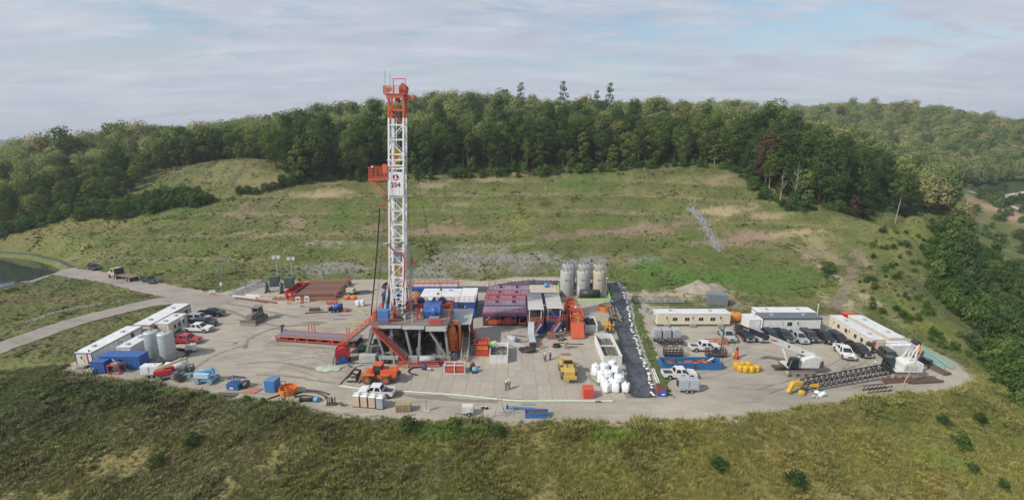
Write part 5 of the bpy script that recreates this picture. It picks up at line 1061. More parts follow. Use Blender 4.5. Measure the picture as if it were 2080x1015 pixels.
for i, (x, y, lb) in enumerate([(-67.2, 133.6, 'left'), (-62.4, 132.2, 'right')]):
    t = thing('light_tower', 'dark green light tower with white lamp panels, the %s one of two' % lb, 'light tower', (x, y, 0), 0.25, 'dark green light towers'); B().box(-1.2, 1.2, -1.1, 1.1, 0.25, 2.8).make('housing', dkgreen, t); B().box(-1.25, 1.25, -1.15, 1.15, 0, 0.25).make('skid', darksteel, t)
    B().box(-1.0, 1.0, -1.14, -1.1, 0.5, 2.5).make('panel_door', dkgreen, t); B().tube((0.9, 0.6, 2.8), (0.9, 0.6, 8.4), 0.12).make('mast', palegrey, t)
    for s in (-1, 1): B().box(0.9+s*0.6-0.42, 0.9+s*0.6+0.42, 0.35, 0.5, 7.6, 8.5).make('lamp_panel', lampw, t)
for i, (x, y, lb) in enumerate([(-66.5, 127.6, 'left'), (-62.2, 126.9, 'right')]):
    t = thing('pump_unit', 'upright dark green pump unit in front of the %s light tower' % lb, 'pump', (x, y, 0), 0.2, 'dark green pump units'); B().box(-0.6, 0.6, -0.9, 0.9, 0, 0.2).make('skid', darksteel, t); B().tube((0, -0.4, 0.2), (0, -0.4, 2.9), 0.38, 12).make('column', dkgreen, t, True); B().tube((0.1, 0.5, 0.2), (0.1, 0.5, 2.3), 0.3, 12).make('motor', dkgreen, t, True); B().lump(0, -0.4, 2.9, 0.45, 0.45, 0.3, 10, 6, 0.05).make('head', dkgreen, t); B().path([(0, -0.4, 1.2), (0.5, -0.9, 1.2), (0.7, -1.2, 0.3)], 0.14, 8).make('pipe', dkgreen, t)
for x, y in ((-68.6, 124.6), (-64.2, 123.7)): t = thing('marker_post', 'short white marker post in front of the %s dark green pump' % ('left' if x < -66 else 'right'), 'post', (x, y, 0), 0, 'white marker posts'); B().tube((0, 0, 0), (0, 0, 1.4), 0.09).make('post', white, t); B().lathe([(0.25, 0), (0.25, 0.08)], n=10).make('base', midgrey, t)
t = open_bin('dumpster', 'long red roll-off dumpster beside the rusty pipe rack', 'dumpster', -59.2, -56.5, 122.2, 130.6, 1.9, red, greasy, 0.35, rz=0.0); B().box(-0.3, 0.3, -4.29, -4.26, 0.9, 1.4).make('label_plate', white, t)
# pipe rack full of rusty drill pipe
t = thing('pipe_rack', 'rack of stacked rusty drill pipe behind the pad', 'pipe rack', (-51.2, 127.6, 0), R(3)); B().box(-6.2, 5.4, -7.2, -6.8, 0.0, 0.9).make('front_beam', M('rust_light', (0.30, 0.14, 0.08), 0.8, dirt=0.5), t)
for y in (-2, 2.8, 7): B().box(-6, 5.6, y-0.2, y+0.2, 0, 0.75).make('cross_beam', rust, t)
pr_ = random.Random(8)
for lay in range(3):
    for i in range(32):
        y = -6.4+lay*0.2+i*0.42; ex = pr_.uniform(-0.7, 0.7); o = B().tube((-5.6+ex, y, 0.95+lay*0.2), (5.6+ex, y, 0.95+lay*0.2), 0.1, 6).make('pipe', rust, t)
for x, y in ((-6.0, -6.9), (5.3, -6.9), (5.5, 6.6)): B().box(x-0.1, x+0.1, y-0.1, y+0.1, 0, 2.1).make('stake', orange, t)
t = thing('light_plant', 'beige light plant with its mast raised right of the pipe rack', 'light tower', (-43.2, 125.8, 0), -0.3); axle_trailer(t, -1.2, 1.2, 1.4, 0.55, (0,), darksteel); B().box(-1.1, 1.1, -0.65, 0.65, 0.55, 1.7).make('housing', beige, t); B().tube((-0.8, 0, 1.6), (-0.8, 0, 6.4), 0.08).make('mast', midgrey, t)
for s in (-1, 1):
    for z in (5.9, 6.5): B().lump(-0.8, s*0.4, z, 0.2, 0.3, 0.25, 8, 5, 0).make('lamp', dkgreen, t)
t = thing('tarp_pile', 'dark tarp folded flat on the ground beside the beige light plant', 'tarp', (-40.2, 127.0, 0), 0.2); B().lump(0, 0, 0.15, 2.3, 1.6, 0.3, 14, 6, 0.15).make('tarp', M('dark_tarp', (0.06, 0.065, 0.08), 0.6), t)
for i, (px, py, m_, r, lb) in enumerate([(588, 619, orange, 0.3, 'orange and white barrier board, leftmost of the group'), (606, 614, white, 0.1, 'white A-frame barrier, left one of two'), (624, 613, white, -0.1, 'white A-frame barrier, right one of two'), (615, 625, rigred, 0.2, 'red barrier board with orange face in the middle of the group')]):
    x, y = gp(px, py); t = thing('barrier', lb, 'barrier', (x, y, 0), r, 'barriers on the gravel')
    for s in (-1, 1): B().bar((-0.5, s*0.35, 0), (-0.5, 0, 1.5), 0.09).bar((0.5, s*0.35, 0), (0.5, 0, 1.5), 0.09).make('leg', white, t)
    B().box(-0.6, 0.6, -0.05, 0.05, 1.1, 1.55).make('board', m_, t); B().box(-0.6, 0.6, -0.28, -0.2, 0.4, 0.65).make('lower_board', m_, t)
t = thing('pump_trailer', 'blue towed pump with a round tank on the gravel', 'trailer', (-42.6, 112.6, 0), R(12)); axle_trailer(t, -1.7, 1.7, 1.5, 0.6, (-0.4, 0.5), navy); B().tube((-0.4, 0, 1.35), (1.6, 0, 1.35), 0.62, 14).make('tank', blue, t, True); B().lump(-1.1, 0, 1.1, 0.5, 0.5, 0.5, 10, 6, 0.05).make('engine', navy, t); B().path([(-0.7, -0.3, 1.3), (-0.9, -0.7, 1.8), (-1.5, -0.7, 1.5), (-1.6, -0.6, 0.8)], 0.1, 8).make('pipe', palegrey, t); B().box(-1.8, -1.3, -0.5, 0.5, 0.6, 1.3).make('control_box', navy, t)
for i in range(2):
    o = B().lump(0, 0, 0.5, 0.75, 0.6, 0.5, 12, 6, 0.04, 0.5).make('tote_box', orange2, None); o.location = (-42.9+1.7*i, 121.6, 0); tag(o, 'orange plastic tote by the light plant, %s of two' % ('left' if i == 0 else 'right'), 'tote')
t = thing('steel_skid', 'red skid tray between the pipe rack and the orange totes', 'skid', (-45.6, 118.4, 0), 0.5); B().box(-1.2, 1.2, -0.7, 0.7, 0, 0.15).make('tray', rigred, t); B().rails([(-1.2, -0.7, 0.15), (1.2, -0.7, 0.15), (1.2, 0.7, 0.15), (-1.2, 0.7, 0.15), (-1.2, -0.7, 0.15)], 0.6, 0.05, 1.2, 0).make('frame', rigred, t)
t = thing('bulk_bag_pair', 'white bulk bags standing alone on the gravel left of the rig', 'bulk bag', (-38.0, 116.4, 0)); B().lump(-0.45, 0, 0.8, 0.6, 0.6, 0.85, 12, 7, 0.07, 0.6, 1).make('bag', fabric, t); B().lump(0.55, 0.2, 0.8, 0.6, 0.6, 0.85, 12, 7, 0.07, 0.6, 2).make('bag', fabric, t); B().lump(0, 0, 1.75, 0.25, 0.2, 0.25, 8, 5, 0.2).make('neck', fabric, t)
t = thing('valve_skid', 'small red valve piece near the white bulk bags', 'valve', (-40.2, 112.5, 0)); B().lump(0, 0, 0.4, 0.7, 0.4, 0.35, 10, 6, 0.1).make('valve_body', rigred, t); B().tube((-1.0, 0, 0.35), (1.0, 0, 0.35), 0.15).make('pipe', rigred, t)
t = thing('wooden_box', 'low brown box lying left of the blue towed pump', 'box', (-48.0, 113.2, 0), 0.15); B().box(-1.2, 1.2, -0.5, 0.5, 0, 0.6).make('box', M('brown_box', (0.17, 0.08, 0.07), 0.7), t); B().box(-1.25, 1.25, -0.55, 0.55, 0.6, 0.68).make('lid', M('brown_box', (0.17, 0.08, 0.07)), t)
hose('ground_hose', 'black hose trailing left of the blue towed pump', [(-49.5, 111), (-46.5, 111.8), (-44.5, 112)], 0.12, black)
for i, (p, q) in enumerate([((715, 628), (745, 640)), ((700, 656), (755, 658))]):
    a, b_ = gp(*p), gp(*q); hose('webbing_strap', 'yellow lifting strap lying on the gravel, %s of two' % ('farther' if i == 0 else 'nearer'), [(a[0], a[1], 0.08), ((a[0]+b_[0])/2, (a[1]+b_[1])/2+0.6, 0.08), (b_[0], b_[1], 0.08), (a[0]+2, a[1]-0.8, 0.08)], 0.10, M('faded_yellow', (0.55, 0.48, 0.16), 0.8, dirt=0.4), 'strap')
# ------------------------------------------------------------------ the drilling rig (written in pad coordinates, parented to one root)
RB_ = Vector((-19.5, 91.0, 0)); rig = thing('drilling_rig', 'tall red and white drilling rig with a lattice mast and raised drill floor', 'drilling rig', RB_)
def put(b, name, mat, parent, smooth=False):
    return b.make(name, mat, parent, smooth, loc=tuple(-parent.location) if parent.type == 'EMPTY' else None)
FZ = 7.6; fx0, fx1, fy0, fy1 = -26.4, -11.9, 84.9, 97.2
steel = M('substructure_grey', (0.27, 0.27, 0.255), 0.55, dirt=0.5, dcol=(0.2, 0.17, 0.14)); whitem = M('mast_white', (0.78, 0.78, 0.76), 0.45, dirt=0.18)
# base
for y in (85.6, 97.4): put(B().box(-28.0, -11.5, y-0.55, y+0.55, 0.12, 1.15), 'base_beam', steel, rig)
for x in (-27.6, -20.0, -12.2): put(B().box(x-0.4, x+0.4, 86.15, 96.85, 0.15, 0.95), 'base_cross_beam', steel, rig)
for y in (85.7, 97.3):
    for a, b_ in (((-25.8, 7.0), (-27.6, 1.1)), ((-25.6, 7.0), (-24.0, 1.1)), ((-19.9, 7.0), (-18.9, 1.1)), ((-17.1, 7.0), (-17.6, 1.1)), ((-12.5, 7.0), (-12.0, 1.1)), ((-15.8, 7.0), (-12.4, 1.2)), ((-22.4, 7.0), (-22.6, 1.1))):
        put(B().bar((a[0], y, a[1]), (b_[0], y, b_[1]), 0.42, 0.42), 'leg', steel, rig)
    put(B().bar((-25.4, y-0.3, 6.9), (-19.3, y-0.3, 1.2), 0.4, 0.45), 'diagonal_brace', steel, rig)
for x in (-25.6, -12.4): put(B().bar((x, 86, 6.4), (x, 97, 1.4), 0.25).bar((x, 97, 6.4), (x, 86, 1.4), 0.25), 'cross_brace', steel, rig)
# drill floor
put(B().box(fx0, fx1, fy0+0.2, fy1, 7.0, FZ), 'drill_floor', M('floor_plate', (0.23, 0.19, 0.17), 0.7, dirt=0.6, dcol=(0.30, 0.25, 0.21)), rig)
put(B().box(fx0, -20.4, fy0-0.02, fy0+0.2, 7.05, 7.5).box(-20.2, -16.2, fy0-0.04, fy0+0.2, 6.85, 7.45).box(-15.9, fx1-0.2, fy0-0.3, fy0+0.2, 6.6, 7.3), 'floor_edge_beam', M('pale_beam', (0.50, 0.50, 0.48), 0.5, dirt=0.4), rig)
put(B().box(-26.0, -13.0, 96.0, 97.6, 5.9, 6.95), 'spreader_beam', orange, rig)
rl = B(); rl.rails([(fx0+0.1, fy0+0.3, FZ), (-20.3, fy0+0.3, FZ)], 1.15, 0.04, 1.3); rl.rails([(-15.6, fy0+0.3, FZ), (fx1-0.1, fy0+0.3, FZ)], 1.15, 0.04, 1.3); put(rl, 'front_railing', rigred, rig)
put(B().rails([(fx1-0.1, fy0+0.3, FZ), (fx1-0.1, fy1-0.1, FZ)], 1.15, 0.04, 1.5), 'side_railing', rigred, rig)
put(B().rails([(fx1-0.1, fy1-0.1, FZ), (fx0+0.1, fy1-0.1, FZ)], 1.15, 0.04, 1.5), 'back_railing', rigred, rig)
put(B().rails([(fx0+0.1, 90.6, FZ), (fx0+0.1, fy1-0.1, FZ)], 1.15, 0.04, 1.5), 'side_railing', rigred, rig)
for a in ((-15.2, fy0+0.25, -13.0), ): put(B().box(a[0], a[2], a[1]-0.05, a[1]+0.05, FZ+0.1, FZ+1.0), 'red_panel', rigred, rig)
# floor machinery
put(B().box(-25.0, -23.0, 85.9, 87.4, FZ, FZ+2.4), 'blue_tank', M('tank_blue', (0.06, 0.20, 0.46), 0.45, dirt=0.25), rig)
dc = put(B().box(-26.0, -22.6, 93.6, 96.8, FZ, FZ+3.0), 'driller_cabin', blue, rig); B().box(-26.03+0.3, -22.9, 93.55, 93.62, FZ+1.2, FZ+2.6).make('window', darkglass, dc); B().box(-26.1, -22.5, 93.5, 96.9, FZ+3.0, FZ+3.15).make('roof', navy, dc); B().box(-22.62, -22.56, 94.0, 96.2, FZ+1.2, FZ+2.6).make('window', darkglass, dc)
dw = put(B().lathe([(0.1, 0), (1.3, 0), (1.42, 0.3), (1.42, 2.5), (1.3, 2.8), (0.1, 2.8)], n=20), 'drawworks_drum_guard', blue, rig, True); dw.location = Vector((-16.9, 90.2, FZ+1.35))-RB_; dw.rotation_euler = (0, math.pi/2, 0)
put(B().prism([(88.5, FZ), (92.0, FZ), (92.0, FZ+1.6), (91.2, FZ+2.6), (89.4, FZ+2.6), (88.3, FZ+1.4)], -16.9, -13.7, 'x'), 'drawworks_housing', blue, rig)
put(B().lump(-14.8, 89.0, FZ+1.2, 1.0, 0.9, 1.0, 12, 7, 0.03), 'drawworks_motor', blue, rig, True); put(B().box(-16.2, -15.4, 89.8, 91.0, FZ+3.2, FZ+3.45), 'white_cover', white, rig)
put(B().box(-15.4, -13.6, 85.8, 86.9, FZ, FZ+1.1), 'control_chest', midgrey, rig)
for x, y, h in ((-22.3, 87.6, 3.6), (-21.9, 87.4, 2.6), (-18.0, 87.8, 2.4), (-25.4, 91.6, 2.2)): put(B().tube((x, y, FZ), (x, y, FZ+h), 0.16), 'standpipe', rigred, rig)
for x, y in ((-19.9, 86.4), (-18.6, 86.6)): put(B().tube((x, y, FZ), (x, y, FZ+1.6), 0.14), 'mouse_hole_pipe', palegrey, rig)
put(B().box(-21.6, -20.6, 92.8, 94.0, FZ, FZ+1.8), 'iron_roughneck', orange, rig); put(B().lump(-20.6, 88.4, FZ+0.5, 0.6, 0.6, 0.6, 10, 6, 0.2), 'tongs', midgrey, rig); put(B().box(-26.2, -25.6, 87.2, 88.4, FZ, FZ+1.9), 'winch', orange, rig)
put(B().lathe([(0.9, 0), (0.9, 0.12)], -21.8, 89.2, 16).raw([], []), 'rotary_table', darksteel, rig).location.z = FZ
put(B().box(-20.0, -12.2, 94.0, 96.6, FZ, FZ+0.9), 'motor_row', rigred, rig)
for i in range(3): put(B().lump(-18.6+2.2*i, 95.2, FZ+1.3, 0.9, 0.9, 0.7, 10, 6, 0.05), 'motor', navy, rig)
# under the floor
put(B().lathe([(0.5, 0.9), (0.5, 2.0), (0.85, 2.1), (0.85, 3.0), (0.5, 3.1), (0.5, 4.0), (0.8, 4.1), (0.8, 4.9), (0.6, 5.2), (0.4, 6.9)], -21.9, 91.2, 14), 'blowout_preventer', greasy, rig, True)
for z in (2.5, 4.5): put(B().box(-23.6, -20.2, 90.8, 91.6, z-0.3, z+0.3), 'ram_bonnet', greasy, rig)
put(B().box(-28.4, -25.4, 84.2, 85.3, 0.5, 1.9).box(-28.4, -25.4, 84.2, 85.3, 0.1, 0.3), 'grey_tool_chest', M('tool_grey', (0.48, 0.49, 0.48), 0.5, dirt=0.4), rig)
put(B().box(-24.8, -21.2, 84.5, 85.0, 1.0, 1.6).bar((-24.5, 84.6, 0), (-24.5, 84.6, 1.6), 0.3).bar((-22.0, 84.6, 0), (-22.0, 84.6, 1.6), 0.3), 'grey_frame', palegrey, rig)
put(B().lump(-23.4, 85.0, 0.6, 0.7, 0.5, 0.5, 10, 6, 0.15), 'cable_reel', black, rig); put(B().box(-20.0, -13.0, 91, 95.5, 0.2, 1.4), 'cellar_equipment', greasy, rig)
put(B().box(-21.2, -13.4, 83.4, 85.0, 0.32, 0.5), 'service_platform', rigred, rig)
put(B().rails([(-21.2, 83.45, 0.5), (-13.4, 83.45, 0.5), (-12.6, 85.0, 0.5)], 0.7, 0.045, 1.3), 'platform_railing', rigred, rig); put(B().box(-21.3, -13.3, 83.3, 83.42, 0.2, 0.5), 'platform_edge', M('faded_red', (0.50, 0.20, 0.16), 0.6, dirt=0.4), rig)
put(B().tube((-17.2, 84.4, 1.2), (-14.2, 84.4, 1.2), 0.62, 16), 'pressure_vessel', palegrey, rig, True); put(B().box(-19.0, -17.6, 83.9, 84.8, 0.5, 1.7).bar((-19.0, 83.8, 0.5), (-19.0, 83.8, 2.1), 0.12).bar((-17.5, 83.8, 0.5), (-17.5, 83.8, 2.1), 0.12).bar((-19.0, 83.8, 2.1), (-17.5, 83.8, 2.1), 0.12), 'hydraulic_unit', palegrey, rig)
st_ = stairs(rig, (-19.6-RB_.x, 83.0-RB_.y, 0.05), (-19.6-RB_.x, 83.9-RB_.y, 1.0), 0.9, M('faded_yellow_rail', (0.45, 0.36, 0.18), 0.6), None, 'x', 5)
stairs(rig, (-19.4-RB_.x, 84.2-RB_.y, 0.6), (-25.6-RB_.x, 84.2-RB_.y, 7.4), 0.9, rigred, rigred, 'y', 22, greasy)
# v-door ramp and stairs on the left
put(B().bar((-26.2, 87.0, 7.5), (-33.4, 88.6, 1.5), 0.3, 0.4).bar((-26.2, 89.4, 7.5), (-33.0, 91.2, 1.5), 0.3, 0.4), 'ramp_beam', steel, rig); put(B().bar((-26.2, 88.2, 7.45), (-33.2, 89.9, 1.5), 2.2, 0.12), 'ramp_plate', midgrey, rig)
stairs(rig, (-34.0-RB_.x, 91.9-RB_.y, 0.3), (-26.2-RB_.x, 90.3-RB_.y, 7.6), 0.9, orange, orange, 'y', 26, rigred)
put(B().bar((-26.3, 86.4, 7.1), (-27.4, 86.4, 1.1), 0.4).bar((-26.3, 90.4, 7.1), (-28.2, 90.4, 1.1), 0.4), 'ramp_leg', steel, rig)
put(B().rails([(-26.4, 86.6, 7.6), (-33.5, 88.2, 1.5)], 1.1, 0.045, 1.3), 'ramp_railing', orange, rig)
# mast
mx0, mx1, my0, my1 = -23.55, -20.95, 89.6, 92.1; zA, zB, zC = 15.4, 44.6, 48.5
mast = put(B().box(mx0-0.15, mx1+0.15, my0-0.1, my0+0.05, zA-0.15, zA+0.15).box(mx0-0.15, mx1+0.15, my1-0.05, my1+0.1, zA-0.15, zA+0.15), 'mast', whitem, rig)
for x in (mx0, mx1):
    for y in (my0, my1):
        B().box(x-0.145, x+0.145, y-0.145, y+0.145, zA-0.2, zB).make('chord', whitem, mast); B().box(x-0.14, x+0.14, y-0.14, y+0.14, zB, zC).make('chord', orange, mast)
        ft = (-22.6 if x == mx0 else -21.2, y); B().bar((x, y, zA), (ft[0], ft[1], FZ+0.15), 0.32, 0.32).make('chord', whitem, mast); B().box(ft[0]-0.3, ft[0]+0.3, y-0.3, y+0.3, FZ, FZ+0.7).make('foot', midgrey, mast)
for y, xf in ((my0, -24.9), (my1+0.6, -24.4)): B().bar((mx0, y, zA), (xf, y+0.6, FZ+0.1), 0.34, 0.34).make('a_frame_leg', whitem, mast)
for k in range(3):
    z = 9.4+2.0*k; f = (z-FZ)/(zA-FZ); xa = -22.6+(mx0+22.6)*f; xb = -21.2+(mx1+21.2)*f
    for y in (my0, my1): B().bar((xa, y, z), (xb, y, z), 0.2).make('girt', whitem, mast); B().bar((xa, y, z), (xb, y, z+1.8), 0.14).make('brace', whitem, mast)
npan = 13; ph = (zC-zA)/npan
for k in range(npan):
    z = zA+ph*k; z2 = z+ph; mt = orange if z > zB-1.4 else whitem; up = k % 2 == 0
    for y in (my0, my1):
        B().bar((mx0, y, z2), (mx1, y, z2), 0.2, 0.24).make('girt', mt, mast)
        if not (31.0 < (z+z2)/2 < 35.3 and y == my0): B().bar((mx0, y, z if up else z2), (mx1, y, z2 if up else z), 0.14).make('brace', mt, mast)
    for x in (mx0, mx1):
        B().bar((x, my0, z2), (x, my1, z2), 0.2, 0.2).make('girt', mt, mast); B().bar((x, my0, z2 if up else z), (x, my1, z if up else z2), 0.15).make('brace', mt, mast)
put(B().box(mx0+0.28, mx0+0.5, my1-0.4, my1-0.2, FZ+3, zB).box(mx0+0.8, mx0+0.9, my1-0.4, my1-0.2, FZ+3, zB), 'mast_ladder', whitem, rig)
for z in range(12, 44): put(B().box(mx0+0.3, mx0+0.9, my1-0.4, my1-0.3, z, z+0.06), 'ladder_rung', whitem, rig)
put(B().tube((-22.3, 90.8, 12), (-22.3, 90.8, 47), 0.03, 5).tube((-22.0, 90.9, 12), (-22.0, 90.9, 47), 0.03, 5).tube((-22.6, 90.9, 12), (-22.6, 90.9, 47), 0.03, 5), 'drilling_line', midgrey, rig)
put(B().box(-22.8, -21.8, 90.3, 91.3, 36.8, 39.2).lump(-22.3, 90.8, 36.6, 0.5, 0.5, 0.7, 10, 6, 0), 'travelling_block', yellow, rig); put(B().box(-22.7, -21.7, 90.2, 91.2, 15.8, 17.6), 'hook', catyellow, rig); put(B().box(-22.9, -21.6, 90.1, 91.5, 18.2, 20.6), 'top_drive', palegrey, rig)
# sign panel with emblem and number
pan = put(B().box(mx0-0.12, mx1+0.12, my0-0.34, my0-0.2, 31.0, 35.2), 'sign_panel', whitem, rig)
for x in (-22.9, -22.25, -21.6): B().box(x-0.02, x+0.02, my0-0.36, my0-0.33, 31.1, 33.0).make('panel_seam', palegrey, pan)
logo = M('emblem_red', (0.28, 0.02, 0.045), 0.5, dirt=0.0)
B().disc(-22.25, my0-0.36, 34.25, 0.55, 0.05, n=28).make('emblem_disc', logo, pan); B().prism([(-22.62, 34.0), (-21.88, 34.0), (-22.12, 34.16), (-22.19, 34.68), (-22.31, 34.68), (-22.38, 34.16)], my0-0.42, my0-0.40).make('emblem_derrick', whitem, pan); B().box(-22.72, -21.78, my0-0.42, my0-0.40, 33.88, 33.96).make('emblem_bar', whitem, pan)
fc = bpy.data.curves.new('rig_number', 'FONT'); fc.body = '254'; fc.size = 1.15; fc.align_x = 'CENTER'; fc.extrude = 0.02; fc.offset = 0.025; fo = bpy.data.objects.new('rig_number', fc); COL.objects.link(fo); fo.parent = pan; fo.location = (-22.25, my0-0.37, 32.55); fo.rotation_euler = (math.pi/2, 0, 0); fc.materials.append(logo)
put(B().box(-22.0, -20.6, my0-0.2, my0+0.0, 30.8, 31.05), 'panel_ledge', whitem, rig)
# racking board on the left
rb = put(B().box(-27.3, mx0-0.1, 89.2, 92.6, 33.7, 33.95), 'racking_board', orange, rig)
B().rails([(-27.3, 89.2, 33.9), (mx0-0.1, 89.2, 33.9)], 2.1, 0.04, 0.8, 3).make('railing', orange, rb); B().rails([(-27.3, 92.6, 33.9), (-27.3, 89.2, 33.9)], 2.1, 0.04, 0.8, 3).make('railing', orange, rb); B().rails([(mx0-0.1, 92.6, 33.9), (-27.3, 92.6, 33.9)], 2.1, 0.04, 0.8, 3).make('railing', orange, rb)
for y in (89.3, 92.5): B().bar((-26.9, y, 33.7), (mx0, y, 29.9), 0.18).make('strut', orange, rb)
for i in range(7): B().bar((-27.2, 89.7+0.4*i, 34.0), (-24.2, 89.7+0.4*i, 34.0), 0.1).make('finger', orange, rb)
B().box(-26.6, -26.3, 89.1, 89.35, 36.0, 36.3).make('camera', white, rb); B().box(-24.6, -23.8, 89.1, 89.3, 35.0, 36.6).make('gate_post', orange, rb)
for k in range(4): put(B().box(mx0-0.25, mx1+0.25, my0-0.22, my0-0.17, 36.2+0.5*k*2, 36.45+0.5*k*2), 'mast_collar', whitem, rig) if k < 2 else None
# crown
cr_ = put(B().box(-24.3, -20.5, 89.2, 92.5, 48.5, 48.7), 'crown_platform', orange, rig); B().rails([(-24.3, 89.2, 48.7), (-21.6, 89.2, 48.7)], 1.2, 0.05, 0.9, 2).make('railing', orange, cr_); B().rails([(-24.3, 92.5, 48.7), (-24.3, 89.2, 48.7)], 1.2, 0.05, 0.9, 2).make('railing', orange, cr_)
B().box(-23.9, -20.9, 89.3, 89.55, 47.9, 48.5).make('crown_beam', orange, cr_); B().prism([(-21.7, 48.7), (-20.7, 48.7), (-20.5, 49.3), (-20.9, 50.3), (-21.3, 50.6), (-21.7, 49.7)], 89.7, 91.7).make('crown_block', orange, cr_)
for y in (89.6, 90.3, 91.0, 91.8): B().disc(-21.1, y, 49.6, 0.62, 0.16, n=18).make('sheave', rigred, cr_)
B().bar((-22.9, 90.4, 48.7), (-22.9, 90.4, 51.2), 0.13).bar((-22.9, 90.4, 51.2), (-20.8, 90.4, 51.2), 0.13).bar((-20.8, 90.4, 51.2), (-20.8, 90.4, 50.3), 0.1).make('gin_pole', rigred, cr_); B().box(-24.0, -23.2, 89.6, 90.4, 49.2, 49.8).make('yellow_guard', yellow, cr_); B().prism([(-20.5, 48.0), (-19.2, 47.5), (-19.2, 48.0), (-20.5, 48.7)], 89.6, 91.6).make('side_bracket', rigred, cr_)
for x, h in ((-24.2, 52.6), (-23.3, 52.0)): B().tube((x, 89.8, 48.7), (x, 89.8, h), 0.03, 5).make('antenna', darksteel, cr_)
B().box(-22.5, -21.8, 90.2, 91, 47.3, 48.3).make('crown_sheave_cluster', darksteel, cr_)
# pipes on the mast, kelly hose
for q0, q1 in (((-23.9, 89.3, 33.5), (-25.6, 87.0, 8.0)), ((-20.6, 89.4, 40.0), (-18.2, 87.4, 8.4)), ((-22.9, 89.3, 46.0), (-23.4, 88.6, 9.0)), ((-20.8, 92.2, 44.0), (-14.0, 95.0, 9.0))): put(B().path([(q0[0]+(q1[0]-q0[0])*k/8, q0[1]+(q1[1]-q0[1])*k/8, q0[2]+(q1[2]-q0[2])*k/8-1.2*math.sin(math.pi*k/8)) for k in range(9)], 0.035, 5), 'tugger_line', darksteel, rig)
put(B().tube((mx0-0.3, my0, 12.0), (mx0-0.3, my0, 28.9), 0.11), 'standpipe', rigred, rig); put(B().path([(mx0-0.3, my0, 28.8), (mx0-0.3, my0, 29.3), (mx0-1.2, my0, 29.3), (-25.1, my0, 29.2), (-25.3, my0, 28.7)], 0.1, 8), 'gooseneck', rigred, rig)
put(B().path([(-25.3+(-0.4-1.1)*(i/14)**1.3, my0-1.2*i/14, 28.7-20.4*(i/14)) for i in range(15)], 0.13, 8), 'rotary_hose', black, rig)
put(B().tube((-24.7, my0-0.3, 22.0), (-20.4, my0-0.3, 22.5), 0.12), 'tugger_arm', palegrey, rig); put(B().box(-20.7, -20.2, my0-0.4, my0+0.6, 21.6, 24.0), 'service_loop_box', palegrey, rig)
put(B().path([(-23.5, my0-0.3, 21.6), (-22.6, my0-0.4, 20.6), (-21.2, my0-0.4, 20.4), (-20.6, my0-0.4, 19.0), (-20.7, my0-0.3, 15.0), (-20.9, my0-0.3, 13.6)], 0.13, 8), 'service_hose', rigred, rig); put(B().path([(-20.3, my0-0.2, 13.5), (-19.9, my0-0.4, 11.0), (-20.5, my0-0.6, 10.0), (-22.2, my0-0.6, 9.6)], 0.12, 8), 'service_hose', black, rig)
for x in (-20.25, -19.95): put(B().tube((x, my1, FZ), (x, my1, 21), 0.11), 'riser_pipe', palegrey, rig)
put(B().box(-19.9, -19.2, 90.2, 91.2, 17.6, 17.8).box(-19.5, -19.35, 90.2, 91.2, 17.8, 19.0), 'casing_platform', rigred, rig)

# ------------------------------------------------------------------ catwalk
ca_ = thing('catwalk', 'long red and blue pipe catwalk leading to the rig floor', 'catwalk', (-40.2, 95.4, 0), R(-9)); 
B().box(-8.6, 9.0, -1.6, 1.6, 0.1, 0.35).make('skid', navy, ca_); B().box(-8.6, 9.0, -0.5, 0.5, 1.0, 1.2).make('trough', M('trough_grey', (0.22, 0.21, 0.24), 0.5, dirt=0.4), ca_)
for s in (-1, 1): B().box(-8.6, 9.0, s*1.1-0.55, s*1.1+0.55, 1.0, 1.12).make('walkway', M('walk_purple', (0.22, 0.17, 0.22), 0.6, dirt=0.5), ca_)
for s in (-1.62, 1.62):
    B().box(-8.6, 9.0, s-0.05, s+0.05, 1.0, 1.2).make('side_rail', orange, ca_); B().box(-8.6, 9.0, s-0.05, s+0.05, 0.3, 0.45).make('side_rail', orange, ca_)
    for i in range(14):
        x = -8.6+i*1.25
        if 4 < i < 7: continue
        B().bar((x, s, 0.4), (x+1.25, s, 1.05) if i % 2 else (x+0.01, s, 1.05), 0.1).make('lattice', orange, ca_)
    for x in (-8.5, -4.2, -1.6, 4.0, 8.6): B().box(x-0.12, x+0.12, s-0.1, s+0.1, 0.1, 1.3).make('post', orange, ca_)
for x, y in ((-3.2, 1.8), (-2.4, 1.7), (-1.9, 1.9), (5.4, 1.8), (6.0, 1.7)): B().box(x-0.07, x+0.07, y-0.07, y+0.07, 0, 2.6).make('stake', rigred, ca_)
B().bar((-9.4, 1.2, 0), (-8.8, 1.2, 2.2), 0.3).box(-9.2, -8.6, 1.0, 1.6, 2.0, 2.4).make('kicker', darksteel, ca_); B().box(-10.4, -8.6, -1.2, 0.6, 0.05, 0.2).bar((-9.8, -0.8, 0.2), (-9.4, -0.8, 1.0), 0.15).bar((-9.0, -0.8, 0.2), (-9.4, -0.8, 1.0), 0.15).make('end_stop', palegrey, ca_)
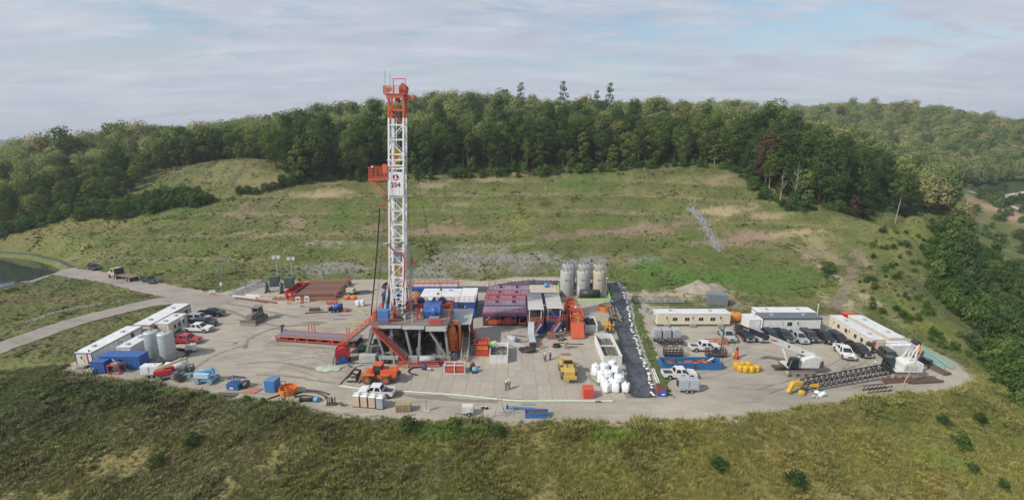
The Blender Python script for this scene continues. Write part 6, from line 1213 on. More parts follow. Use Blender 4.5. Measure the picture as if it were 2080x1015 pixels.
# hose reel
t = thing('hose_reel', 'big red reel on a blue stand left of the rig', 'reel', (-32.0, 86.0, 0), 0.35); B().box(-1.4, 1.4, -1.3, 1.3, 0, 0.2).make('base', navy, t)
for s in (-1, 1): B().prism([(-1.0, 0.2), (1.0, 0.2), (0.15, 1.7), (-0.15, 1.7)], s*1.05-0.08, s*1.05+0.08).make('side_frame', blue, t); B().disc(0, s*0.85, 1.7, 1.35, 0.12, n=22).make('flange', red, t)
B().disc(0, 0, 1.7, 0.95, 1.6, n=20).make('drum', rigred, t); B().bar((-1.9, -1.1, 0.1), (-1.2, -1.1, 2.4), 0.14).make('brace', navy, t)
t = thing('hydraulic_unit', 'small green hydraulic unit behind the red reel', 'pump', (-29.6, 90.2, 0)); B().box(-0.9, 0.9, -0.6, 0.6, 0, 0.25).make('skid', darksteel, t); B().lump(0, 0, 0.8, 0.75, 0.55, 0.6, 12, 6, 0.1).make('pump', M('bright_green', (0.05, 0.30, 0.16), 0.5), t)
hose('ground_hose', 'black hose running from the red reel to the rig base', [(-31.0, 85.2), (-29, 84.8), (-26, 85.0), (-22.6, 84.6)], 0.11, black); hose('ground_hose', 'thin black hose curling in front of the reel', [(-30.6, 84.4), (-29.2, 83.2), (-27.4, 84.4)], 0.08, black)

# ------------------------------------------------------------------ doghouse tower, separator, rod rack
t = thing('choke_house', 'stair tower with a white metal roof beside the drill floor', 'shelter', (-10.3, 94.9, 0)); rs = M('sheet_roof', (0.50, 0.51, 0.53), 0.45, metal=0.2, dirt=0.35)
for i in range(4): B().bar((-2.2, -3.3+2.2*i, 5.42+0.02), (2.2, -3.3+2.2*i, 5.62-0.02), 2.19, 0.08).make('roof_sheet', rs, t)
for x in (-1.9, 1.9):
    for y in (-4.0, 0, 4.0): B().box(x-0.08, x+0.08, y-0.08, y+0.08, 0, 5.4).make('post', white, t)
B().box(-2.0, 2.0, -4.2, 4.2, 2.7, 2.9).make('deck', greasy, t); B().box(-1.8, 1.6, -1.0, 4.0, 2.9, 4.6).make('manifold_house', darksteel, t); B().rails([(2.0, -4.2, 2.9), (2.0, 4.2, 2.9)], 1.1, 0.04, 1.4).make('railing', rigred, t); B().box(-2.0, 2.0, -2.0, 4.0, 0.05, 2.6).make('lower_house', M('dark_brown', (0.10, 0.07, 0.06), 0.7, dirt=0.5), t)  # dark brown lower house for the choke equipment
stairs(t, (1.3, -9.6, 0.3), (1.3, -4.3, 2.9), 1.25, palegrey, palegrey, 'x', 14, M('tread_tan', (0.42, 0.38, 0.26), 0.6))
for i in range(5): B().lump(2.4, -2.2+0.8*i, 1.0+0.5*(i % 3), 0.4, 0.4, 0.5, 8, 5, 0.2).make('valve', greasy if i % 2 else rigred, t)
t = thing('gas_separator', 'tall orange mud gas separator with a bent vent pipe', 'separator', (-11.6, 88.9, 0)); B().lathe([(0.55, 1.0), (0.78, 1.4), (0.78, 5.0), (0.65, 5.6), (0.3, 5.95), (0.02, 6.0)], n=20).make('vessel', orange2, t, True)
for x in (-1, 1):
    for y in (-0.8, 0.8): B().bar((x, y, 0.1), (x*0.95, y, 4.3), 0.16).make('leg', orange, t)
for z in (1.2, 3.0, 4.3): B().bar((-1, -0.8, z), (1, -0.8, z), 0.14).bar((-1, 0.8, z), (1, 0.8, z), 0.14).bar((-1, -0.8, z), (-1, 0.8, z), 0.14).bar((1, -0.8, z), (1, 0.8, z), 0.14).make('frame_ring', orange, t)
B().path([(0.1, 0, 5.8), (0.1, 0, 6.5), (0.4, 0, 6.9), (0.9, 0, 7.0), (1.35, 0, 6.7), (1.5, 0, 6.1), (1.5, 0, 2.0), (1.3, -0.4, 1.0)], 0.27, 12).make('vent_pipe', orange2, t, True); B().box(-1.4, 1.0, -2.4, 0.6, 0.05, 0.5).make('skid', palegrey, t); B().box(-1.5, -1.35, -2.4, 0.6, 0.4, 1.5).make('skid_side', palegrey, t)
t = thing('rod_rack', 'white steel rack holding red pipes in front of the rig', 'pipe rack', (-10.3, 81.5, 0)); fr = B()
for x in (-1.85, 0, 1.85):
    for y in (-0.75, 0.75): fr.bar((x, y, 0.05), (x, y, 1.75), 0.12)
for z in (0.12, 1.7):
    for y in (-0.75, 0.75): fr.bar((-1.85, y, z), (1.85, y, z), 0.11)
    for x in (-1.85, 0, 1.85): fr.bar((x, -0.75, z), (x, 0.75, z), 0.1)
fr.make('frame', white, t)
for j in range(5):
    for i in range(4): B().tube((-1.7, -0.55+0.36*i, 0.4+0.26*j), (1.7, -0.55+0.36*i, 0.4+0.26*j), 0.12, 8).make('pipe', M('pipe_red', (0.55, 0.10, 0.07), 0.5), t)
t = thing('pump_set', 'small dark red motor and light blue pump right of the rod rack', 'pump', (-7.0, 82.2, 0), 0.3); B().box(-0.5, 0.5, -1.4, 1.2, 0.05, 0.2).make('skid', darksteel, t); B().lump(0, 0.7, 0.7, 0.5, 0.5, 0.6, 10, 6, 0.1).make('motor', M('dark_red', (0.12, 0.03, 0.03)), t); B().lump(0.1, -0.7, 0.6, 0.6, 0.6, 0.5, 10, 6, 0.1).make('pump', M('teal_blue', (0.12, 0.33, 0.42)), t)
t = thing('pump_set', 'blue pump with a looped black hose on the mats', 'pump', (-16.0, 82.4, 0), -0.2); B().lump(0, 0, 0.55, 0.7, 0.4, 0.5, 10, 6, 0.15).make('pump', navy, t); B().tube((0.6, 0, 0.4), (1.4, -0.2, 0.4), 0.25).make('coupling', palegrey, t); B().path([(-0.4-2.2*math.sin(a*0.33)**0.9 if 0 < a < 9 else -0.4, -0.9+1.5*math.cos(a*0.33), 0.2) for a in range(10)], 0.13, 8).make('hose', black, t)
for i in range(5):
    x = -24.2+0.75*i; o = B().bar((x-0.4, 82.6, 0.08), (x+0.1, 84.0-0.4, 0.08), 0.1, 0.08).make('timber', M('tan_strip', (0.42, 0.35, 0.18), 0.8)); tag(o, 'tan timber strip laid out below the rig, one of five', 'timber', 'tan timber strips on the mats')

# clutter under the floor
ur = random.Random(12)
for k in range(22):
    x = ur.uniform(-26.5, -13.0); y = ur.uniform(87.0, 96.0); h = ur.uniform(0.6, 3.6); put(B().box(x-ur.uniform(.3, 1.0), x+ur.uniform(.3, 1.0), y-0.4, y+0.4, 0.1, h), 'machine_block', (greasy, darksteel, greasy, midgrey)[k % 4], rig)
for k in range(26):
    p = (ur.uniform(-26, -13), ur.uniform(86.4, 95), ur.uniform(0.4, 6.6)); q = (p[0]+ur.uniform(-3, 3), p[1]+ur.uniform(-1, 1), ur.uniform(0.4, 6.6)); put(B().tube(p, q, ur.uniform(0.07, 0.2), 7), 'pipe', (greasy, rigred, midgrey, rigred, darksteel)[k % 5], rig)
put(B().box(-26.2, -12.2, 96.6, 97.0, 1.0, 5.8), 'rear_wind_wall', darksteel, rig)
for x in (-24.5, -21.0, -17.5, -14.2): put(B().box(x-0.15, x+0.15, 85.2, 97.2, 6.5, 6.98), 'floor_beam', darksteel, rig)
# the mast stands with a slight lean
LEAN = 0.052
done_ = set()
for o in [q for c in rig.children for q in [c]+list(c.children)]:
    if o.name.startswith(('drawworks', 'staircase', 'tread', 'handrail')) or o == dw: continue
    if o.type == 'FONT': o.location.x += LEAN*(o.location.z-9.0); continue
    if o.type != 'MESH' or o.data in done_: continue
    done_.add(o.data)
    for v in o.data.vertices:
        if v.co.z > 11.0: v.co.x += LEAN*(v.co.z-9.0)
        elif v.co.z > 9.0 and o.name.startswith(('chord', 'a_frame', 'girt', 'brace')): v.co.x += LEAN*(v.co.z-9.0)
# ------------------------------------------------------------------ power houses, mud tanks, shakers
for i in range(3):
    y0 = 108.6+3.3*i; t, bx = cabin('generator_house', 'white-roofed blue generator house, %s of three in the row' % ('front', 'middle', 'back')[i], 'generator house', -22.0, -12.5, y0, y0+3.15, 4.0, blue, whiteroof, 'generator houses behind the rig', base=0.4, over=0.02)
    B().tube((-1.0+0.3*i, 0.2, 4.0), (-1.0+0.3*i, 0.2, 4.45), 0.18).box(-1.3+0.3*i, -0.7+0.3*i, 0.0, 0.4, 4.02, 4.15).make('exhaust', darksteel, t); B().box(1.6, 2.6, -0.3, 0.2, 4.0, 4.08).make('hatch', darksteel, t) if i == 2 else None
    for u in (-3, -1, 1, 3): opening(t, 'f', bx, u, 0.6, 1.4, 2.4, 'door', navy, False)
    if i == 0: B().rails([(-4.7, -1.5, 4.0), (4.7, -1.5, 4.0)], 1.1, 0.04, 1.5).make('railing', rigred, t)
t, bx = cabin('control_house', 'white-roofed blue control house at the right end of the generator row', 'control house', -12.3, -8.6, 108.2, 118.5, 4.1, blue, whiteroof, base=0.4); opening(t, 'f', bx, 0.6, 0.5, 1.0, 2.1, 'door', rigred, False); opening(t, 'r', bx, -2.5, 0.5, 1.0, 2.1, 'door', navy, False); B().box(-0.6, -0.3, bx[2]-0.04, bx[2], 2.7, 2.95).make('lamp', lampw, t)
B().box(-1.8, -0.8, bx[2]-0.05, bx[2], 0.5, 3.4).make('dark_opening', darksteel, t); B().rails([(-1.8, -5.0, 4.1), (1.8, -5.0, 4.1), (1.8, -3.2, 4.1)], 1.1, 0.04, 1.2).make('railing', rigred, t); B().bar((bx[1]+0.1, -4, 0.1), (bx[1]+2.0, -2.6, 0.1), 0.6, 0.2).make('cable_tray', lblue, t)
t = thing('water_tank', 'long blue tank with orange railing and white top behind the generator houses', 'tank', (-20.0, 123.0, 0)); B().box(-6.0, 6.0, -1.4, 1.4, 0.2, 3.0).make('tank_body', blue, t); B().box(-6.0, 6.0, 0.2, 1.4, 3.0, 3.06).make('top_plate', whiteroof, t); B().rails([(-6, -1.3, 3.0), (6, -1.3, 3.0), (6, 1.3, 3.0), (-6, 1.3, 3.0)], 1.4, 0.05, 1.5).make('railing', orange, t); B().box(-6.1, 6.1, -1.5, 1.5, 0, 0.2).make('skid', darksteel, t)
for i in range(7): B().box(-6+2*i-0.08, -6+2*i+0.08, -1.46, -1.4, 0.2, 3.0).make('rib', blue, t)
t = thing('fuel_tank', 'orange-brown machine beside the blue tank behind the mast', 'machine', (-24.6, 119.6, 0)); B().lump(0, 0, 1.4, 1.6, 1.2, 1.4, 12, 7, 0.1).make('housing', M('dull_orange', (0.45, 0.20, 0.10), 0.6, dirt=0.4), t); B().box(-1.8, 1.8, -1.3, 1.3, 0, 0.3).make('skid', darksteel, t)
# mud tanks
mtop = M('tank_grating', (0.20, 0.25, 0.33), 0.6, dirt=0.75, scale=0.6, dcol=(0.33, 0.16, 0.17)); mtop2 = M('tank_grating_red', (0.34, 0.17, 0.20), 0.6, dirt=0.7, scale=0.7, dcol=(0.20, 0.20, 0.30))
def mudtank(label, x0, x1, y0, y1, top, H=3.2, front=True):
    cx, cy = (x0+x1)/2, (y0+y1)/2; t = thing('mud_tank', label, 'mud tank', (cx, cy, 0), 0, 'rows of blue mud tanks'); a, b_, c, d = x0-cx, x1-cx, y0-cy, y1-cy
    B().box(a, b_, c, d, 0.25, H-0.1).make('tank_body', blue, t); B().box(a-0.1, b_+0.1, c-0.1, d+0.1, 0, 0.25).make('skid', darksteel, t)
    n = max(2, round((b_-a)/2.2))
    for i in range(n): B().box(a+(b_-a)*i/n+0.04, a+(b_-a)*(i+1)/n-0.04, c+0.12, d-0.12, H-0.1, H).make('grating_panel', top, t)
    B().box(a, b_, c, c+0.12, H-0.1, H+0.05).box(a, b_, d-0.12, d, H-0.1, H+0.05).make('edge_beam', rigred, t)
    for i in range(int((b_-a)/1.2)): B().box(a+0.6+1.2*i-0.06, a+0.6+1.2*i+0.06, c-0.06, c, 0.3, H-0.2).make('rib', blue, t)
    B().rails([(a, c+0.05, H), (b_, c+0.05, H)] if front else [(a, d-0.05, H), (b_, d-0.05, H)], 1.1, 0.04, 1.6).make('railing', rigred, t); B().rails([(a+0.05, c, H), (a+0.05, d, H)], 1.1, 0.04, 1.6).make('railing', rigred, t)
    for i in range(2): B().lump(a+(b_-a)*(0.3+0.4*i), 0, H+0.35, 0.4, 0.4, 0.4, 8, 5, 0.1).make('agitator_motor', navy, t)
    return t
mudtank('front mud tank top with pale blue grating in the row of mud tanks', -6.4, 3.2, 107.6, 111.4, mtop, 3.4); mudtank('second mud tank with purple-red grating behind the pump shed', -6.3, 3.3, 111.8, 115.2, mtop2); mudtank('third mud tank with red and purple grating', -6.2, 4.2, 115.6, 119.0, mtop2); mudtank('rear mud tank with grey-purple grating', -6.0, 4.4, 119.4, 123.4, mtop, 3.2, False)
t = thing('mixing_tank', 'tan-topped mixing tank behind the shaker shelters', 'tank', (8.0, 120.6, 0)); B().box(-3.4, 3.2, -3.0, 3.0, 0.1, 3.1).make('tank_body', navy, t); B().box(-3.5, 3.3, -3.1, 3.1, 3.1, 3.25).make('top_cover', M('tan_cover', (0.50, 0.43, 0.34), 0.7, dirt=0.4), t); B().tube((0.8, 1.2, 3.25), (0.8, 1.2, 4.3), 0.42, 12).make('blue_drum', lblue, t, True); B().box(1.2, 2.4, 1.4, 2.2, 3.25, 3.7).make('chest', palegrey, t)
# pump shed with orange pumps
t = thing('pump_shed', 'blue pump shed with an open front and a flat rusty-blue roof', 'shed', (-1.6, 105.4, 0)); B().box(-4.9, 4.9, -2.0, 2.0, 3.05, 3.2).make('roof', mtop, t); B().box(-5.0, 5.0, -2.1, -1.95, 2.8, 3.25).make('front_beam', rigred, t)
for x in (-4.8, -1.6, 1.6, 4.8): B().box(x-0.09, x+0.09, -1.95, -1.77, 0.2, 3.05).make('post', navy, t)
B().box(-4.9, 4.9, -2.0, 2.0, 0.02, 0.25).make('skid', darksteel, t); B().box(-4.9, 4.9, 1.85, 2.0, 0.25, 3.05).make('back_wall', navy, t); B().box(-5.0, 4.9, -2.05, -1.96, 2.3, 2.78).make('blue_fascia', blue, t); B().rails([(-4.9, -1.9, 3.2), (4.9, -1.9, 3.2)], 0.9, 0.04, 1.6).make('railing', rigred, t)
for i, x in enumerate((-4.4, -0.9)):
    q = thing('mud_pump', 'orange mud pump under the pump shed roof, %s one' % ('left', 'right')[i], 'pump', (x, 104.6, 0.25), 0, 'orange mud pumps'); B().prism([(-1.5, 0.0), (1.2, 0.0), (1.2, 1.0), (0.6, 1.6), (-0.3, 1.6), (-1.5, 0.7)], -0.6, 0.6).make('power_end', orange, q); B().box(1.2, 2.0, -0.6, 0.6, 0.1, 1.1).make('fluid_end', orange, q)
    for k in range(3): B().tube((1.3+0.25*k, -0.62, 0.6), (1.3+0.25*k, -0.75, 0.6), 0.11).make('valve_cap', rigred, q)
    B().lump(1.6, 0, 1.5, 0.35, 0.35, 0.4, 10, 6, 0).make('pulsation_dampener', orange, q)
t = thing('pipe_manifold', 'bent red pipes at the right end of the pump shed', 'manifold', (2.2, 104.0, 0.25)); B().path([(-0.5, 0, 0), (-0.5, 0, 1.3), (0, 0, 1.5), (0.3, 0, 1.3)], 0.16, 8).path([(0.8, 0, 0), (1.2, 0, 0.9), (1.3, 0, 1.2)], 0.2, 8).make('pipe', orange, t); B().box(-0.9, 0.6, -0.2, 0.2, 0, 0.3).make('flange', orange, t)
# shaker shelters
for i, (x0, x1, y0, y1) in enumerate(((3.4, 6.7, 98.2, 108.4), (7.4, 10.8, 99.0, 108.2))):
    cx, cy = (x0+x1)/2, (y0+y1)/2; a, b_, c, d = x0-cx, x1-cx, y0-cy, y1-cy; t = thing('shaker_shelter', ('left of two shaker shelters with flat weathered roofs on posts', 'right of two shaker shelters with a blue housing under its roof')[i], 'shelter', (cx, cy, 0), 0, 'shaker shelters')
    rm = M('weathered_roof', (0.50, 0.48, 0.44), 0.6, dirt=0.5, dcol=(0.36, 0.32, 0.28))
    for k in range(2): B().box(a, b_, c+(d-c)*k/2+0.02, c+(d-c)*(k+1)/2-0.02, 5.92+0.05*k, 6.0+0.05*k).make('roof_sheet', rm, t)
    B().box(a-0.06, b_+0.06, c-0.08, c, 5.8, 6.02).make('eave', white, t)
    for x in (a+0.3, b_-0.5):
        for y in (c+0.3, d-0.4): B().box(x-0.08, x+0.08, y-0.08, y+0.08, 3.0, 5.9).make('post', white, t)
    B().box(a, b_, c+0.6, d, 0.1, 2.85).make('tank_body', blue, t); B().box(a-0.1, b_+0.1, c-0.4, d, 2.85, 3.0).make('deck', greasy, t); B().rails([(a-0.1, c-0.35, 3.0), (b_+0.1, c-0.35, 3.0)], 1.1, 0.05, 0.9).make('railing', rigred, t); B().rails([(b_+0.1, c-0.35, 3.0), (b_+0.1, d, 3.0)], 1.1, 0.05, 1.2).make('railing', rigred, t)
    if i: B().box(a+0.4, b_-0.3, c+1.4, c+3.6, 3.0, 4.6).make('shaker_housing', blue, t); B().box(a+0.8, b_-0.8, c+1.6, c+3.2, 4.6, 4.75).make('shaker_screen', rigred, t)
    else: B().box(a+0.5, b_-0.4, c+3.0, d-1, 3.0, 4.4).make('shaker_housing', darksteel, t)
    stairs(t, (-1.2, c-2.2 if i else c-1.9, 0.2), (1.2, c-0.6, 2.95), 0.9, white, rigred, 'y', 12, palegrey); B().box(-0.3, 0.0, c+0.55, c+0.6, 1.6, 1.85).make('lamp', lampw, t)
t = thing('shaker_walkway', 'dark steel walkway with red railing right of the shaker shelters', 'walkway', (11.6, 102.5, 0)); B().box(-0.7, 0.5, -3, 3, 2.7, 2.85).make('deck', greasy, t); B().rails([(-0.7, -3, 2.85), (0.5, -3, 2.85), (0.5, 3, 2.85)], 1.1, 0.05, 1.0).make('railing', rigred, t)
for y in (-2.7, 2.7): B().bar((0.3, y, 0), (0.3, y, 2.7), 0.15).make('leg', rigred, t)
# tall orange skid unit
t = thing('orange_unit', 'tall orange equipment skid of frames and pipes right of the shelters', 'equipment skid', (13.9, 105.2, 0))
B().prism([(-9.0, 0.1), (-9.2, 0.3), (-7.0, 3.0), (-2.0, 3.0), (-2.0, 0.1)], -1.35, 1.35, 'x').make('front_ramp', orange, t)
for i in range(6): B().bar((-1.2+0.48*i, -9.2, 0.35), (-1.2+0.48*i, -7.02, 3.02), 0.08, 0.1).make('ramp_rib', rigred if i % 2 else orange, t)
B().box(-1.3, 1.4, -2.0, 8.8, 0.1, 1.4).make('skid_body', orange, t); B().rails([(-1.35, -7.0, 3.0), (1.35, -7.0, 3.0), (1.35, -2.0, 3.0), (-1.35, -2.0, 3.0), (-1.35, -7.0, 3.0)], 1.2, 0.07, 0.9).make('platform_railing', orange, t)
for y in (-5.5, -3.0, 0, 2.4, 4.8, 7.4):
    for x in (-1.2, 1.2): B().bar((x, y, 1.4), (x, y, 4.6 - abs(y)*0.1), 0.16).make('frame_post', orange, t)
    B().bar((-1.2, y, 4.4-abs(y)*0.1), (1.2, y, 4.4-abs(y)*0.1), 0.16).make('frame_beam', orange, t)
for x in (-0.6, 0.2, 0.8): B().tube((x, -1.5, 2.2), (x, 8.0, 2.4), 0.3, 10).make('cylinder', orange if x < 0.5 else rigred, t, True)
for y in (-4.2, 0.5, 3.5, 6.2): B().box(-0.7, 0.7, y-0.6, y+0.6, 2.8, 3.9).make('gearbox', orange, t)
B().lump(0.3, -1.6, 4.2, 0.4, 0.4, 0.5, 10, 6, 0.1).make('motor', palegrey, t); B().box(-0.5, 0.4, -6.9, -6.0, 3.0, 3.9).make('yellow_panel', catyellow, t); B().tube((-0.9, 1.2, 1.4), (-0.9, 1.2, 5.2), 0.05).tube((1.3, -1.0, 1.4), (1.3, -1.0, 5.0), 0.05).make('mast', darksteel, t)
# bins
open_bin('cuttings_bin', 'white open bin with dark contents right of the orange skid', 'bin', 15.8, 18.5, 99.8, 105.2, 1.7, white, M('black_mud', (0.035, 0.03, 0.028), 0.6, dirt=0.4), 0.7)
open_bin('cuttings_bin', 'long white roll-off bin half full of mud beside the liner', 'bin', 17.0, 20.4, 84.2, 94.6, 1.9, white, mud, 0.45)
o = B().box(17.05, 20.35, 89.2, 89.35, 1.5, 1.75).make('cross_bar', white); o.parent = [q for q in COL.objects if q.get('label', '').startswith('long white roll-off')][0]; o.location = -o.parent.location
open_bin('cuttings_bin', 'small white bin with mud beside the red shaker box', 'bin', -4.2, -0.8, 84.9, 90.6, 1.7, white, mud, 0.5)
t = thing('shaker_box', 'red steel box with orange frame left of the white bin', 'box', (-5.8, 89.4, 0)); B().box(-1.3, 1.3, -1.5, 1.5, 0.1, 1.5).make('box_body', M('shaker_red', (0.50, 0.06, 0.03), 0.5), t); B().box(-1.35, 1.35, -1.55, -1.5, 1.5, 2.2).box(-1.35, 1.35, 1.5, 1.55, 1.5, 2.2).make('end_panel', orange2, t); B().rails([(-1.3, -1.5, 1.5), (1.3, -1.5, 1.5), (1.3, 1.5, 1.5), (-1.3, 1.5, 1.5), (-1.3, -1.5, 1.5)], 1.1, 0.07, 1.3).make('frame', orange, t); B().tube((-0.8, 0, 2.0), (0.8, 0, 2.0), 0.5, 12).make('roller', rigred, t)
t = thing('lime_chute', 'lime green plastic chute hanging over the white bin', 'chute', (-3.9, 89.2, 0.0)); B().prism([(-0.6, 2.3), (0.6, 2.6), (0.9, 2.5), (0.2, 1.8)], -0.8, 0.4).make('sheet', lime, t); B().bar((-0.2, -0.6, 0.1), (-0.2, -0.6, 2.2), 0.1).make('post', midgrey, t)
t = thing('ventilation_duct', 'grey jointed conveyor duct leading down from the shaker shelter', 'conveyor', (3.9, 95.6, 0)); B().bar((0.2, 2.6, 3.0), (0.0, -0.6, 1.5), 1.3, 0.55).make('upper_section', palegrey, t); B().bar((0.0, -0.6, 1.5), (0.3, -3.4, 0.9), 1.25, 0.5).make('lower_section', palegrey, t); B().box(-0.4, 0.9, -3.9, -3.3, 0.1, 1.0).make('outlet', darksteel, t); B().bar((-0.5, -0.6, 0), (-0.5, -0.6, 1.4), 0.12).bar((0.6, -0.6, 0), (0.6, -0.6, 1.4), 0.12).make('support_leg', midgrey, t)
for y in (1.0, -2.0): B().lump(0.1, y, 2.35 if y > 0 else 1.35, 0.13, 0.13, 0.08, 8, 5, 0).make('lamp', lampw, t)
t = thing('auger_conveyor', 'pale grey auger conveyor lying on the mats right of the white bin', 'conveyor', (0.6, 92.0, 0), -0.55); B().bar((-2.2, 0.8, 0.5), (2.4, 0, 0.45), 0.9, 0.5).make('trough', palegrey, t); B().lump(-2.2, 2.4, 0.6, 1.2, 0.8, 0.6, 10, 6, 0.1, 0.7).make('hopper', palegrey, t)
t = thing('tarp_pile', 'black tarp bundle heaped below the grey duct', 'tarp', (3.0, 90.0, 0)); B().lump(0, 0, 0.5, 1.7, 0.9, 0.55, 16, 7, 0.22).make('tarp', M('black_tarp', (0.03, 0.028, 0.027), 0.6, dirt=0.4), t)
t = thing('red_stand', 'small red pipe stand right of the black tarp', 'stand', (5.9, 91.5, 0))
for a in range(4): B().bar((0.5*math.cos(a*1.57), 0.5*math.sin(a*1.57), 0.05), (0.15*math.cos(a*1.57), 0.15*math.sin(a*1.57), 1.2), 0.09).make('leg', red, t)
B().lump(0, 0, 1.2, 0.25, 0.25, 0.2, 8, 5, 0).make('head', red, t)
t = thing('wooden_crate', 'brown crate in front of the shaker shelters', 'crate', (8.3, 96.6, 0), 0.05); B().box(-0.85, 0.85, -0.6, 0.6, 0.1, 1.3).make('crate_body', M('crate_brown', (0.22, 0.11, 0.09), 0.7), t)
for i in range(4): B().box(-0.88, 0.88, -0.63, -0.6, 0.15+0.3*i, 0.38+0.3*i).make('slat', M('crate_slat', (0.30, 0.16, 0.13), 0.7), t)
t = thing('cable_coil', 'coil of black cable in front of the crate', 'coil', (9.0, 92.2, 0))
for i in range(4): B().path([(0.75*math.cos(a*0.42)*(1-0.06*i), 0.5*math.sin(a*0.42)*(1-0.06*i), 0.12+0.16*i) for a in range(16)], 0.12, 6).make('cable_loop', black, t)
t = thing('pump_set', 'muddy grey pump beside the workers near the crate', 'pump', (10.4, 95.4, 0)); B().lump(0, 0, 0.5, 0.6, 0.5, 0.5, 10, 6, 0.15).make('pump', greasy, t); B().tube((-0.9, -0.3, 0.3), (0.9, 0.3, 0.3), 0.15).make('pipe', greasy, t)
for i, pts in enumerate([[(-1.5, 97), (0.5, 96.2), (1.2, 94.6), (3.2, 94.8)], [(-0.8, 98.2), (1.6, 97.6), (3.0, 97.2)], [(4.8, 97.4), (7.0, 97.0), (9.6, 98.4)], [(1.5, 93.4), (2.6, 92.0), (3.2, 92.4)], [(9.6, 94.2), (11.6, 93.6), (14.6, 93.4)], [(15.6, 98.4), (18.6, 98.0), (20.4, 97.4)]]): hose('ground_hose', 'black hose on the mats: ' + ('loop left of the grey duct', 'short length behind the grey duct', 'hose at the foot of the shelters', 'curl beside the tarp bundle', 'hose right of the cable coil', 'hose below the white bin')[i], pts, 0.1, black)
# ------------------------------------------------------------------ silos and tanks on the right of the mats
siloG = M('silo_grey', (0.44, 0.44, 0.42), 0.5, dirt=0.4, scale=0.5, dcol=(0.36, 0.34, 0.30)); siloT = M('silo_tan', (0.46, 0.42, 0.33), 0.5, dirt=0.4, scale=0.5, dcol=(0.38, 0.34, 0.26))
for i, (x, y, m_, lb) in enumerate([(14.6, 125.4, siloG, 'grey silo in the front row, leftmost'), (18.9, 125.4, siloG, 'grey silo in the front row, middle'), (23.2, 125.4, siloT, 'tan silo in the front row, right'), (15.6, 130.6, siloG, 'grey silo in the back row, leftmost'), (19.9, 130.6, siloG, 'grey silo in the back row, middle'), (24.1, 130.6, siloT, 'pale tan silo in the back row, right')]):
    t = tank_v('silo', lb, x, y, 1.8, 6.6 if i < 3 else 6.9, m_, 'upright silos inside the lime green wall', 1.2 if i < 3 else 1.9)
    B().rails([(1.55*math.cos(a), 1.55*math.sin(a), 6.6 if i < 3 else 6.9) for a in [k*0.785 for k in range(9)]], 1.1, 0.05, 1.2).make('top_railing', palegrey, t)
    if i < 3: B().box(-0.75, -0.55, -1.86, -1.74, 4.4, 4.75).box(-0.45, 0.5, -1.86, -1.74, 4.45, 4.7).make('faded_marking', M('marking_grey', (0.28, 0.28, 0.29), 0.6), t)
t = thing('horizontal_tank', 'black horizontal tank in front of the silos', 'tank', (20.4, 122.3, 0)); B().tube((-2.6, 0, 1.35), (2.4, 0, 1.35), 1.05, 20).make('shell', M('black_tank', (0.035, 0.04, 0.042), 0.45, dirt=0.2), t, True)
for x in (-1.6, 1.4): B().box(x-0.25, x+0.25, -0.9, 0.9, 0.05, 0.6).make('saddle', darksteel, t)
B().tube((-2.9, 0, 0.1), (-2.9, 0, 3.4), 0.45, 14).make('standpipe', palegrey, t, True); B().lump(0, -0.95, 1.3, 0.12, 0.1, 0.12, 8, 5, 0).make('lamp', lampw, t)
t = thing('light_pole', 'thin light pole right of the black horizontal tank', 'pole', (24.4, 121.5, 0)); B().tube((0, 0, 0), (0, 0, 5.8), 0.06).make('pole', palegrey, t); B().lump(0, -0.1, 5.7, 0.25, 0.2, 0.18, 8, 5, 0).make('lamp', lampw, t)
t = thing('washout_tub', 'round orange tub with muddy hoses beside the liner', 'tub', (22.6, 113.4, 0)); B().lathe([(1.5, 0.05), (1.55, 1.3), (1.45, 1.3), (1.4, 0.3), (0.01, 0.3)], n=22).make('tub', orange2, t)
rp_ = random.Random(6)
for k in range(6): B().path([(rp_.uniform(-1.2, 2.4), rp_.uniform(-0.6, 1.6), rp_.uniform(0.3, 1.6)) for _ in range(4)], 0.12, 6).make('hose', M('muddy_hose', (0.33, 0.30, 0.25), 0.8, dirt=0.5), t)
t = thing('blue_drum', 'blue drum with a white lid at the edge of the liner', 'drum', (25.2, 117.6, 0)); B().lathe([(0.3, 0), (0.32, 0.9), (0.3, 0.95)], n=14).make('drum', lblue, t, True); B().lathe([(0.31, 0.95), (0.31, 1.05), (0.05, 1.1)], n=14).make('lid', white, t)
t = thing('muddy_pile', 'tangle of muddy grey hoses and scrap behind the yellow mini excavator', 'scrap pile', (24.0, 108.6, 0.1))
for k in range(14): B().path([(rp_.uniform(-1.3, 1.2), rp_.uniform(-3.6, 3.6), rp_.uniform(0.1, 1.3)) for _ in range(4)], 0.11, 6).make('hose', M('muddy_hose', (0.33, 0.30, 0.25)) if k % 2 else greasy, t)
t = thing('mini_excavator', 'yellow mini excavator with its bucket down behind the roll-off bin', 'excavator', (21.2, 101.4, 0), R(-90)); tracks(t, 2.4, 0.42, 0.85, 0.6, M('dusty_track', (0.30, 0.26, 0.21), 0.8, dirt=0.5)); B().box(-1.2, 0.9, -0.85, 0.85, 0.65, 1.5).make('body', yellow, t); cb_ = B().taper(-0.7, 0.6, 0.0, 0.85, 1.5, 2.6, 0.05, 0.1, 0.05, 0.05).make('cab', darksteel, t); B().box(0.5, 0.62, 0.1, 0.75, 1.6, 2.4).make('windscreen', darkglass, cb_)
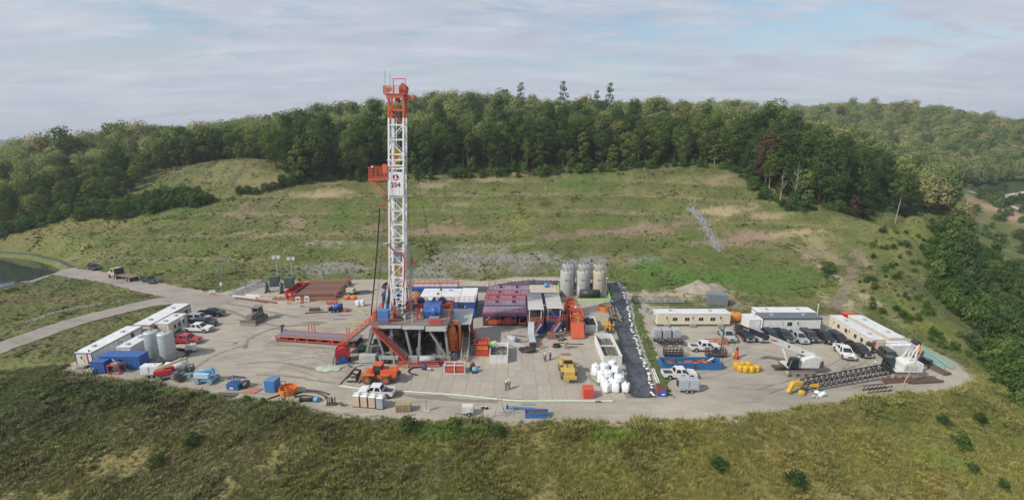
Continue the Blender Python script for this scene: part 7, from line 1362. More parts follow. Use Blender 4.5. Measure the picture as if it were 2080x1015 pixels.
B().bar((0.8, -0.2, 1.1), (2.0, -0.2, 2.6), 0.25, 0.3).make('boom', yellow, t); B().bar((2.0, -0.2, 2.6), (2.7, -0.2, 0.9), 0.2, 0.24).make('stick', yellow, t); B().prism([(2.4, 0.9), (2.9, 0.9), (3.0, 0.3), (2.5, 0.1), (2.3, 0.5)], -0.6, 0.2).make('bucket', darksteel, t); B().bar((-1.3, 0, 0.3), (1.6, 0, 0.3), 0.3).box(1.5, 1.65, -0.95, 0.95, 0.1, 0.5).make('blade', greasy, t)
# white bulk bags
bb = []
for s in range(4):
    bm_ = B().lump(0, 0, 0.78, 0.66, 0.62, 0.8, 16, 9, 0.085, 0.42, s+20); bb.append(bm_.mesh('bulk_bag')); bb[-1].materials.append(fabric); bb[-1].polygons.foreach_set('use_smooth', [True]*len(bb[-1].polygons))
k = 0
ROWN = ['front', 'second', 'third', 'fourth', 'fifth', 'back']
for r_, (y, xs) in enumerate([(74.6, (15.7, 17.2, 18.8)), (76.0, (15.6, 17.1, 18.6)), (77.4, (15.4, 16.9, 18.5)), (78.8, (15.5, 17.1, 18.8)), (80.2, (14.9, 16.5, 18.2)), (81.4, (15.2, 17.4))]):
    for c_, x in enumerate(xs):
        t = thing('bulk_bag', 'white bulk bag in the stack by the liner, %s row, %s' % (ROWN[r_], ('left', 'middle', 'right')[c_] if len(xs) == 3 else ('left', 'right')[c_]), 'bulk bag', (x+random.uniform(-.15, .15), y, 0.05), random.uniform(0, 3), 'white bulk bags by the liner'); o = bpy.data.objects.new('bag', bb[k % 4]); COL.objects.link(o); o.parent = t; B().lump(0.05, 0, 1.62, 0.22, 0.2, 0.2, 8, 5, 0.2, 1, k).make('neck', fabric, t); k += 1
for i, (x, y) in enumerate([(16.4, 77.0), (18.0, 78.4), (16.3, 79.6), (17.8, 75.4), (17.9, 80.6)]):
    t = thing('bulk_bag', 'white bulk bag on top of the stack by the liner, %s from the front' % ('second', 'third', 'fourth', 'first', 'fifth')[i], 'bulk bag', (x, y, 1.45), i, 'white bulk bags by the liner'); o = bpy.data.objects.new('bag', bb[i % 4]); COL.objects.link(o); o.parent = t; t.scale = (1.0, 1.0, 0.8)
t = thing('red_cube', 'bright red steel box standing at the front edge of the mats', 'box', (12.4, 73.0, 0.05), 0.03); B().box(-0.8, 0.8, -0.8, 0.8, 0.06, 1.55).make('box_body', M('cube_red', (0.62, 0.07, 0.05), 0.5, dirt=0.2), t); B().box(-0.84, 0.84, -0.84, 0.84, 1.55, 1.65).make('lid', M('cube_red', (0.62, 0.07, 0.05)), t)
for x in (-0.7, 0.7): B().box(x-0.1, x+0.1, -0.7, 0.7, 0, 0.06).make('skid', darksteel, t)
t = thing('steel_boom', 'thin green steel boom lying left of the bulk bags', 'beam', (14.0, 78.0, 0.08), R(-68)); B().bar((-1.8, 0, 0.15), (1.8, 0.2, 0.15), 0.16).make('beam', M('dull_green', (0.18, 0.24, 0.16), 0.7), t); B().bar((-1.6, 0, 0.15), (-1.9, 0.5, 0.5), 0.1).bar((1.2, 0, 0.15), (1.5, 0.5, 0.4), 0.1).make('bracket', greasy, t)

# ------------------------------------------------------------------ wheel loaders
def wheel_loader(label, x, y, rz, col, cabc, attach, sc=1.0):
    t = thing('wheel_loader', label, 'loader', (x, y, 0.05), rz); t.scale = (sc,)*3; wr = 0.82
    for xw in (-1.6, 1.6):
        for s in (-1, 1): w = B().wheel(xw, s*1.1, wr, wr, 0.6, n=20, hole=0.5).make('wheel', M('loader_tyre', (0.10, 0.095, 0.085), 0.8, dirt=0.5), t); B().disc(xw, s*1.1, wr, wr*0.52, 0.5, n=14).make('rim', col, w)
    B().box(-3.2, -0.1, -0.9, 0.9, 0.9, 1.5).box(-0.1, 0.4, -0.35, 0.35, 0.8, 1.3).make('rear_chassis', col, t); B().prism([(-3.5, 1.1), (-0.7, 1.5), (-0.7, 2.45), (-2.6, 2.4), (-3.5, 2.2)], -0.85, 0.85).make('engine_hood', col, t); B().box(-3.75, -3.45, -1.15, 1.15, 0.9, 1.5).make('counterweight', M('dark_blue_grey', (0.06, 0.07, 0.11)) if attach == 'fork' else col, t)
    B().box(0.4, 2.4, -0.6, 0.6, 0.8, 1.6).make('front_chassis', col, t); cb_ = B().taper(-0.9, 0.55, -0.75, 0.75, 1.5, 3.2, 0.05, 0.1, 0.06, 0.06).make('cab', darkglass, t); B().box(-0.95, 0.6, -0.8, 0.8, 3.2, 3.35).make('cab_roof', cabc, t)
    for a in (-0.88, 0.46):
        for s in (-0.72, 0.72): B().bar((a, s, 1.5), (a*0.95, s*0.94, 3.2), 0.1).make('cab_post', darksteel, t)
    for s in (-1, 1):
        B().bar((1.0, s*0.55, 2.0), (3.3, s*0.55, 0.75), 0.28, 0.4).make('lift_arm', col, t); B().box(1.2-0.85-0.1, 1.2+1.3, s*1.1-0.32, s*1.1+0.32, wr*2+0.02, wr*2+0.1).make('front_fender', col, t); B().box(-2.4, -0.7, s*1.1-0.32, s*1.1+0.32, wr*2+0.02, wr*2+0.1).make('rear_fender', col, t)
    B().bar((1.6, 0, 1.9), (3.2, 0, 1.2), 0.18).make('tilt_cylinder', chrome, t); B().tube((-2.0, 0.3, 2.4), (-2.0, 0.3, 3.0), 0.08).make('exhaust', darksteel, t)
    if attach == 'fork':
        B().box(3.3, 3.5, -1.2, 1.2, 0.3, 1.5).make('fork_carriage', black, t)
        for s in (-0.8, 0.8): B().bar((3.4, s, 0.35), (5.3, s, 0.25), 0.2, 0.14).make('fork', black, t); B().bar((3.4, s, 1.5), (4.2, s, 1.75), 0.22, 0.25).bar((4.2, s, 1.75), (5.2, s, 0.75), 0.2, 0.22).make('grapple_arm', black, t)
    else: B().prism([(3.2, 0.2), (4.4, 0.15), (4.0, 0.4), (3.7, 1.2), (3.3, 1.5)], -1.4, 1.4).make('bucket', col, t)
    return t
wheel_loader('orange wheel loader with a black grapple fork facing left', -23.3, 78.2, math.pi-0.04, M('loader_orange', (0.68, 0.13, 0.035), 0.45, dirt=0.3), orange, 'fork')
wheel_loader('tan yellow wheel loader seen from behind on the mats', 9.9, 80.6, R(91), catyellow, M('tan_roof', (0.55, 0.36, 0.20), 0.6), 'bucket')

# ------------------------------------------------------------------ right-hand yard: cabins
t, bx = cabin('site_trailer', 'long cream office trailer with three doors right of the liner', 'trailer', 32.4, 48.7, 103.3, 106.6, 3.0, cream, whiteroof, 'cream office trailers')
for u, w in ((-4.2, 1.0), (-1.5, 1.0), (1.6, 1.0), (4.2, 1.0)): opening(t, 'f', bx, u, 1.25, 1.15, 0.9, 'window')
for u in (-6.0, -0.2, 6.0): opening(t, 'f', bx, u, 0.5, 0.9, 2.05, 'door', cream)
B().box(bx[1], bx[1]+0.05, -1.5, 1.5, 0.45, 2.8).make('end_panel', M('maroon_trim', (0.25, 0.03, 0.06)), t); B().rails([(-8.1, 1.55, 3.0), (8.1, 1.55, 3.0)], 0.12, 0.03, 3).make('roof_edge', darksteel, t)
t = thing('orange_tank', 'orange plastic tank behind the end of the cream office trailer', 'tank', (51.0, 106.6, 0)); B().lump(0, 0, 1.0, 1.9, 1.1, 1.05, 14, 8, 0.03, 0.5).make('shell', M('orange_poly', (0.62, 0.24, 0.06), 0.6, dirt=0.3), t, True); B().box(-1.9, 1.9, -1.0, 1.0, 0, 0.12).make('base', darksteel, t); B().tube((0, 0, 2.0), (0, 0, 2.2), 0.3).make('lid', orange, t)
t, bx = cabin('storage_container', 'small white container between the cream trailer and the blue-trimmed trailers', 'container', 51.8, 54.2, 100.9, 104.6, 2.5, white, whiteroof, 'white storage containers', base=0.15, ribs=0.9); opening(t, 'f', bx, 0.7, 0.2, 0.9, 1.9, 'door', white, False)
t, bx = cabin('site_trailer', 'white trailer with navy roof edge and one window and door, nearer of two', 'trailer', 54.4, 67.0, 100.2, 103.3, 3.2, white, M('dark_roof', (0.14, 0.15, 0.17), 0.6, dirt=0.4), 'navy-trimmed white trailers', trim=navy, skirt=navy, over=0.15)
opening(t, 'f', bx, -0.5, 1.3, 1.1, 1.0, 'window'); opening(t, 'f', bx, 1.3, 0.5, 0.9, 2.0, 'door'); B().box(-1.9, -1.8, bx[2]-0.03, bx[2], 0.5, 2.5).make('panel_line', palegrey, t); B().box(0.3, 0.45, bx[2]-0.06, bx[2], 2.6, 2.75).make('lamp', darksteel, t)
t, bx = cabin('site_trailer', 'white-roofed trailer behind the navy-roofed one', 'trailer', 55.0, 67.8, 103.7, 106.9, 3.2, white, whiteroof, 'navy-trimmed white trailers', trim=navy, over=0.1); opening(t, 'l', bx, 0, 1.2, 1.0, 1.0, 'window')
t = thing('light_pole', 'short white post behind the navy-trimmed trailers', 'post', (71.0, 108.0, 0)); B().tube((0, 0, 0), (0, 0, 3.4), 0.08).make('post', white, t); B().tube((0, 0, 3.4), (0, 0, 3.6), 0.14).make('cap', white, t)
t, bx = cabin('site_trailer', 'cream trailer with four windows on the right side of the car park', 'trailer', 70.2, 72.6, 89.2, 102.3, 3.0, cream, whiteroof, 'cream office trailers', trim=None)
for u in (-3.8, -1.9, 1.0, 3.4): opening(t, 'l', bx, u, 1.2, 0.9, 1.0, 'window')
for u in (-5.4, 0.0, 5.0): opening(t, 'l', bx, u, 0.5, 0.9, 2.0, 'door', cream)
B().box(-1.2, -0.5, bx[2]-0.05, bx[2], 1.6, 2.6).make('red_panel', red, t); B().box(-1.25, 1.25, bx[2]-0.02, bx[2], 2.78, 2.86).make('red_trim', red, t); B().box(-1.2, -0.6, bx[2]-0.06, bx[2], 0.5, 1.55).make('dark_door', darksteel, t)
t, bx = cabin('site_trailer', 'cream trailer behind the four-window trailer along the right edge', 'trailer', 74.2, 77.2, 90.2, 102.4, 3.0, cream, whiteroof, 'cream office trailers')
for u in (-4.0, -1.0, 1.5, 4.0): opening(t, 'l', bx, u, 1.2, 0.9, 1.0, 'window')
t, bx = cabin('storage_container', 'white shed at the right end of the pad beside the orange reel', 'container', 72.9, 77.0, 87.4, 89.6, 2.5, white, whiteroof, 'white storage containers', base=0.1); opening(t, 'f', bx, 0.6, 0.15, 1.0, 2.0, 'door', white, False); B().box(bx[1], bx[1]+0.04, -0.9, 0.9, 0.2, 2.3).make('end_panel', M('maroon_trim', (0.25, 0.03, 0.06)), t)
t = thing('cable_reel', 'bright orange reel at the end of the white shed', 'reel', (78.6, 88.6, 0), R(60))
for s in (-0.5, 0.5): B().disc(0, s, 1.05, 1.05, 0.1, n=8).make('flange', orange2, t)
B().disc(0, 0, 1.05, 0.6, 0.95, n=16).make('drum', orange, t)
t = thing('red_box', 'red box behind the far end of the right-hand trailers', 'box', (77.6, 107.2, 0)); B().box(-1.2, 1.2, -0.8, 0.8, 0.1, 1.6).make('box_body', red, t); B().box(-1.3, 1.3, -0.9, 0.9, 1.6, 1.75).make('lid', orange, t)
t, bx = cabin('metal_shed', 'blue-grey corrugated metal shed at the foot of the mound', 'shed', 49.6, 54.3, 117.2, 120.0, 2.9, M('blue_grey_metal', (0.24, 0.28, 0.32), 0.45, metal=0.3, dirt=0.35), M('blue_grey_metal', (0.24, 0.28, 0.32)), base=0.1, ribs=0.35); opening(t, 'r', bx, 0, 0.15, 1.2, 2.1, 'door', midgrey, False); t.rotation_euler = (0, 0, -0.18); t.location.z = hgt(52, 118.6)
t = thing('steel_truss', 'long galvanised steel frame lying on the ground behind the cream trailer', 'steel frame', (37.6, 119.6, hgt(37.6, 119.6)+0.1), 0.0)
for y in (-0.7, 0.7): B().bar((-6.2, y, 0.25), (6.2, y, 0.25), 0.18).bar((-6.2, y, 0.8), (6.2, y, 0.8), 0.12).make('chord', palegrey, t)
for i in range(9): x = -6.2+1.55*i; B().bar((x, -0.7, 0.3), (x, 0.7, 0.3), 0.12).bar((x, -0.7, 0), (x, -0.7, 0.85), 0.12).bar((x, 0.7, 0), (x, 0.7, 0.85), 0.12).make('cross_frame', palegrey, t)
B().bar((-6.0, 0.7, 0), (-6.4, 0.8, 1.8), 0.12).make('upright', palegrey, t)
# heaps
def heap(name, label, cat, pts_px, H, mat, seed=1):
    P_ = [hits([p]) for p in pts_px]; xs = [float(p[0][0]) for p in P_]; ys = [float(p[1][0]) for p in P_]; cx, cy = sum(xs)/len(xs), sum(ys)/len(ys); rx = (max(xs)-min(xs))/2; ry = max(2.0, (max(ys)-min(ys))/2)
    b = B(); n = 48; m = 16; r = np.repeat(np.arange(m+1)/m, n); a = np.tile(2*math.pi*np.arange(n)/n, m+1)
    q = 1+0.5*(vnoise(np.cos(a)*2+seed*5, np.sin(a)*2, 1, seed)-0.5); x = cx+rx*r*q*np.cos(a); y = cy+ry*r*q*np.sin(a)
    hh = H*(np.cos(math.pi*np.minimum(1, r))*0.5+0.5)**0.6*(0.35+1.2*vnoise(x, y, rx*0.4, seed))+0.5*(fbm(x, y, 1.6, seed+1)-0.5)*(r < 0.98)
    b.v = np.c_[x, y, height(x, y)+hh-0.1].tolist()
    b.f = [(j*n+i, j*n+(i+1) % n, (j+1)*n+(i+1) % n, (j+1)*n+i) for j in range(m) for i in range(n)]
    return tag(b.make(name, mat, None, False), label, cat)
gp_ = gravel('pile_gravel', (0.33, 0.29, 0.25)); heap('gravel_pile', 'grey-brown gravel pile at the foot of the green mound', 'gravel pile', [(1366, 592), (1482, 592), (1425, 575), (1425, 597)], 2.3, gp_, 2); heap('gravel_pile', 'low grey gravel heap left of the cream office trailer', 'gravel pile', [(1292, 636), (1330, 636), (1310, 628), (1310, 645)], 0.9, gravel('grey_gravel', (0.28, 0.27, 0.26)), 3)
# riprap in the drainage channel, broken rock beside the left road
def rocks(name, pl, n, w, label, s0, s1, col, seed):
    x, y = hits(pl); r = np.random.default_rng(seed); k = r.integers(0, len(pl)-1, n); f = r.random(n); px_ = x[k]+(x[k+1]-x[k])*f+r.normal(0, w, n); py_ = y[k]+(y[k+1]-y[k])*f+r.normal(0, w, n); s = r.uniform(s0, s1, n)
    ms = [B().lump(0, 0, 0, 1, 0.8, 0.6, 7, 5, 0.25, 0.8, q+seed).mesh('rock') for q in range(3)]
    for m_ in ms: m_.materials.append(col)
    scatter(name, np.c_[px_, py_, height(px_, py_)+0.05], r.integers(0, 3, n), np.c_[r.uniform(-.4, .4, (n, 2)), r.uniform(0, 6, n)], np.c_[s, s, s], None, label, ms)
rockm = M('rock_grey', (0.27, 0.265, 0.255), 0.9, dirt=0.4); rocks('riprap_channel', [(1398, 424), (1415, 436), (1432, 458), (1446, 484), (1458, 508)], 700, 0.9, 'grey broken rock lining the drainage channel on the hillside', 0.16, 0.42, rockm, 1)
rocks('roadside_stones', [(60, 655), (120, 634), (180, 622), (250, 612)], 260, 0.5, 'pale stones along the edge of the access road', 0.12, 0.28, M('rock_pale', (0.33, 0.30, 0.25), 0.9), 2); rocks('bank_stones', [(440, 555), (455, 535), (465, 520)], 60, 0.8, 'pale stones on the bank above the road junction', 0.15, 0.3, rockm, 3)
# generators behind the pickup
for i in range(3):
    x = 29.9+2.0*i; t = thing('light_plant', 'grey towed light plant with folded mast, %s of three by the verge' % ('left', 'middle', 'right')[i], 'light tower', (x+0.3, 95.0, 0), R(-86), 'three grey light plants in a row'); axle_trailer(t, -1.6, 1.6, 1.3, 0.6, (-0.2,), darksteel); B().taper(-2.0, 0.1, -0.75, 0.75, 0.6, 2.5, 0.1, 0.1, 0.08, 0.08).make('housing', palegrey, t); B().bar((0.5, 0, 0.9), (2.9, 0, 1.1), 0.3).make('mast', darksteel, t)
    for s in (-1, 1): B().lump(2.2, s*0.35, 1.2, 0.3, 0.28, 0.3, 8, 5, 0).make('lamp', greasy, t); B().lump(1.2, s*0.35, 1.1, 0.35, 0.28, 0.35, 8, 5, 0.1).make('lamp', greasy, t); B().box(-1.9, 0.0, s*0.75-0.05, s*0.75+0.01, 0.9, 2.0).make('panel_door', palegrey, t)
for i, (x, y, w, lb) in enumerate([(31.2, 88.2, 3.4, 'black wire cage behind the blue trough, left end'), (39.4, 88.0, 3.6, 'black wire cage behind the blue trough, right end')]):
    t = thing('wire_cage', lb, 'cage', (x, y, 0), 0.05*i, 'black wire cages'); B().rails([(-w/2, -0.7, 0), (w/2, -0.7, 0), (w/2, 0.7, 0), (-w/2, 0.7, 0), (-w/2, -0.7, 0)], 1.5, 0.05, 0.7, 2).make('frame', darksteel, t); B().box(-w/2, w/2, -0.7, 0.7, 0.03, 0.1).make('floor', darksteel, t)
    for k in range(4): B().tube((-w/2+0.2, -0.4+0.25*k, 0.3), (w/2-0.2, -0.4+0.25*k, 0.3), 0.08).make('pipe', greasy, t)
vehicle('pickup', 'white', 'white crew cab pickup between the light plants and the tall cone', 38.2, 90.8, 0.0); vehicle('pickup', 'white', 'white pickup in front of the blue trough with gold door lettering', 29.5, 79.6, 0.0)
for v_, (x0_, z0_) in ((COL.objects[-1], (0, 0)),): pass
doorm = M('gold_lettering', (0.35, 0.20, 0.04), 0.5, dirt=0)
for o in list(COL.objects):
    if o.get('label', '').startswith(('white pickup in front of the blue', 'white crew cab pickup between')): B().box(0.15, 0.75, -1.0, -0.985, 0.75, 0.98).make('door_marking', doorm, o)
t = open_bin('steel_trough', 'long blue steel trough full of rusty tools and hoses', 'trough', 27.4, 38.2, 82.3, 84.9, 1.35, M('trough_blue', (0.035, 0.15, 0.36), 0.5, dirt=0.25), None, ribs=0.9); tr_ = random.Random(3)
for k in range(26): x = tr_.uniform(-4.8, 3.6); B().tube((x, tr_.uniform(-0.9, 0.9), tr_.uniform(0.7, 1.15)), (x+tr_.uniform(0.6, 1.8), tr_.uniform(-0.9, 0.9), tr_.uniform(0.7, 1.25)), tr_.uniform(0.08, 0.2), 7).make('tool', (rust, greasy, orange, rust)[k % 4], t)
B().bar((3.4, 0.4, 1.0), (4.2, -0.2, 1.9), 0.2).make('white_arm', white, t); B().box(0.3, 0.9, -1.36, -1.30, 0.1, 1.2).make('opening', greasy, t)
t = thing('small_crane_arm', 'thin black derrick pole with stay beside the blue trough', 'pole', (38.6, 84.6, 0)); B().tube((0, 0, 0), (0.6, 0.6, 7.2), 0.09).make('pole', darksteel, t); B().tube((0, -1.6, 0), (0.6, 0.6, 6.8), 0.04).make('stay', darksteel, t); B().lathe([(0.5, 0), (0.5, 0.12)], n=10).make('base', darksteel, t)
t = thing('orange_barrier', 'orange steel barrier frames behind the white crew cab pickup', 'barrier', (41.6, 93.6, 0), 0.05)
for z in (0.3, 0.8, 1.2): B().bar((-2.4, -0.4+0.3*z, z), (2.4, -0.4+0.3*z, z), 0.16).make('rail', orange, t)
for x in (-2.2, 0, 2.2): B().bar((x, -0.7, 0), (x, 0, 1.3), 0.14).bar((x, 0.7, 0), (x, 0, 1.3), 0.14).make('leg', orange, t)
t = thing('marker_cone', 'very tall orange marker cone with a black top', 'cone', (43.1, 87.2, 0)); B().lathe([(0.55, 0.1), (0.3, 0.7), (0.24, 1.5), (0.2, 2.0)], n=14).make('cone', orange, t, True); B().box(-0.65, 0.65, -0.65, 0.65, 0, 0.1).make('base', orange, t); B().lathe([(0.24, 1.75), (0.24, 2.15)], n=12).make('band', darksteel, t); B().lathe([(0.18, 2.15), (0.05, 2.6)], n=10).make('tip', orange, t)
YP = [(41.2, 83.0), (42.3, 83.2), (43.4, 83.1), (42.2, 81.6), (43.3, 81.5), (44.4, 81.8), (41.4, 81.9)]
for i, (x, y) in enumerate(YP):
    t = thing('yellow_tank', 'yellow plastic barrier tank in the cluster, '+('back row left', 'back row middle', 'back row right', 'front row second from left', 'front row third from left', 'front row rightmost', 'front row leftmost')[i], 'tank', (x, y, 0), 0.1*i, 'yellow plastic barrier tanks'); B().lump(0, 0, 0.6, 0.56, 0.5, 0.62, 12, 7, 0.03, 0.4, i).make('shell', yellow, t, True); B().tube((0.1, 0, 1.18), (0.1, 0, 1.32), 0.14).make('cap', yellow, t)
gen_trailer('pale grey towed generator with twin axles in front of the white pickup', 29.4, 74.9, 0.03, M('generator_grey', (0.42, 0.45, 0.48), 0.45, dirt=0.25), L_=3.5)
t = thing('tool_bin', 'red and blue plastic bins standing by the verge', 'bin', (24.7, 73.7, 0)); B().box(-0.75, 0.75, 0.1, 1.0, 0.05, 1.2).make('red_bin', M('bin_red', (0.40, 0.08, 0.05)), t); B().taper(-0.7, 0.7, -0.75, 0.05, 0.05, 0.8, 0.06, 0.06, 0.06, 0.06).make('blue_bin', blue, t); B().box(-0.2, 0.3, -0.77, -0.7, 0.3, 0.55).make('label_plate', white, t); B().box(-0.7, 0.7, 0.12, 0.95, 1.2, 1.3).make('lid', rust, t)
for i in range(2): o = B().tube((25.6+0.35*i, 82.6, 0.1), (25.1+0.35*i, 77.4, 0.1), 0.12, 8).make('plastic_pipe', white); tag(o, 'white plastic pipe lying on the verge, %s one' % ('left', 'right')[i], 'pipe')
t = thing('wooden_stand', 'small wooden hoop stand left of the light plants', 'stand', (27.6, 96.0, 0)); B().path([(-0.4, 0, 0), (-0.4, 0, 1.0), (0, 0, 1.3), (0.5, 0, 1.0), (0.5, 0, 0)], 0.09, 6).make('hoop', wood, t); B().bar((-0.4, 0, 0.5), (0.5, 0, 0.5), 0.08).make('rung', wood, t)
# car park
CARS = [('pickup', 'silver', 45.2, 96.8, 'silver pickup at the left end of the car park row'), ('pickup', 'black', 49.0, 97.0, 'black pickup behind the telescopic crane boom'), ('suv', 'silver', 51.6, 96.4, 'silver car partly hidden behind the crane boom'), ('suv', 'navy', 54.2, 96.4, 'navy blue van-like car right of the crane boom'),
        ('pickup', 'green', 57.0, 96.6, 'dark green pickup in front of the navy-roofed trailer door'), ('suv', 'silver', 59.7, 95.6, 'silver estate car in the middle of the car park row'), ('suv', 'charcoal', 62.2, 96.2, 'charcoal SUV right of the silver estate car'), ('pickup', 'black', 65.0, 96.0, 'black pickup near the corner of the cream trailers'), ('suv', 'black', 67.6, 95.2, 'black SUV at the right end of the car park row')]
for kd, c_, x, y, lb in CARS: vehicle(kd, c_, lb, x, y, -math.pi/2+random.uniform(-0.04, 0.04), 'cars parked in the row by the trailers')
vehicle('pickup', 'white', 'white pickup parked alone in front of the cream trailer row', 64.6, 88.6, R(-103)); vehicle('pickup', 'black', 'black pickup beside the end of the four-window trailer', 68.0, 89.6, R(-88)); vehicle('suv', 'charcoal', 'grey SUV in front of the white shed', 72.0, 86.8, R(-100)); vehicle('pickup', 'navy', 'dark blue and white pickup behind the lattice boom crane', 75.0, 84.6, R(8))
# pipes and timber at the right end
for i in range(6):
    o = B().tube((78.8+0.55*i, 82.4+0.5*(i % 3), 0.2), (80.4+0.5*i, 92.2-0.4*(i % 2), 0.2), 0.14, 8).make('green_pipe', M('pale_green_pipe', (0.22, 0.38, 0.32), 0.5, dirt=0.3, var=0.3)); tag(o, 'pale green pipe in the bundle at the right edge, %s from the left' % ('first', 'second', 'third', 'fourth', 'fifth', 'sixth')[i], 'pipe', 'pale green pipes at the right edge')
t = thing('timber_stack', 'dark stack of timbers beside the green pipes', 'timber', (77.4, 82.2, 0), R(-82)); wd_ = M('dark_timber', (0.13, 0.09, 0.065), 0.85, dirt=0.5)
for i in range(5): B().box(-2.2+random.uniform(0, .4), 2.2-random.uniform(0, .4), -0.75+0.31*i, -0.53+0.31*i, 0.05, 0.42+random.uniform(0, .15)).make('timber', wd_, t)
t = thing('timber_stack', 'stack of dark crane mats at the front right edge of the pad', 'timber', (71.6, 78.2, 0), 0.10)
for i in range(7): B().box(-3.4+random.uniform(0, .5), 3.0-random.uniform(0, .6), -0.9+0.27*i, -0.70+0.27*i, 0.05, 0.42+random.uniform(0, .16)).make('timber', wd_, t)
t = thing('timber_stack', 'low rust-coloured pallet left of the dark crane mats', 'timber', (66.4, 78.0, 0), 0.12)
for i in range(5): B().box(-1.9, 1.9, -0.55+0.23*i, -0.36+0.23*i, 0.05, 0.4).make('timber', rust, t)
t = thing('boom_section', 'short black lattice boom section lying on the ground', 'boom section', (61.2, 74.9, 0), 0.18); f = B()
for y in (-0.5, 0.5):
    for z in (0.1, 0.9): f.bar((-2.4, y, z), (2.4, y, z), 0.11)
f.make('chord', darksteel, t)
for i in range(6):
    x = -2.4+0.8*i
    for y in (-0.5, 0.5): B().bar((x, y, 0.1), (x+0.8, y, 0.9), 0.07).make('lacing', darksteel, t)
for i, (x, y, s) in enumerate([(50.9, 73.4, 1.0), (49.4, 72.8, 0.6)]): t = thing('rubble_pile', ('pale rubble bags beside the tip of the lattice boom', 'small broken concrete heap left of the rubble bags')[i], 'rubble', (x, y, 0)); [B().lump(random.uniform(-.7, .7)*s, random.uniform(-.4, .4)*s, 0.25*s+0.3*s*(k > 3), 0.35*s, 0.3*s, 0.28*s, 8, 5, 0.2, 0.8, k).make('rubble_bag', fabric if i == 0 else palegrey, t) for k in range(6)]
t = thing('leaning_pole', 'tan wooden pole leaning beside the lattice boom crane', 'pole', (66.6, 76.4, 0)); B().tube((0, 0, 0), (2.0, -0.2, 7.0), 0.07).make('pole', M('tan_pole', (0.50, 0.40, 0.22), 0.8), t); B().lathe([(0.3, 0), (0.3, 0.1)], n=8).make('foot', wood, t)

# ------------------------------------------------------------------ cranes
cw = M('crane_white', (0.66, 0.66, 0.62), 0.4, dirt=0.3); trk = M('track_dust', (0.33, 0.29, 0.23), 0.85, dirt=0.6, dcol=(0.14, 0.12, 0.1))
t = thing('crawler_crane', 'white telescopic crawler crane with its boom raised to the left', 'crane', (51.2, 81.6, 0), 0.02); tracks(t, 5.4, 0.75, 1.7, 1.0, trk); B().box(-1.4, 1.4, -1.5, 1.5, 0.5, 1.1).make('carbody', greasy, t); B().tube((0, 0, 1.1), (0, 0, 1.4), 0.9, 18).make('slew_ring', darksteel, t)
B().box(-2.2, 3.4, -1.3, 1.3, 1.4, 1.65).make('deck', cw, t); B().prism([(-0.2, 1.65), (3.6, 1.65), (3.8, 3.2), (2.6, 3.5), (0.8, 3.0)], -1.3, -0.2).make('engine_housing', cw, t); B().prism([(0.2, 1.65), (3.6, 1.65), (3.8, 3.2), (2.6, 3.5), (0.8, 3.0)], 0.5, 1.3).make('winch_housing', cw, t); B().box(3.4, 4.1, -1.3, 1.3, 1.3, 2.6).make('counterweight', M('maroon_dark', (0.10, 0.04, 0.05)), t)
cb_ = B().prism([(-2.2, 1.5), (-0.4, 1.5), (-0.3, 2.9), (-1.2, 3.3), (-1.8, 3.1)], -1.5, -0.6).make('cab', darkglass, t); B().box(-1.7, -0.3, -1.53, -0.57, 3.1, 3.25).make('cab_roof', darksteel, cb_); B().bar((-0.4, -1.5, 1.55), (-0.4, -1.5, 3.0), 0.1).bar((-2.2, -1.5, 1.5), (-1.75, -1.5, 3.1), 0.08).make('cab_frame', M('cab_green', (0.12, 0.30, 0.12)), cb_)
p0 = Vector((3.0, 0.15, 3.1)); tip = Vector((-10.6, 1.3, 8.4)); bl = lambda f: p0.lerp(tip, f)
B().bar(p0, bl(0.60), 0.75, 0.95).make('boom_base', cw, t); B().bar(bl(0.55), bl(0.82), 0.66, 0.84).make('boom_middle', black, t); B().bar(bl(0.80), bl(1.0), 0.56, 0.72).make('boom_tip', M('boom_black', (0.02, 0.02, 0.024), 0.4, dirt=0.05), t)
hd_ = B().box(tip.x-0.5, tip.x+0.1, tip.y-0.4, tip.y+0.4, tip.z-0.7, tip.z+0.3).make('boom_head', darksteel, t); B().disc(tip.x-0.3, tip.y, tip.z-0.6, 0.35, 0.5).make('sheave', greasy, hd_); B().tube((tip.x-0.3, tip.y, tip.z-0.6), (tip.x-0.3, tip.y, 3.0), 0.03, 5).make('hoist_rope', darksteel, t); B().lump(tip.x-0.3, tip.y, 2.8, 0.25, 0.25, 0.4, 8, 6, 0).make('hook_block', yellow, t)
B().tube((-1.5, 0.15, 1.9), bl(0.42)+Vector((0, 0, -0.3)), 0.2, 10).make('boom_cylinder', cw, t); B().box(-4.0, -2.0, 0.2, 0.9, 0.7, 1.1).make('side_frame', greasy, t)
dmk = (tip-p0).normalized(); ang = math.atan2(dmk.z, -dmk.x)
def ftext(body, parent, loc, size, rotm, mat, name):
    c = bpy.data.curves.new(name, 'FONT'); c.body = body; c.size = size; c.align_x = 'CENTER'; c.extrude = 0.01; o = bpy.data.objects.new(name, c); COL.objects.link(o); o.parent = parent; o.location = loc; o.rotation_euler = rotm; c.materials.append(mat); return o
q_ = bl(0.50); ftext('Link-Belt', t, (q_.x, q_.y-0.40, q_.z-0.18), 0.85, (math.pi/2, ang, 0), red, 'boom_lettering'); q_ = bl(0.9); ftext('Link-Belt', t, (q_.x, q_.y-0.31, q_.z-0.12), 0.42, (math.pi/2, ang, 0), white, 'boom_lettering')
for k in (0.16, 0.34): q_ = bl(k); B().disc(q_.x, q_.y-0.38, q_.z, 0.2, 0.06).make('boom_port', darksteel, t)
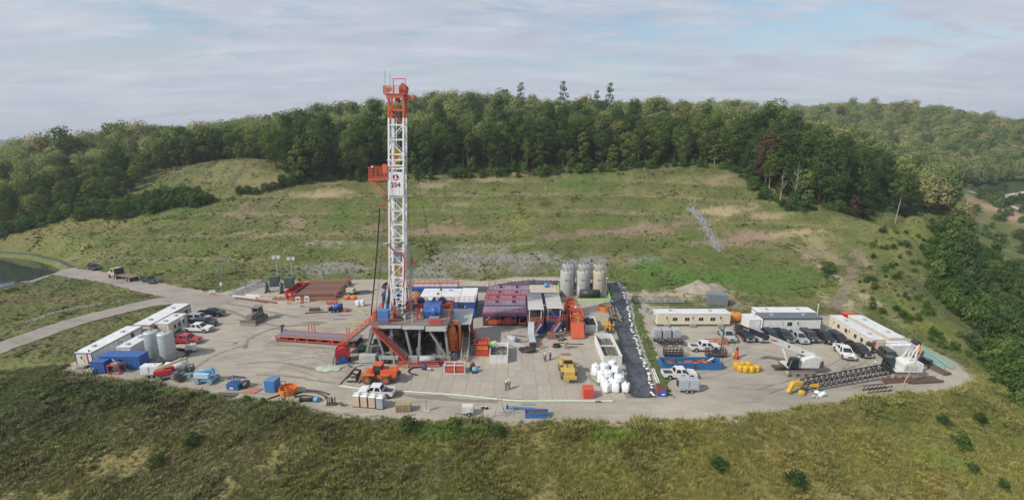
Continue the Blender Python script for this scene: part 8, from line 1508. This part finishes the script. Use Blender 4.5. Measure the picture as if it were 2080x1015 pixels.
# lattice boom crane
t = thing('crawler_crane', 'white crawler crane with a black lattice boom lowered to the ground', 'crane', (69.0, 80.4, 0), 0.0); tracks(t, 5.0, 0.7, 1.5, 0.95, trk); B().box(-1.2, 1.2, -1.2, 1.2, 0.5, 1.2).make('carbody', greasy, t); B().box(-1.6, 2.4, -1.35, 1.35, 1.2, 1.45).make('deck', cw, t); B().prism([(-0.4, 1.45), (2.4, 1.45), (2.5, 3.0), (1.0, 3.1), (-0.4, 2.6)], -1.35, 1.35).make('machine_house', cw, t); B().box(2.4, 3.0, -1.3, 1.3, 1.2, 2.8).make('counterweight', cw, t)
for k in range(3): B().box(-0.1+0.75*k, 0.45+0.75*k, -1.38, -1.34, 1.6, 2.4).make('vent_panel', palegrey, t)
cb_ = B().taper(-2.4, -0.7, 0.4, 1.4, 1.4, 3.1, 0.3, 0.05, 0.06, 0.06).make('cab', darkglass, t); B().box(-2.1, -0.7, 0.42, 1.38, 3.1, 3.22).make('cab_roof', dkgreen, cb_)
B().bar((1.6, -0.8, 1.5), (2.0, -0.6, 6.2), 0.22).bar((1.6, 0.8, 1.5), (2.0, 0.6, 6.2), 0.22).bar((0.0, -0.8, 1.5), (2.0, -0.6, 6.2), 0.18).bar((0.0, 0.8, 1.5), (2.0, 0.6, 6.2), 0.18).make('gantry', cw, t); B().disc(2.0, 0, 6.3, 0.45, 1.3).make('gantry_sheave', darksteel, t)
B().bar((-1.2, -0.3, 1.6), (-6.2, -0.4, 6.0), 0.22).bar((-1.2, 0.3, 1.6), (-6.2, 0.3, 6.0), 0.22).bar((-6.2, -0.5, 6.0), (-6.2, 0.4, 6.0), 0.3).lump(-6.2, 0, 6.0, 0.5, 0.5, 0.45, 8, 5, 0.2).make('live_mast', darksteel, t)
b0 = Vector((-1.8, -0.6, 1.7)); b1 = Vector((-21.6, -6.0, 1.3)); dd = (b1-b0).normalized(); sd_ = Vector((-dd.y, dd.x, 0))*0.65; upv = Vector((0, 0, 0.62)); NB = 16
bo = B()
for s in (-1, 1):
    for u in (-1, 1): bo.bar(b0.lerp(b1, 0.06)+sd_*s+upv*u, b0.lerp(b1, 0.94)+sd_*s+upv*u, 0.13).bar(b0, b0.lerp(b1, 0.06)+sd_*s+upv*u, 0.13).bar(b0.lerp(b1, 0.94)+sd_*s+upv*u, b1, 0.13)
lb_ = bo.make('lattice_boom', M('boom_black', (0.02, 0.02, 0.024)), t)
for i in range(NB*2):
    a = b0.lerp(b1, 0.06+0.88*i/(NB*2)); c = b0.lerp(b1, 0.06+0.88*(i+1)/(NB*2)); z = 1 if i % 2 else -1
    for s in (-1, 1): B().bar(a+sd_*s+upv*z, c+sd_*s-upv*z, 0.08).make('lacing', M('boom_black', (0.02, 0.02, 0.024)), lb_)
    B().bar(a+sd_*z+upv, c-sd_*z+upv, 0.08).make('lacing', M('boom_black', (0.02, 0.02, 0.024)), lb_)
B().bar(b1+Vector((0.6, 0, 0.3)), b1+Vector((-0.9, -0.3, 0.5)), 0.8, 0.8).bar(b1+Vector((-0.9, -0.3, 0.7)), b1+Vector((-1.7, -0.6, -0.9)), 0.6, 0.5).make('boom_head', yellow, t); q_ = b0.lerp(b1, 0.86); B().box(q_.x-0.7, q_.x+0.7, q_.y-0.95, q_.y-0.8, q_.z-0.3, q_.z+0.25).make('name_plate', yellow, t); B().lump(b1.x+0.3, b1.y-0.9, 0.45, 0.5, 0.35, 0.45, 10, 6, 0.05, 0.6).make('hook_block', yellow, t); B().lump(b1.x+0.6, b1.y-0.6, 1.0, 0.25, 0.25, 0.6, 8, 5, 0.2).make('rope_sheaves', darksteel, t)
B().tube((-6.2, 0, 6.0), tuple(b1+Vector((0, 0, 0.6))), 0.035, 5).tube((-6.2, 0.3, 6.0), tuple(b0.lerp(b1, 0.6)+upv), 0.03, 5).tube((2.0, 0, 6.3), (-6.2, 0, 6.0), 0.035, 5).make('stay_rope', greasy, t)
# ------------------------------------------------------------------ things along the front edge of the pad
t = thing('power_unit', 'blue hydraulic power unit with bent pipes at the front left edge', 'power unit', (-46.9, 75.8, 0), -0.15); B().box(-1.1, 1.1, -0.7, 0.9, 0.05, 1.0).make('housing', blue, t); B().box(-0.45, 0.2, -0.73, -0.7, 0.25, 0.5).make('label_plate', white, t)
for i in range(5): x = -0.9+0.5*i; B().path([(x, -0.4, 1.0), (x, -0.2, 1.8), (x+0.4, 0.4, 2.1), (x+0.5, 0.9, 1.4)], 0.09, 6).make('pipe', navy, t)
B().lump(1.6, 0.6, 0.7, 0.6, 0.7, 0.6, 10, 6, 0.2).make('motor', greasy, t)
for i in range(6):
    o = B().tube((-45.0+0.1*i, 74.2+0.28*i, 0.12), (-42.6+0.1*i, 74.0+0.28*i, 0.12), 0.09, 7).make('copper_pipe', M('coppery_pipe', (0.45, 0.20, 0.13), 0.5, dirt=0.4)); tag(o, 'short reddish pipe in the fan beside the blue power unit, %s from the front' % ('first', 'second', 'third', 'fourth', 'fifth', 'sixth')[i], 'pipe', 'reddish pipes beside the power unit')
t = thing('steel_plate', 'dark flat steel plate at the edge of the bank left of the blue cabinet', 'plate', (-47.0, 73.6, 0), -0.12); B().box(-1.8, 1.6, -0.5, 0.5, 0.03, 0.12).make('plate', greasy, t); B().box(-1.8, 1.6, -0.55, -0.5, 0.02, 0.18).make('edge_bar', darksteel, t)
t, bx = cabin('equipment_cabinet', 'upright blue cabinet beside the round orange tub', 'cabinet', -41.1, -39.3, 74.3, 76.1, 2.1, M('cabinet_blue', (0.05, 0.19, 0.42), 0.45, dirt=0.2), M('cabinet_top', (0.12, 0.24, 0.42), 0.5, dirt=0.4), base=0.1, over=0.02); t.rotation_euler = (0, 0, -0.12); B().box(-0.8, 0.8, bx[2]-0.03, bx[2], 0.2, 1.8).make('door', M('cabinet_blue', (0.05, 0.19, 0.42)), t)
t = thing('washout_tub', 'round orange steel tub with an inner ring at the front edge', 'tub', (-37.2, 74.3, 0)); B().lathe([(1.42, 0.05), (1.45, 1.05), (1.36, 1.05), (1.33, 0.3), (0.6, 0.3)], n=26).make('tub', orange2, t); B().lathe([(0.52, 0.3), (0.55, 1.0), (0.42, 1.0), (0.4, 0.35)], n=18).make('inner_ring', orange2, t); B().box(-0.05, 0.05, -1.5, -1.4, 0.1, 1.0).make('rib', rust, t); B().path([(-1.2, 0.5, 1.0), (-1.4, 0.7, 1.7), (-0.8, 0.9, 1.6), (-0.6, 0.6, 1.0)], 0.06, 6).make('hose', black, t)
t = thing('steel_channel', 'short dark steel channel lying in front of the orange tub', 'beam', (-39.0, 72.8, 0), 0.75); B().box(-1.0, 1.0, -0.16, 0.16, 0.02, 0.08).make('web', greasy, t); B().box(-1.0, 1.0, -0.18, -0.14, 0.02, 0.3).make('flange', rust, t)
for i, pts in enumerate([[(-35.8, 73.0), (-35.4, 74.2), (-33.0, 74.3), (-30.6, 73.0), (-30.4, 72.4)], [(-35.6, 72.6), (-34.0, 73.2), (-31.0, 72.2)], [(-34.6, 75.0), (-32.4, 74.6), (-30.2, 73.6)]]): hose('ground_hose', 'dark hose in the tangle right of the orange tub, ' + ('outer loop', 'inner length', 'far strand')[i], pts, 0.13, darksteel)
t = thing('pipe_valve', 'black and blue flanged cylinder lying at the pad edge', 'valve', (-32.8, 71.5, 0), -0.06); B().tube((-1.3, 0, 0.4), (1.0, 0, 0.4), 0.28, 12).make('barrel', black, t, True); B().tube((1.0, 0, 0.42), (1.6, 0, 0.42), 0.42, 12).make('blue_flange', lblue, t); B().tube((-1.4, 0, 0.4), (-1.2, 0, 0.4), 0.38, 12).make('flange', greasy, t)
t = thing('post_rack', 'small rack of upright dark rusty stubs at the pad edge', 'rack', (-28.7, 70.6, 0)); B().box(-0.8, 0.8, -0.4, 0.4, 0.03, 0.2).make('base', rust, t)
for i in range(5): B().tube((-0.6+0.3*i, -0.2+0.12*(i % 3), 0.2), (-0.6+0.3*i, -0.2+0.12*(i % 3), 1.35-0.1*(i % 2)), 0.1).make('stub', M('dark_rust', (0.09, 0.05, 0.04), 0.8), t)
t = thing('scrap_pile', 'small grey scrap heap left of the portable toilets', 'scrap pile', (-26.6, 70.2, 0))
for k in range(7): B().bar((random.uniform(-.9, .5), random.uniform(-.3, .3), random.uniform(.05, .4)), (random.uniform(-.5, .9), random.uniform(-.3, .3), random.uniform(.05, .6)), 0.1).make('scrap_piece', greasy, t)
for i, (x, y) in enumerate([(-24.5, 70.45), (-23.2, 70.25), (-21.9, 70.05), (-20.6, 69.75)]):
    m_ = tanboard if i < 3 else M('toilet_grey', (0.34, 0.37, 0.41), 0.5); t = thing('portable_toilet', ('leftmost tan portable toilet in the row of four', 'second tan portable toilet from the left', 'third tan portable toilet, beside the grey one', 'grey portable toilet at the right end of the row')[i], 'toilet', (x, y, 0), -0.12, 'portable toilets at the front edge'); t.scale = (1.0, 1.0, 0.9); B().box(-0.56, 0.56, -0.56, 0.56, 0.1, 2.1).make('cabin', m_, t); B().taper(-0.6, 0.6, -0.6, 0.6, 2.1, 2.35, 0.25, 0.25, 0.25, 0.25).make('roof', white, t); B().box(-0.62, 0.62, -0.62, 0.62, 0, 0.1).make('base', darksteel, t); B().box(-0.42, 0.42, 0.56, 0.6, 0.15, 1.95).make('door', m_, t); B().box(0.5, 0.6, -0.6, -0.5, 0.1, 2.12).make('corner_post', darksteel, t); B().tube((-0.35, -0.4, 2.2), (-0.35, -0.4, 2.6), 0.06).make('vent_pipe', white, t)
vehicle('pickup', 'white', 'white crew cab pickup parked behind the portable toilets', -22.2, 73.4, math.pi-0.08)
t = thing('pallet_stack', 'stack of wooden pallets at the front edge of the pad', 'pallets', (-16.9, 68.9, 0), 0.05)
for j in range(7):
    for k in range(5): B().box(-1.15, 1.15, -0.6+0.26*k, -0.45+0.26*k, 0.11+0.19*j, 0.14+0.19*j).make('slat', M('pallet_wood', (0.46, 0.36, 0.20), 0.8, dirt=0.4), t)
    for x in (-1.05, 0, 1.05): B().box(x-0.06, x+0.06, -0.6, 0.6, 0.0+0.19*j, 0.11+0.19*j).make('bearer', wood, t)
t = thing('orange_stand', 'thin orange and white barrier stand right of the pallets', 'stand', (-13.3, 68.8, 0)); B().bar((-0.4, 0, 0), (-0.25, 0, 1.7), 0.08).bar((0.4, 0, 0), (0.25, 0, 1.7), 0.08).make('leg', white, t)
for z in (0.9, 1.3, 1.65): B().bar((-0.32, 0, z), (0.32, 0, z), 0.1).make('rung', orange, t)
B().box(-0.45, 0.45, -0.3, 0.3, 0.02, 0.08).make('foot_plate', palegrey, t)
t = thing('light_plant', 'cream towed compressor trailer at the front edge of the pad', 'trailer', (-6.8, 67.9, 0), math.pi); axle_trailer(t, -0.9, 0.9, 1.2, 0.5, (-0.2,), palegrey); B().taper(-0.9, 0.9, -0.6, 0.6, 0.5, 1.5, 0.08, 0.08, 0.05, 0.05).make('housing', M('pale_cream', (0.62, 0.60, 0.50), 0.5, dirt=0.3), t); B().box(-0.5, 0.1, 0.58, 0.62, 0.7, 1.3).make('panel_door', white, t)
for i, x in enumerate((-4.6, -4.0)): t = thing('debris_bag', ('small black and white bag on the gravel, left one', 'small black and white bag on the gravel, right one')[i], 'bag', (x, 69.4-0.1*i, 0)); B().lump(0, 0, 0.22, 0.25, 0.2, 0.25, 8, 5, 0.2).make('bag', black, t); B().lump(-0.05, 0, 0.45, 0.15, 0.12, 0.1, 8, 5, 0.2).make('rag', fabric, t)
t = thing('trestle', 'tall pale steel trestle with an orange top at the front edge', 'trestle', (-1.9, 67.6, 0)); B().bar((-0.9, -0.4, 0), (-0.2, 0, 2.2), 0.1).bar((0.9, -0.4, 0), (0.2, 0, 2.2), 0.1).bar((-0.9, 0.5, 0), (-0.2, 0, 2.2), 0.1).bar((0.9, 0.5, 0), (0.2, 0, 2.2), 0.1).make('leg', palegrey, t)
for z in (0.6, 1.3): B().bar((-0.9+0.3*z, -0.3, z), (0.9-0.3*z, -0.3, z), 0.07).make('rung', palegrey, t)
B().bar((-0.3, 0, 2.2), (-0.3, 0, 2.9), 0.08).bar((0.3, 0, 2.2), (0.3, 0, 2.9), 0.08).bar((-0.3, 0, 2.6), (0.3, 0, 2.6), 0.08).make('orange_top', orange, t); B().rails([(1.3, 0, 0), (2.0, 0, 0)], 1.3, 0.03, 0.7, 0).make('side_rail', palegrey, t)
for i in range(5): o = B().lathe([(0.14, 0), (0.12, 0.35), (0.04, 0.5)], -5.2+0.35*i, 66.6+0.1*(i % 2), 8).make('white_bollard', white); tag(o, 'tiny white peg at the pad edge, %s from the left of five' % ('first', 'second', 'third', 'fourth', 'fifth')[i], 'peg', 'white pegs at the pad edge')
t = open_bin('steel_trough', 'small blue trough with rusty contents at the front edge', 'trough', 2.0, 5.5, 66.7, 67.9, 0.85, M('trough_blue', (0.035, 0.15, 0.36)), rust, 0.75, ribs=0)
t = thing('steel_beam', 'long blue beam lying behind the small blue trough', 'beam', (2.2, 69.1, 0), -0.12); B().box(-2.9, 1.2, -0.18, 0.18, 0.05, 0.4).make('beam', M('beam_blue', (0.08, 0.20, 0.38), 0.5, dirt=0.4), t); B().box(1.2, 2.6, -0.35, 0.35, 0.05, 0.25).make('flat_end', midgrey, t); B().box(-3.1, -2.9, -0.3, 0.3, 0.05, 0.55).make('end_plate', navy, t)
t = thing('steel_plate', 'thin grey plate lying on the gravel below the green hose', 'plate', (2.6, 70.6, 0)); B().box(-1.1, 1.1, -0.15, 0.15, 0.03, 0.1).make('plate', midgrey, t); B().box(-1.1, -1.0, -0.15, 0.15, 0.1, 0.16).make('lug', midgrey, t)
hose('green_hose', 'pale green lay-flat hose along the front edge of the mats', [(-29.4, 76.4, 0.1), (-24, 75.2, 0.1), (-16, 74.3, 0.1), (-8, 73.2, 0.1), (-2, 72.0, 0.1), (2, 71.5, 0.1), (8, 71.6, 0.1), (12, 71.5, 0.1), (16.4, 71.5, 0.1)], 0.17, palelime)
o = B().bar((-29.7, 76.8, 0.16), (-29.0, 83.0, 0.16), 0.34, 0.3).make('timber', wood); tag(o, 'long grey timber lying along the left edge of the mats', 'timber')
t = thing('tarp_pile', 'pale green crumpled tarp lying left of the orange loader', 'tarp', (-33.6, 83.0, 0)); B().lump(0, 0, 0.08, 2.4, 1.3, 0.22, 16, 6, 0.25).make('tarp', M('pale_tarp', (0.42, 0.48, 0.36), 0.8, dirt=0.5), t)
t = thing('chock', 'small dark wedge on the gravel front of the liner', 'chock', (13.9, 71.4, 0)); B().prism([(-0.6, 0), (0.6, 0), (0.3, 0.25), (-0.5, 0.2)], -0.2, 0.2).make('wedge', greasy, t)
hose('ground_hose', 'black hose pile arched behind the rig mast, left coil', [(-36, 131, 0.2), (-35.4, 132.4, 0.9), (-33.6, 132.2, 1.3), (-32, 131.4, 0.6), (-33.4, 130, 0.3), (-35.6, 130.6, 0.5)], 0.45, black)
t = thing('foot_bridge', 'red railed crossover steps behind the rig mast', 'steps', (-30.5, 129.0, 0)); B().bar((-3.0, 0, 0.2), (-1.2, 0, 2.2), 1.2, 0.2).bar((-1.2, 0, 2.2), (1.0, 0, 2.2), 1.2, 0.2).bar((1.0, 0, 2.2), (3.0, 0, 0.2), 1.2, 0.2).make('walkway', palegrey, t)
for y in (-0.6, 0.6): B().rails([(-3.0, y, 0.2), (-1.2, y, 2.2), (1.0, y, 2.2), (3.0, y, 0.2)], 1.1, 0.06, 1.0).make('railing', rigred, t)
# far gravel road and stockpile in the valley on the right
strip('valley_road', [hp([q])[0] for q in [(1965, 388), (1990, 396), (2020, 404), (2050, 399), (2100, 392)]], 7, 0.5, gravel('pale_road', (0.55, 0.52, 0.48)), 0.5, True, 'pale gravel road in the valley on the right', 4, 5); strip('valley_road', [hp([q])[0] for q in [(2018, 403), (2045, 416), (2080, 432)]], 6, 0.6, MATS.get('x') or bpy.data.materials['pale_road'], 0.5, True, 'pale gravel branch road in the valley', 5, 5)
for i, (px, py) in enumerate([(1955, 362), (1968, 363), (2036, 360), (2050, 361)]): x, y = hp([(px, py+6)])[0]; t = thing('utility_pole', 'pale wooden utility pole in the right-hand valley, %s from the left' % ('first', 'second', 'third', 'fourth')[i], 'pole', (x, y, hgt(x, y)), 0, 'utility poles in the valley'); B().tube((0, 0, 0), (0, 0, 11), 0.25, 6).make('pole', M('pole_pale', (0.5, 0.46, 0.4), 0.8), t); B().bar((-1.5, 0, 10), (1.5, 0, 10), 0.2).make('cross_arm', wood, t)
gcov = M('grey_coverall', (0.22, 0.21, 0.20), 0.85); bcov = M('blue_coverall', (0.05, 0.09, 0.20), 0.85); tcov = M('tan_coverall', (0.30, 0.25, 0.19), 0.85); rcov = M('maroon_coverall', (0.22, 0.09, 0.08), 0.85); hiv = M('hi_vis', (0.45, 0.65, 0.06), 0.8); hatw = M('white_hard_hat', (0.78, 0.78, 0.78), 0.35, dirt=0.05); jean = M('denim', (0.10, 0.17, 0.30), 0.9)
person('worker in blue coveralls and white hard hat standing on the mats, left of two', 6.2, 85.7, 1.2, bcov, navy, hatw, 'stand')
person('worker in grey-blue coveralls and white hard hat, right of the pair', 7.3, 86.5, 2.4, gcov, bcov, hatw, 'stand')
person('worker in tan coveralls walking near the cable coil', 10.8, 91.4, -1.5, tcov, tcov, hatw, 'walk')
person('worker bending over equipment beside the brown crate', 9.9, 97.3, -0.3, rcov, tcov, hatw, 'bend')
person('worker in maroon clothes standing right of the bending worker', 11.3, 97.6, 3.0, rcov, gcov, hatw, 'stand')
person('worker in grey coveralls with white hard hat on the front mats', -1.0, 75.0, -1.3, gcov, gcov, hatw, 'stand')
person('worker in a yellow-green vest behind the grey worker on the front mats', -0.5, 75.5, -2.0, gcov, gcov, hatw, 'stand', hiv)
person('person in a light blue shirt and jeans beside the lattice boom crane', 65.9, 82.2, -2.0, M('light_blue_shirt', (0.22, 0.36, 0.52), 0.9), jean, hatw, 'walk')
person('worker in red coveralls standing on the drill floor', -17.2, 88.6, -1.6, rigred, rigred, hatw, 'stand').location.z = 7.72

# ------------------------------------------------------------------ lettering to plain meshes
dg = bpy.context.evaluated_depsgraph_get()
for o in [q for q in COL.objects if q.type == 'FONT']:
    m_ = bpy.data.meshes.new_from_object(o.evaluated_get(dg)); n_o = bpy.data.objects.new(o.name, m_); COL.objects.link(n_o); n_o.parent = o.parent; n_o.location = o.location; n_o.rotation_euler = o.rotation_euler
    nm = o.name; bpy.data.objects.remove(o); n_o.name = nm
# ------------------------------------------------------------------ the air
zl = float(Zg.min())-1.5; hb = B().box(float(gx[0])-60, float(gx[-1])+60, -60, float(gy[-1])+60, zl, 128.0); hm = bpy.data.materials.new('haze_air'); hm.use_nodes = True; hn = hm.node_tree; hn.nodes.clear()
ho = hn.nodes.new('ShaderNodeOutputMaterial'); hv = hn.nodes.new('ShaderNodeVolumePrincipled'); hv.inputs['Color'].default_value = (0.80, 0.86, 0.95, 1); hv.inputs['Density'].default_value = 0.00019; hv.inputs['Anisotropy'].default_value = 0.2; hn.links.new(hv.outputs[0], ho.inputs['Volume'])
tag(hb.make('haze', hm), 'thin morning haze over the valley', kind='stuff')
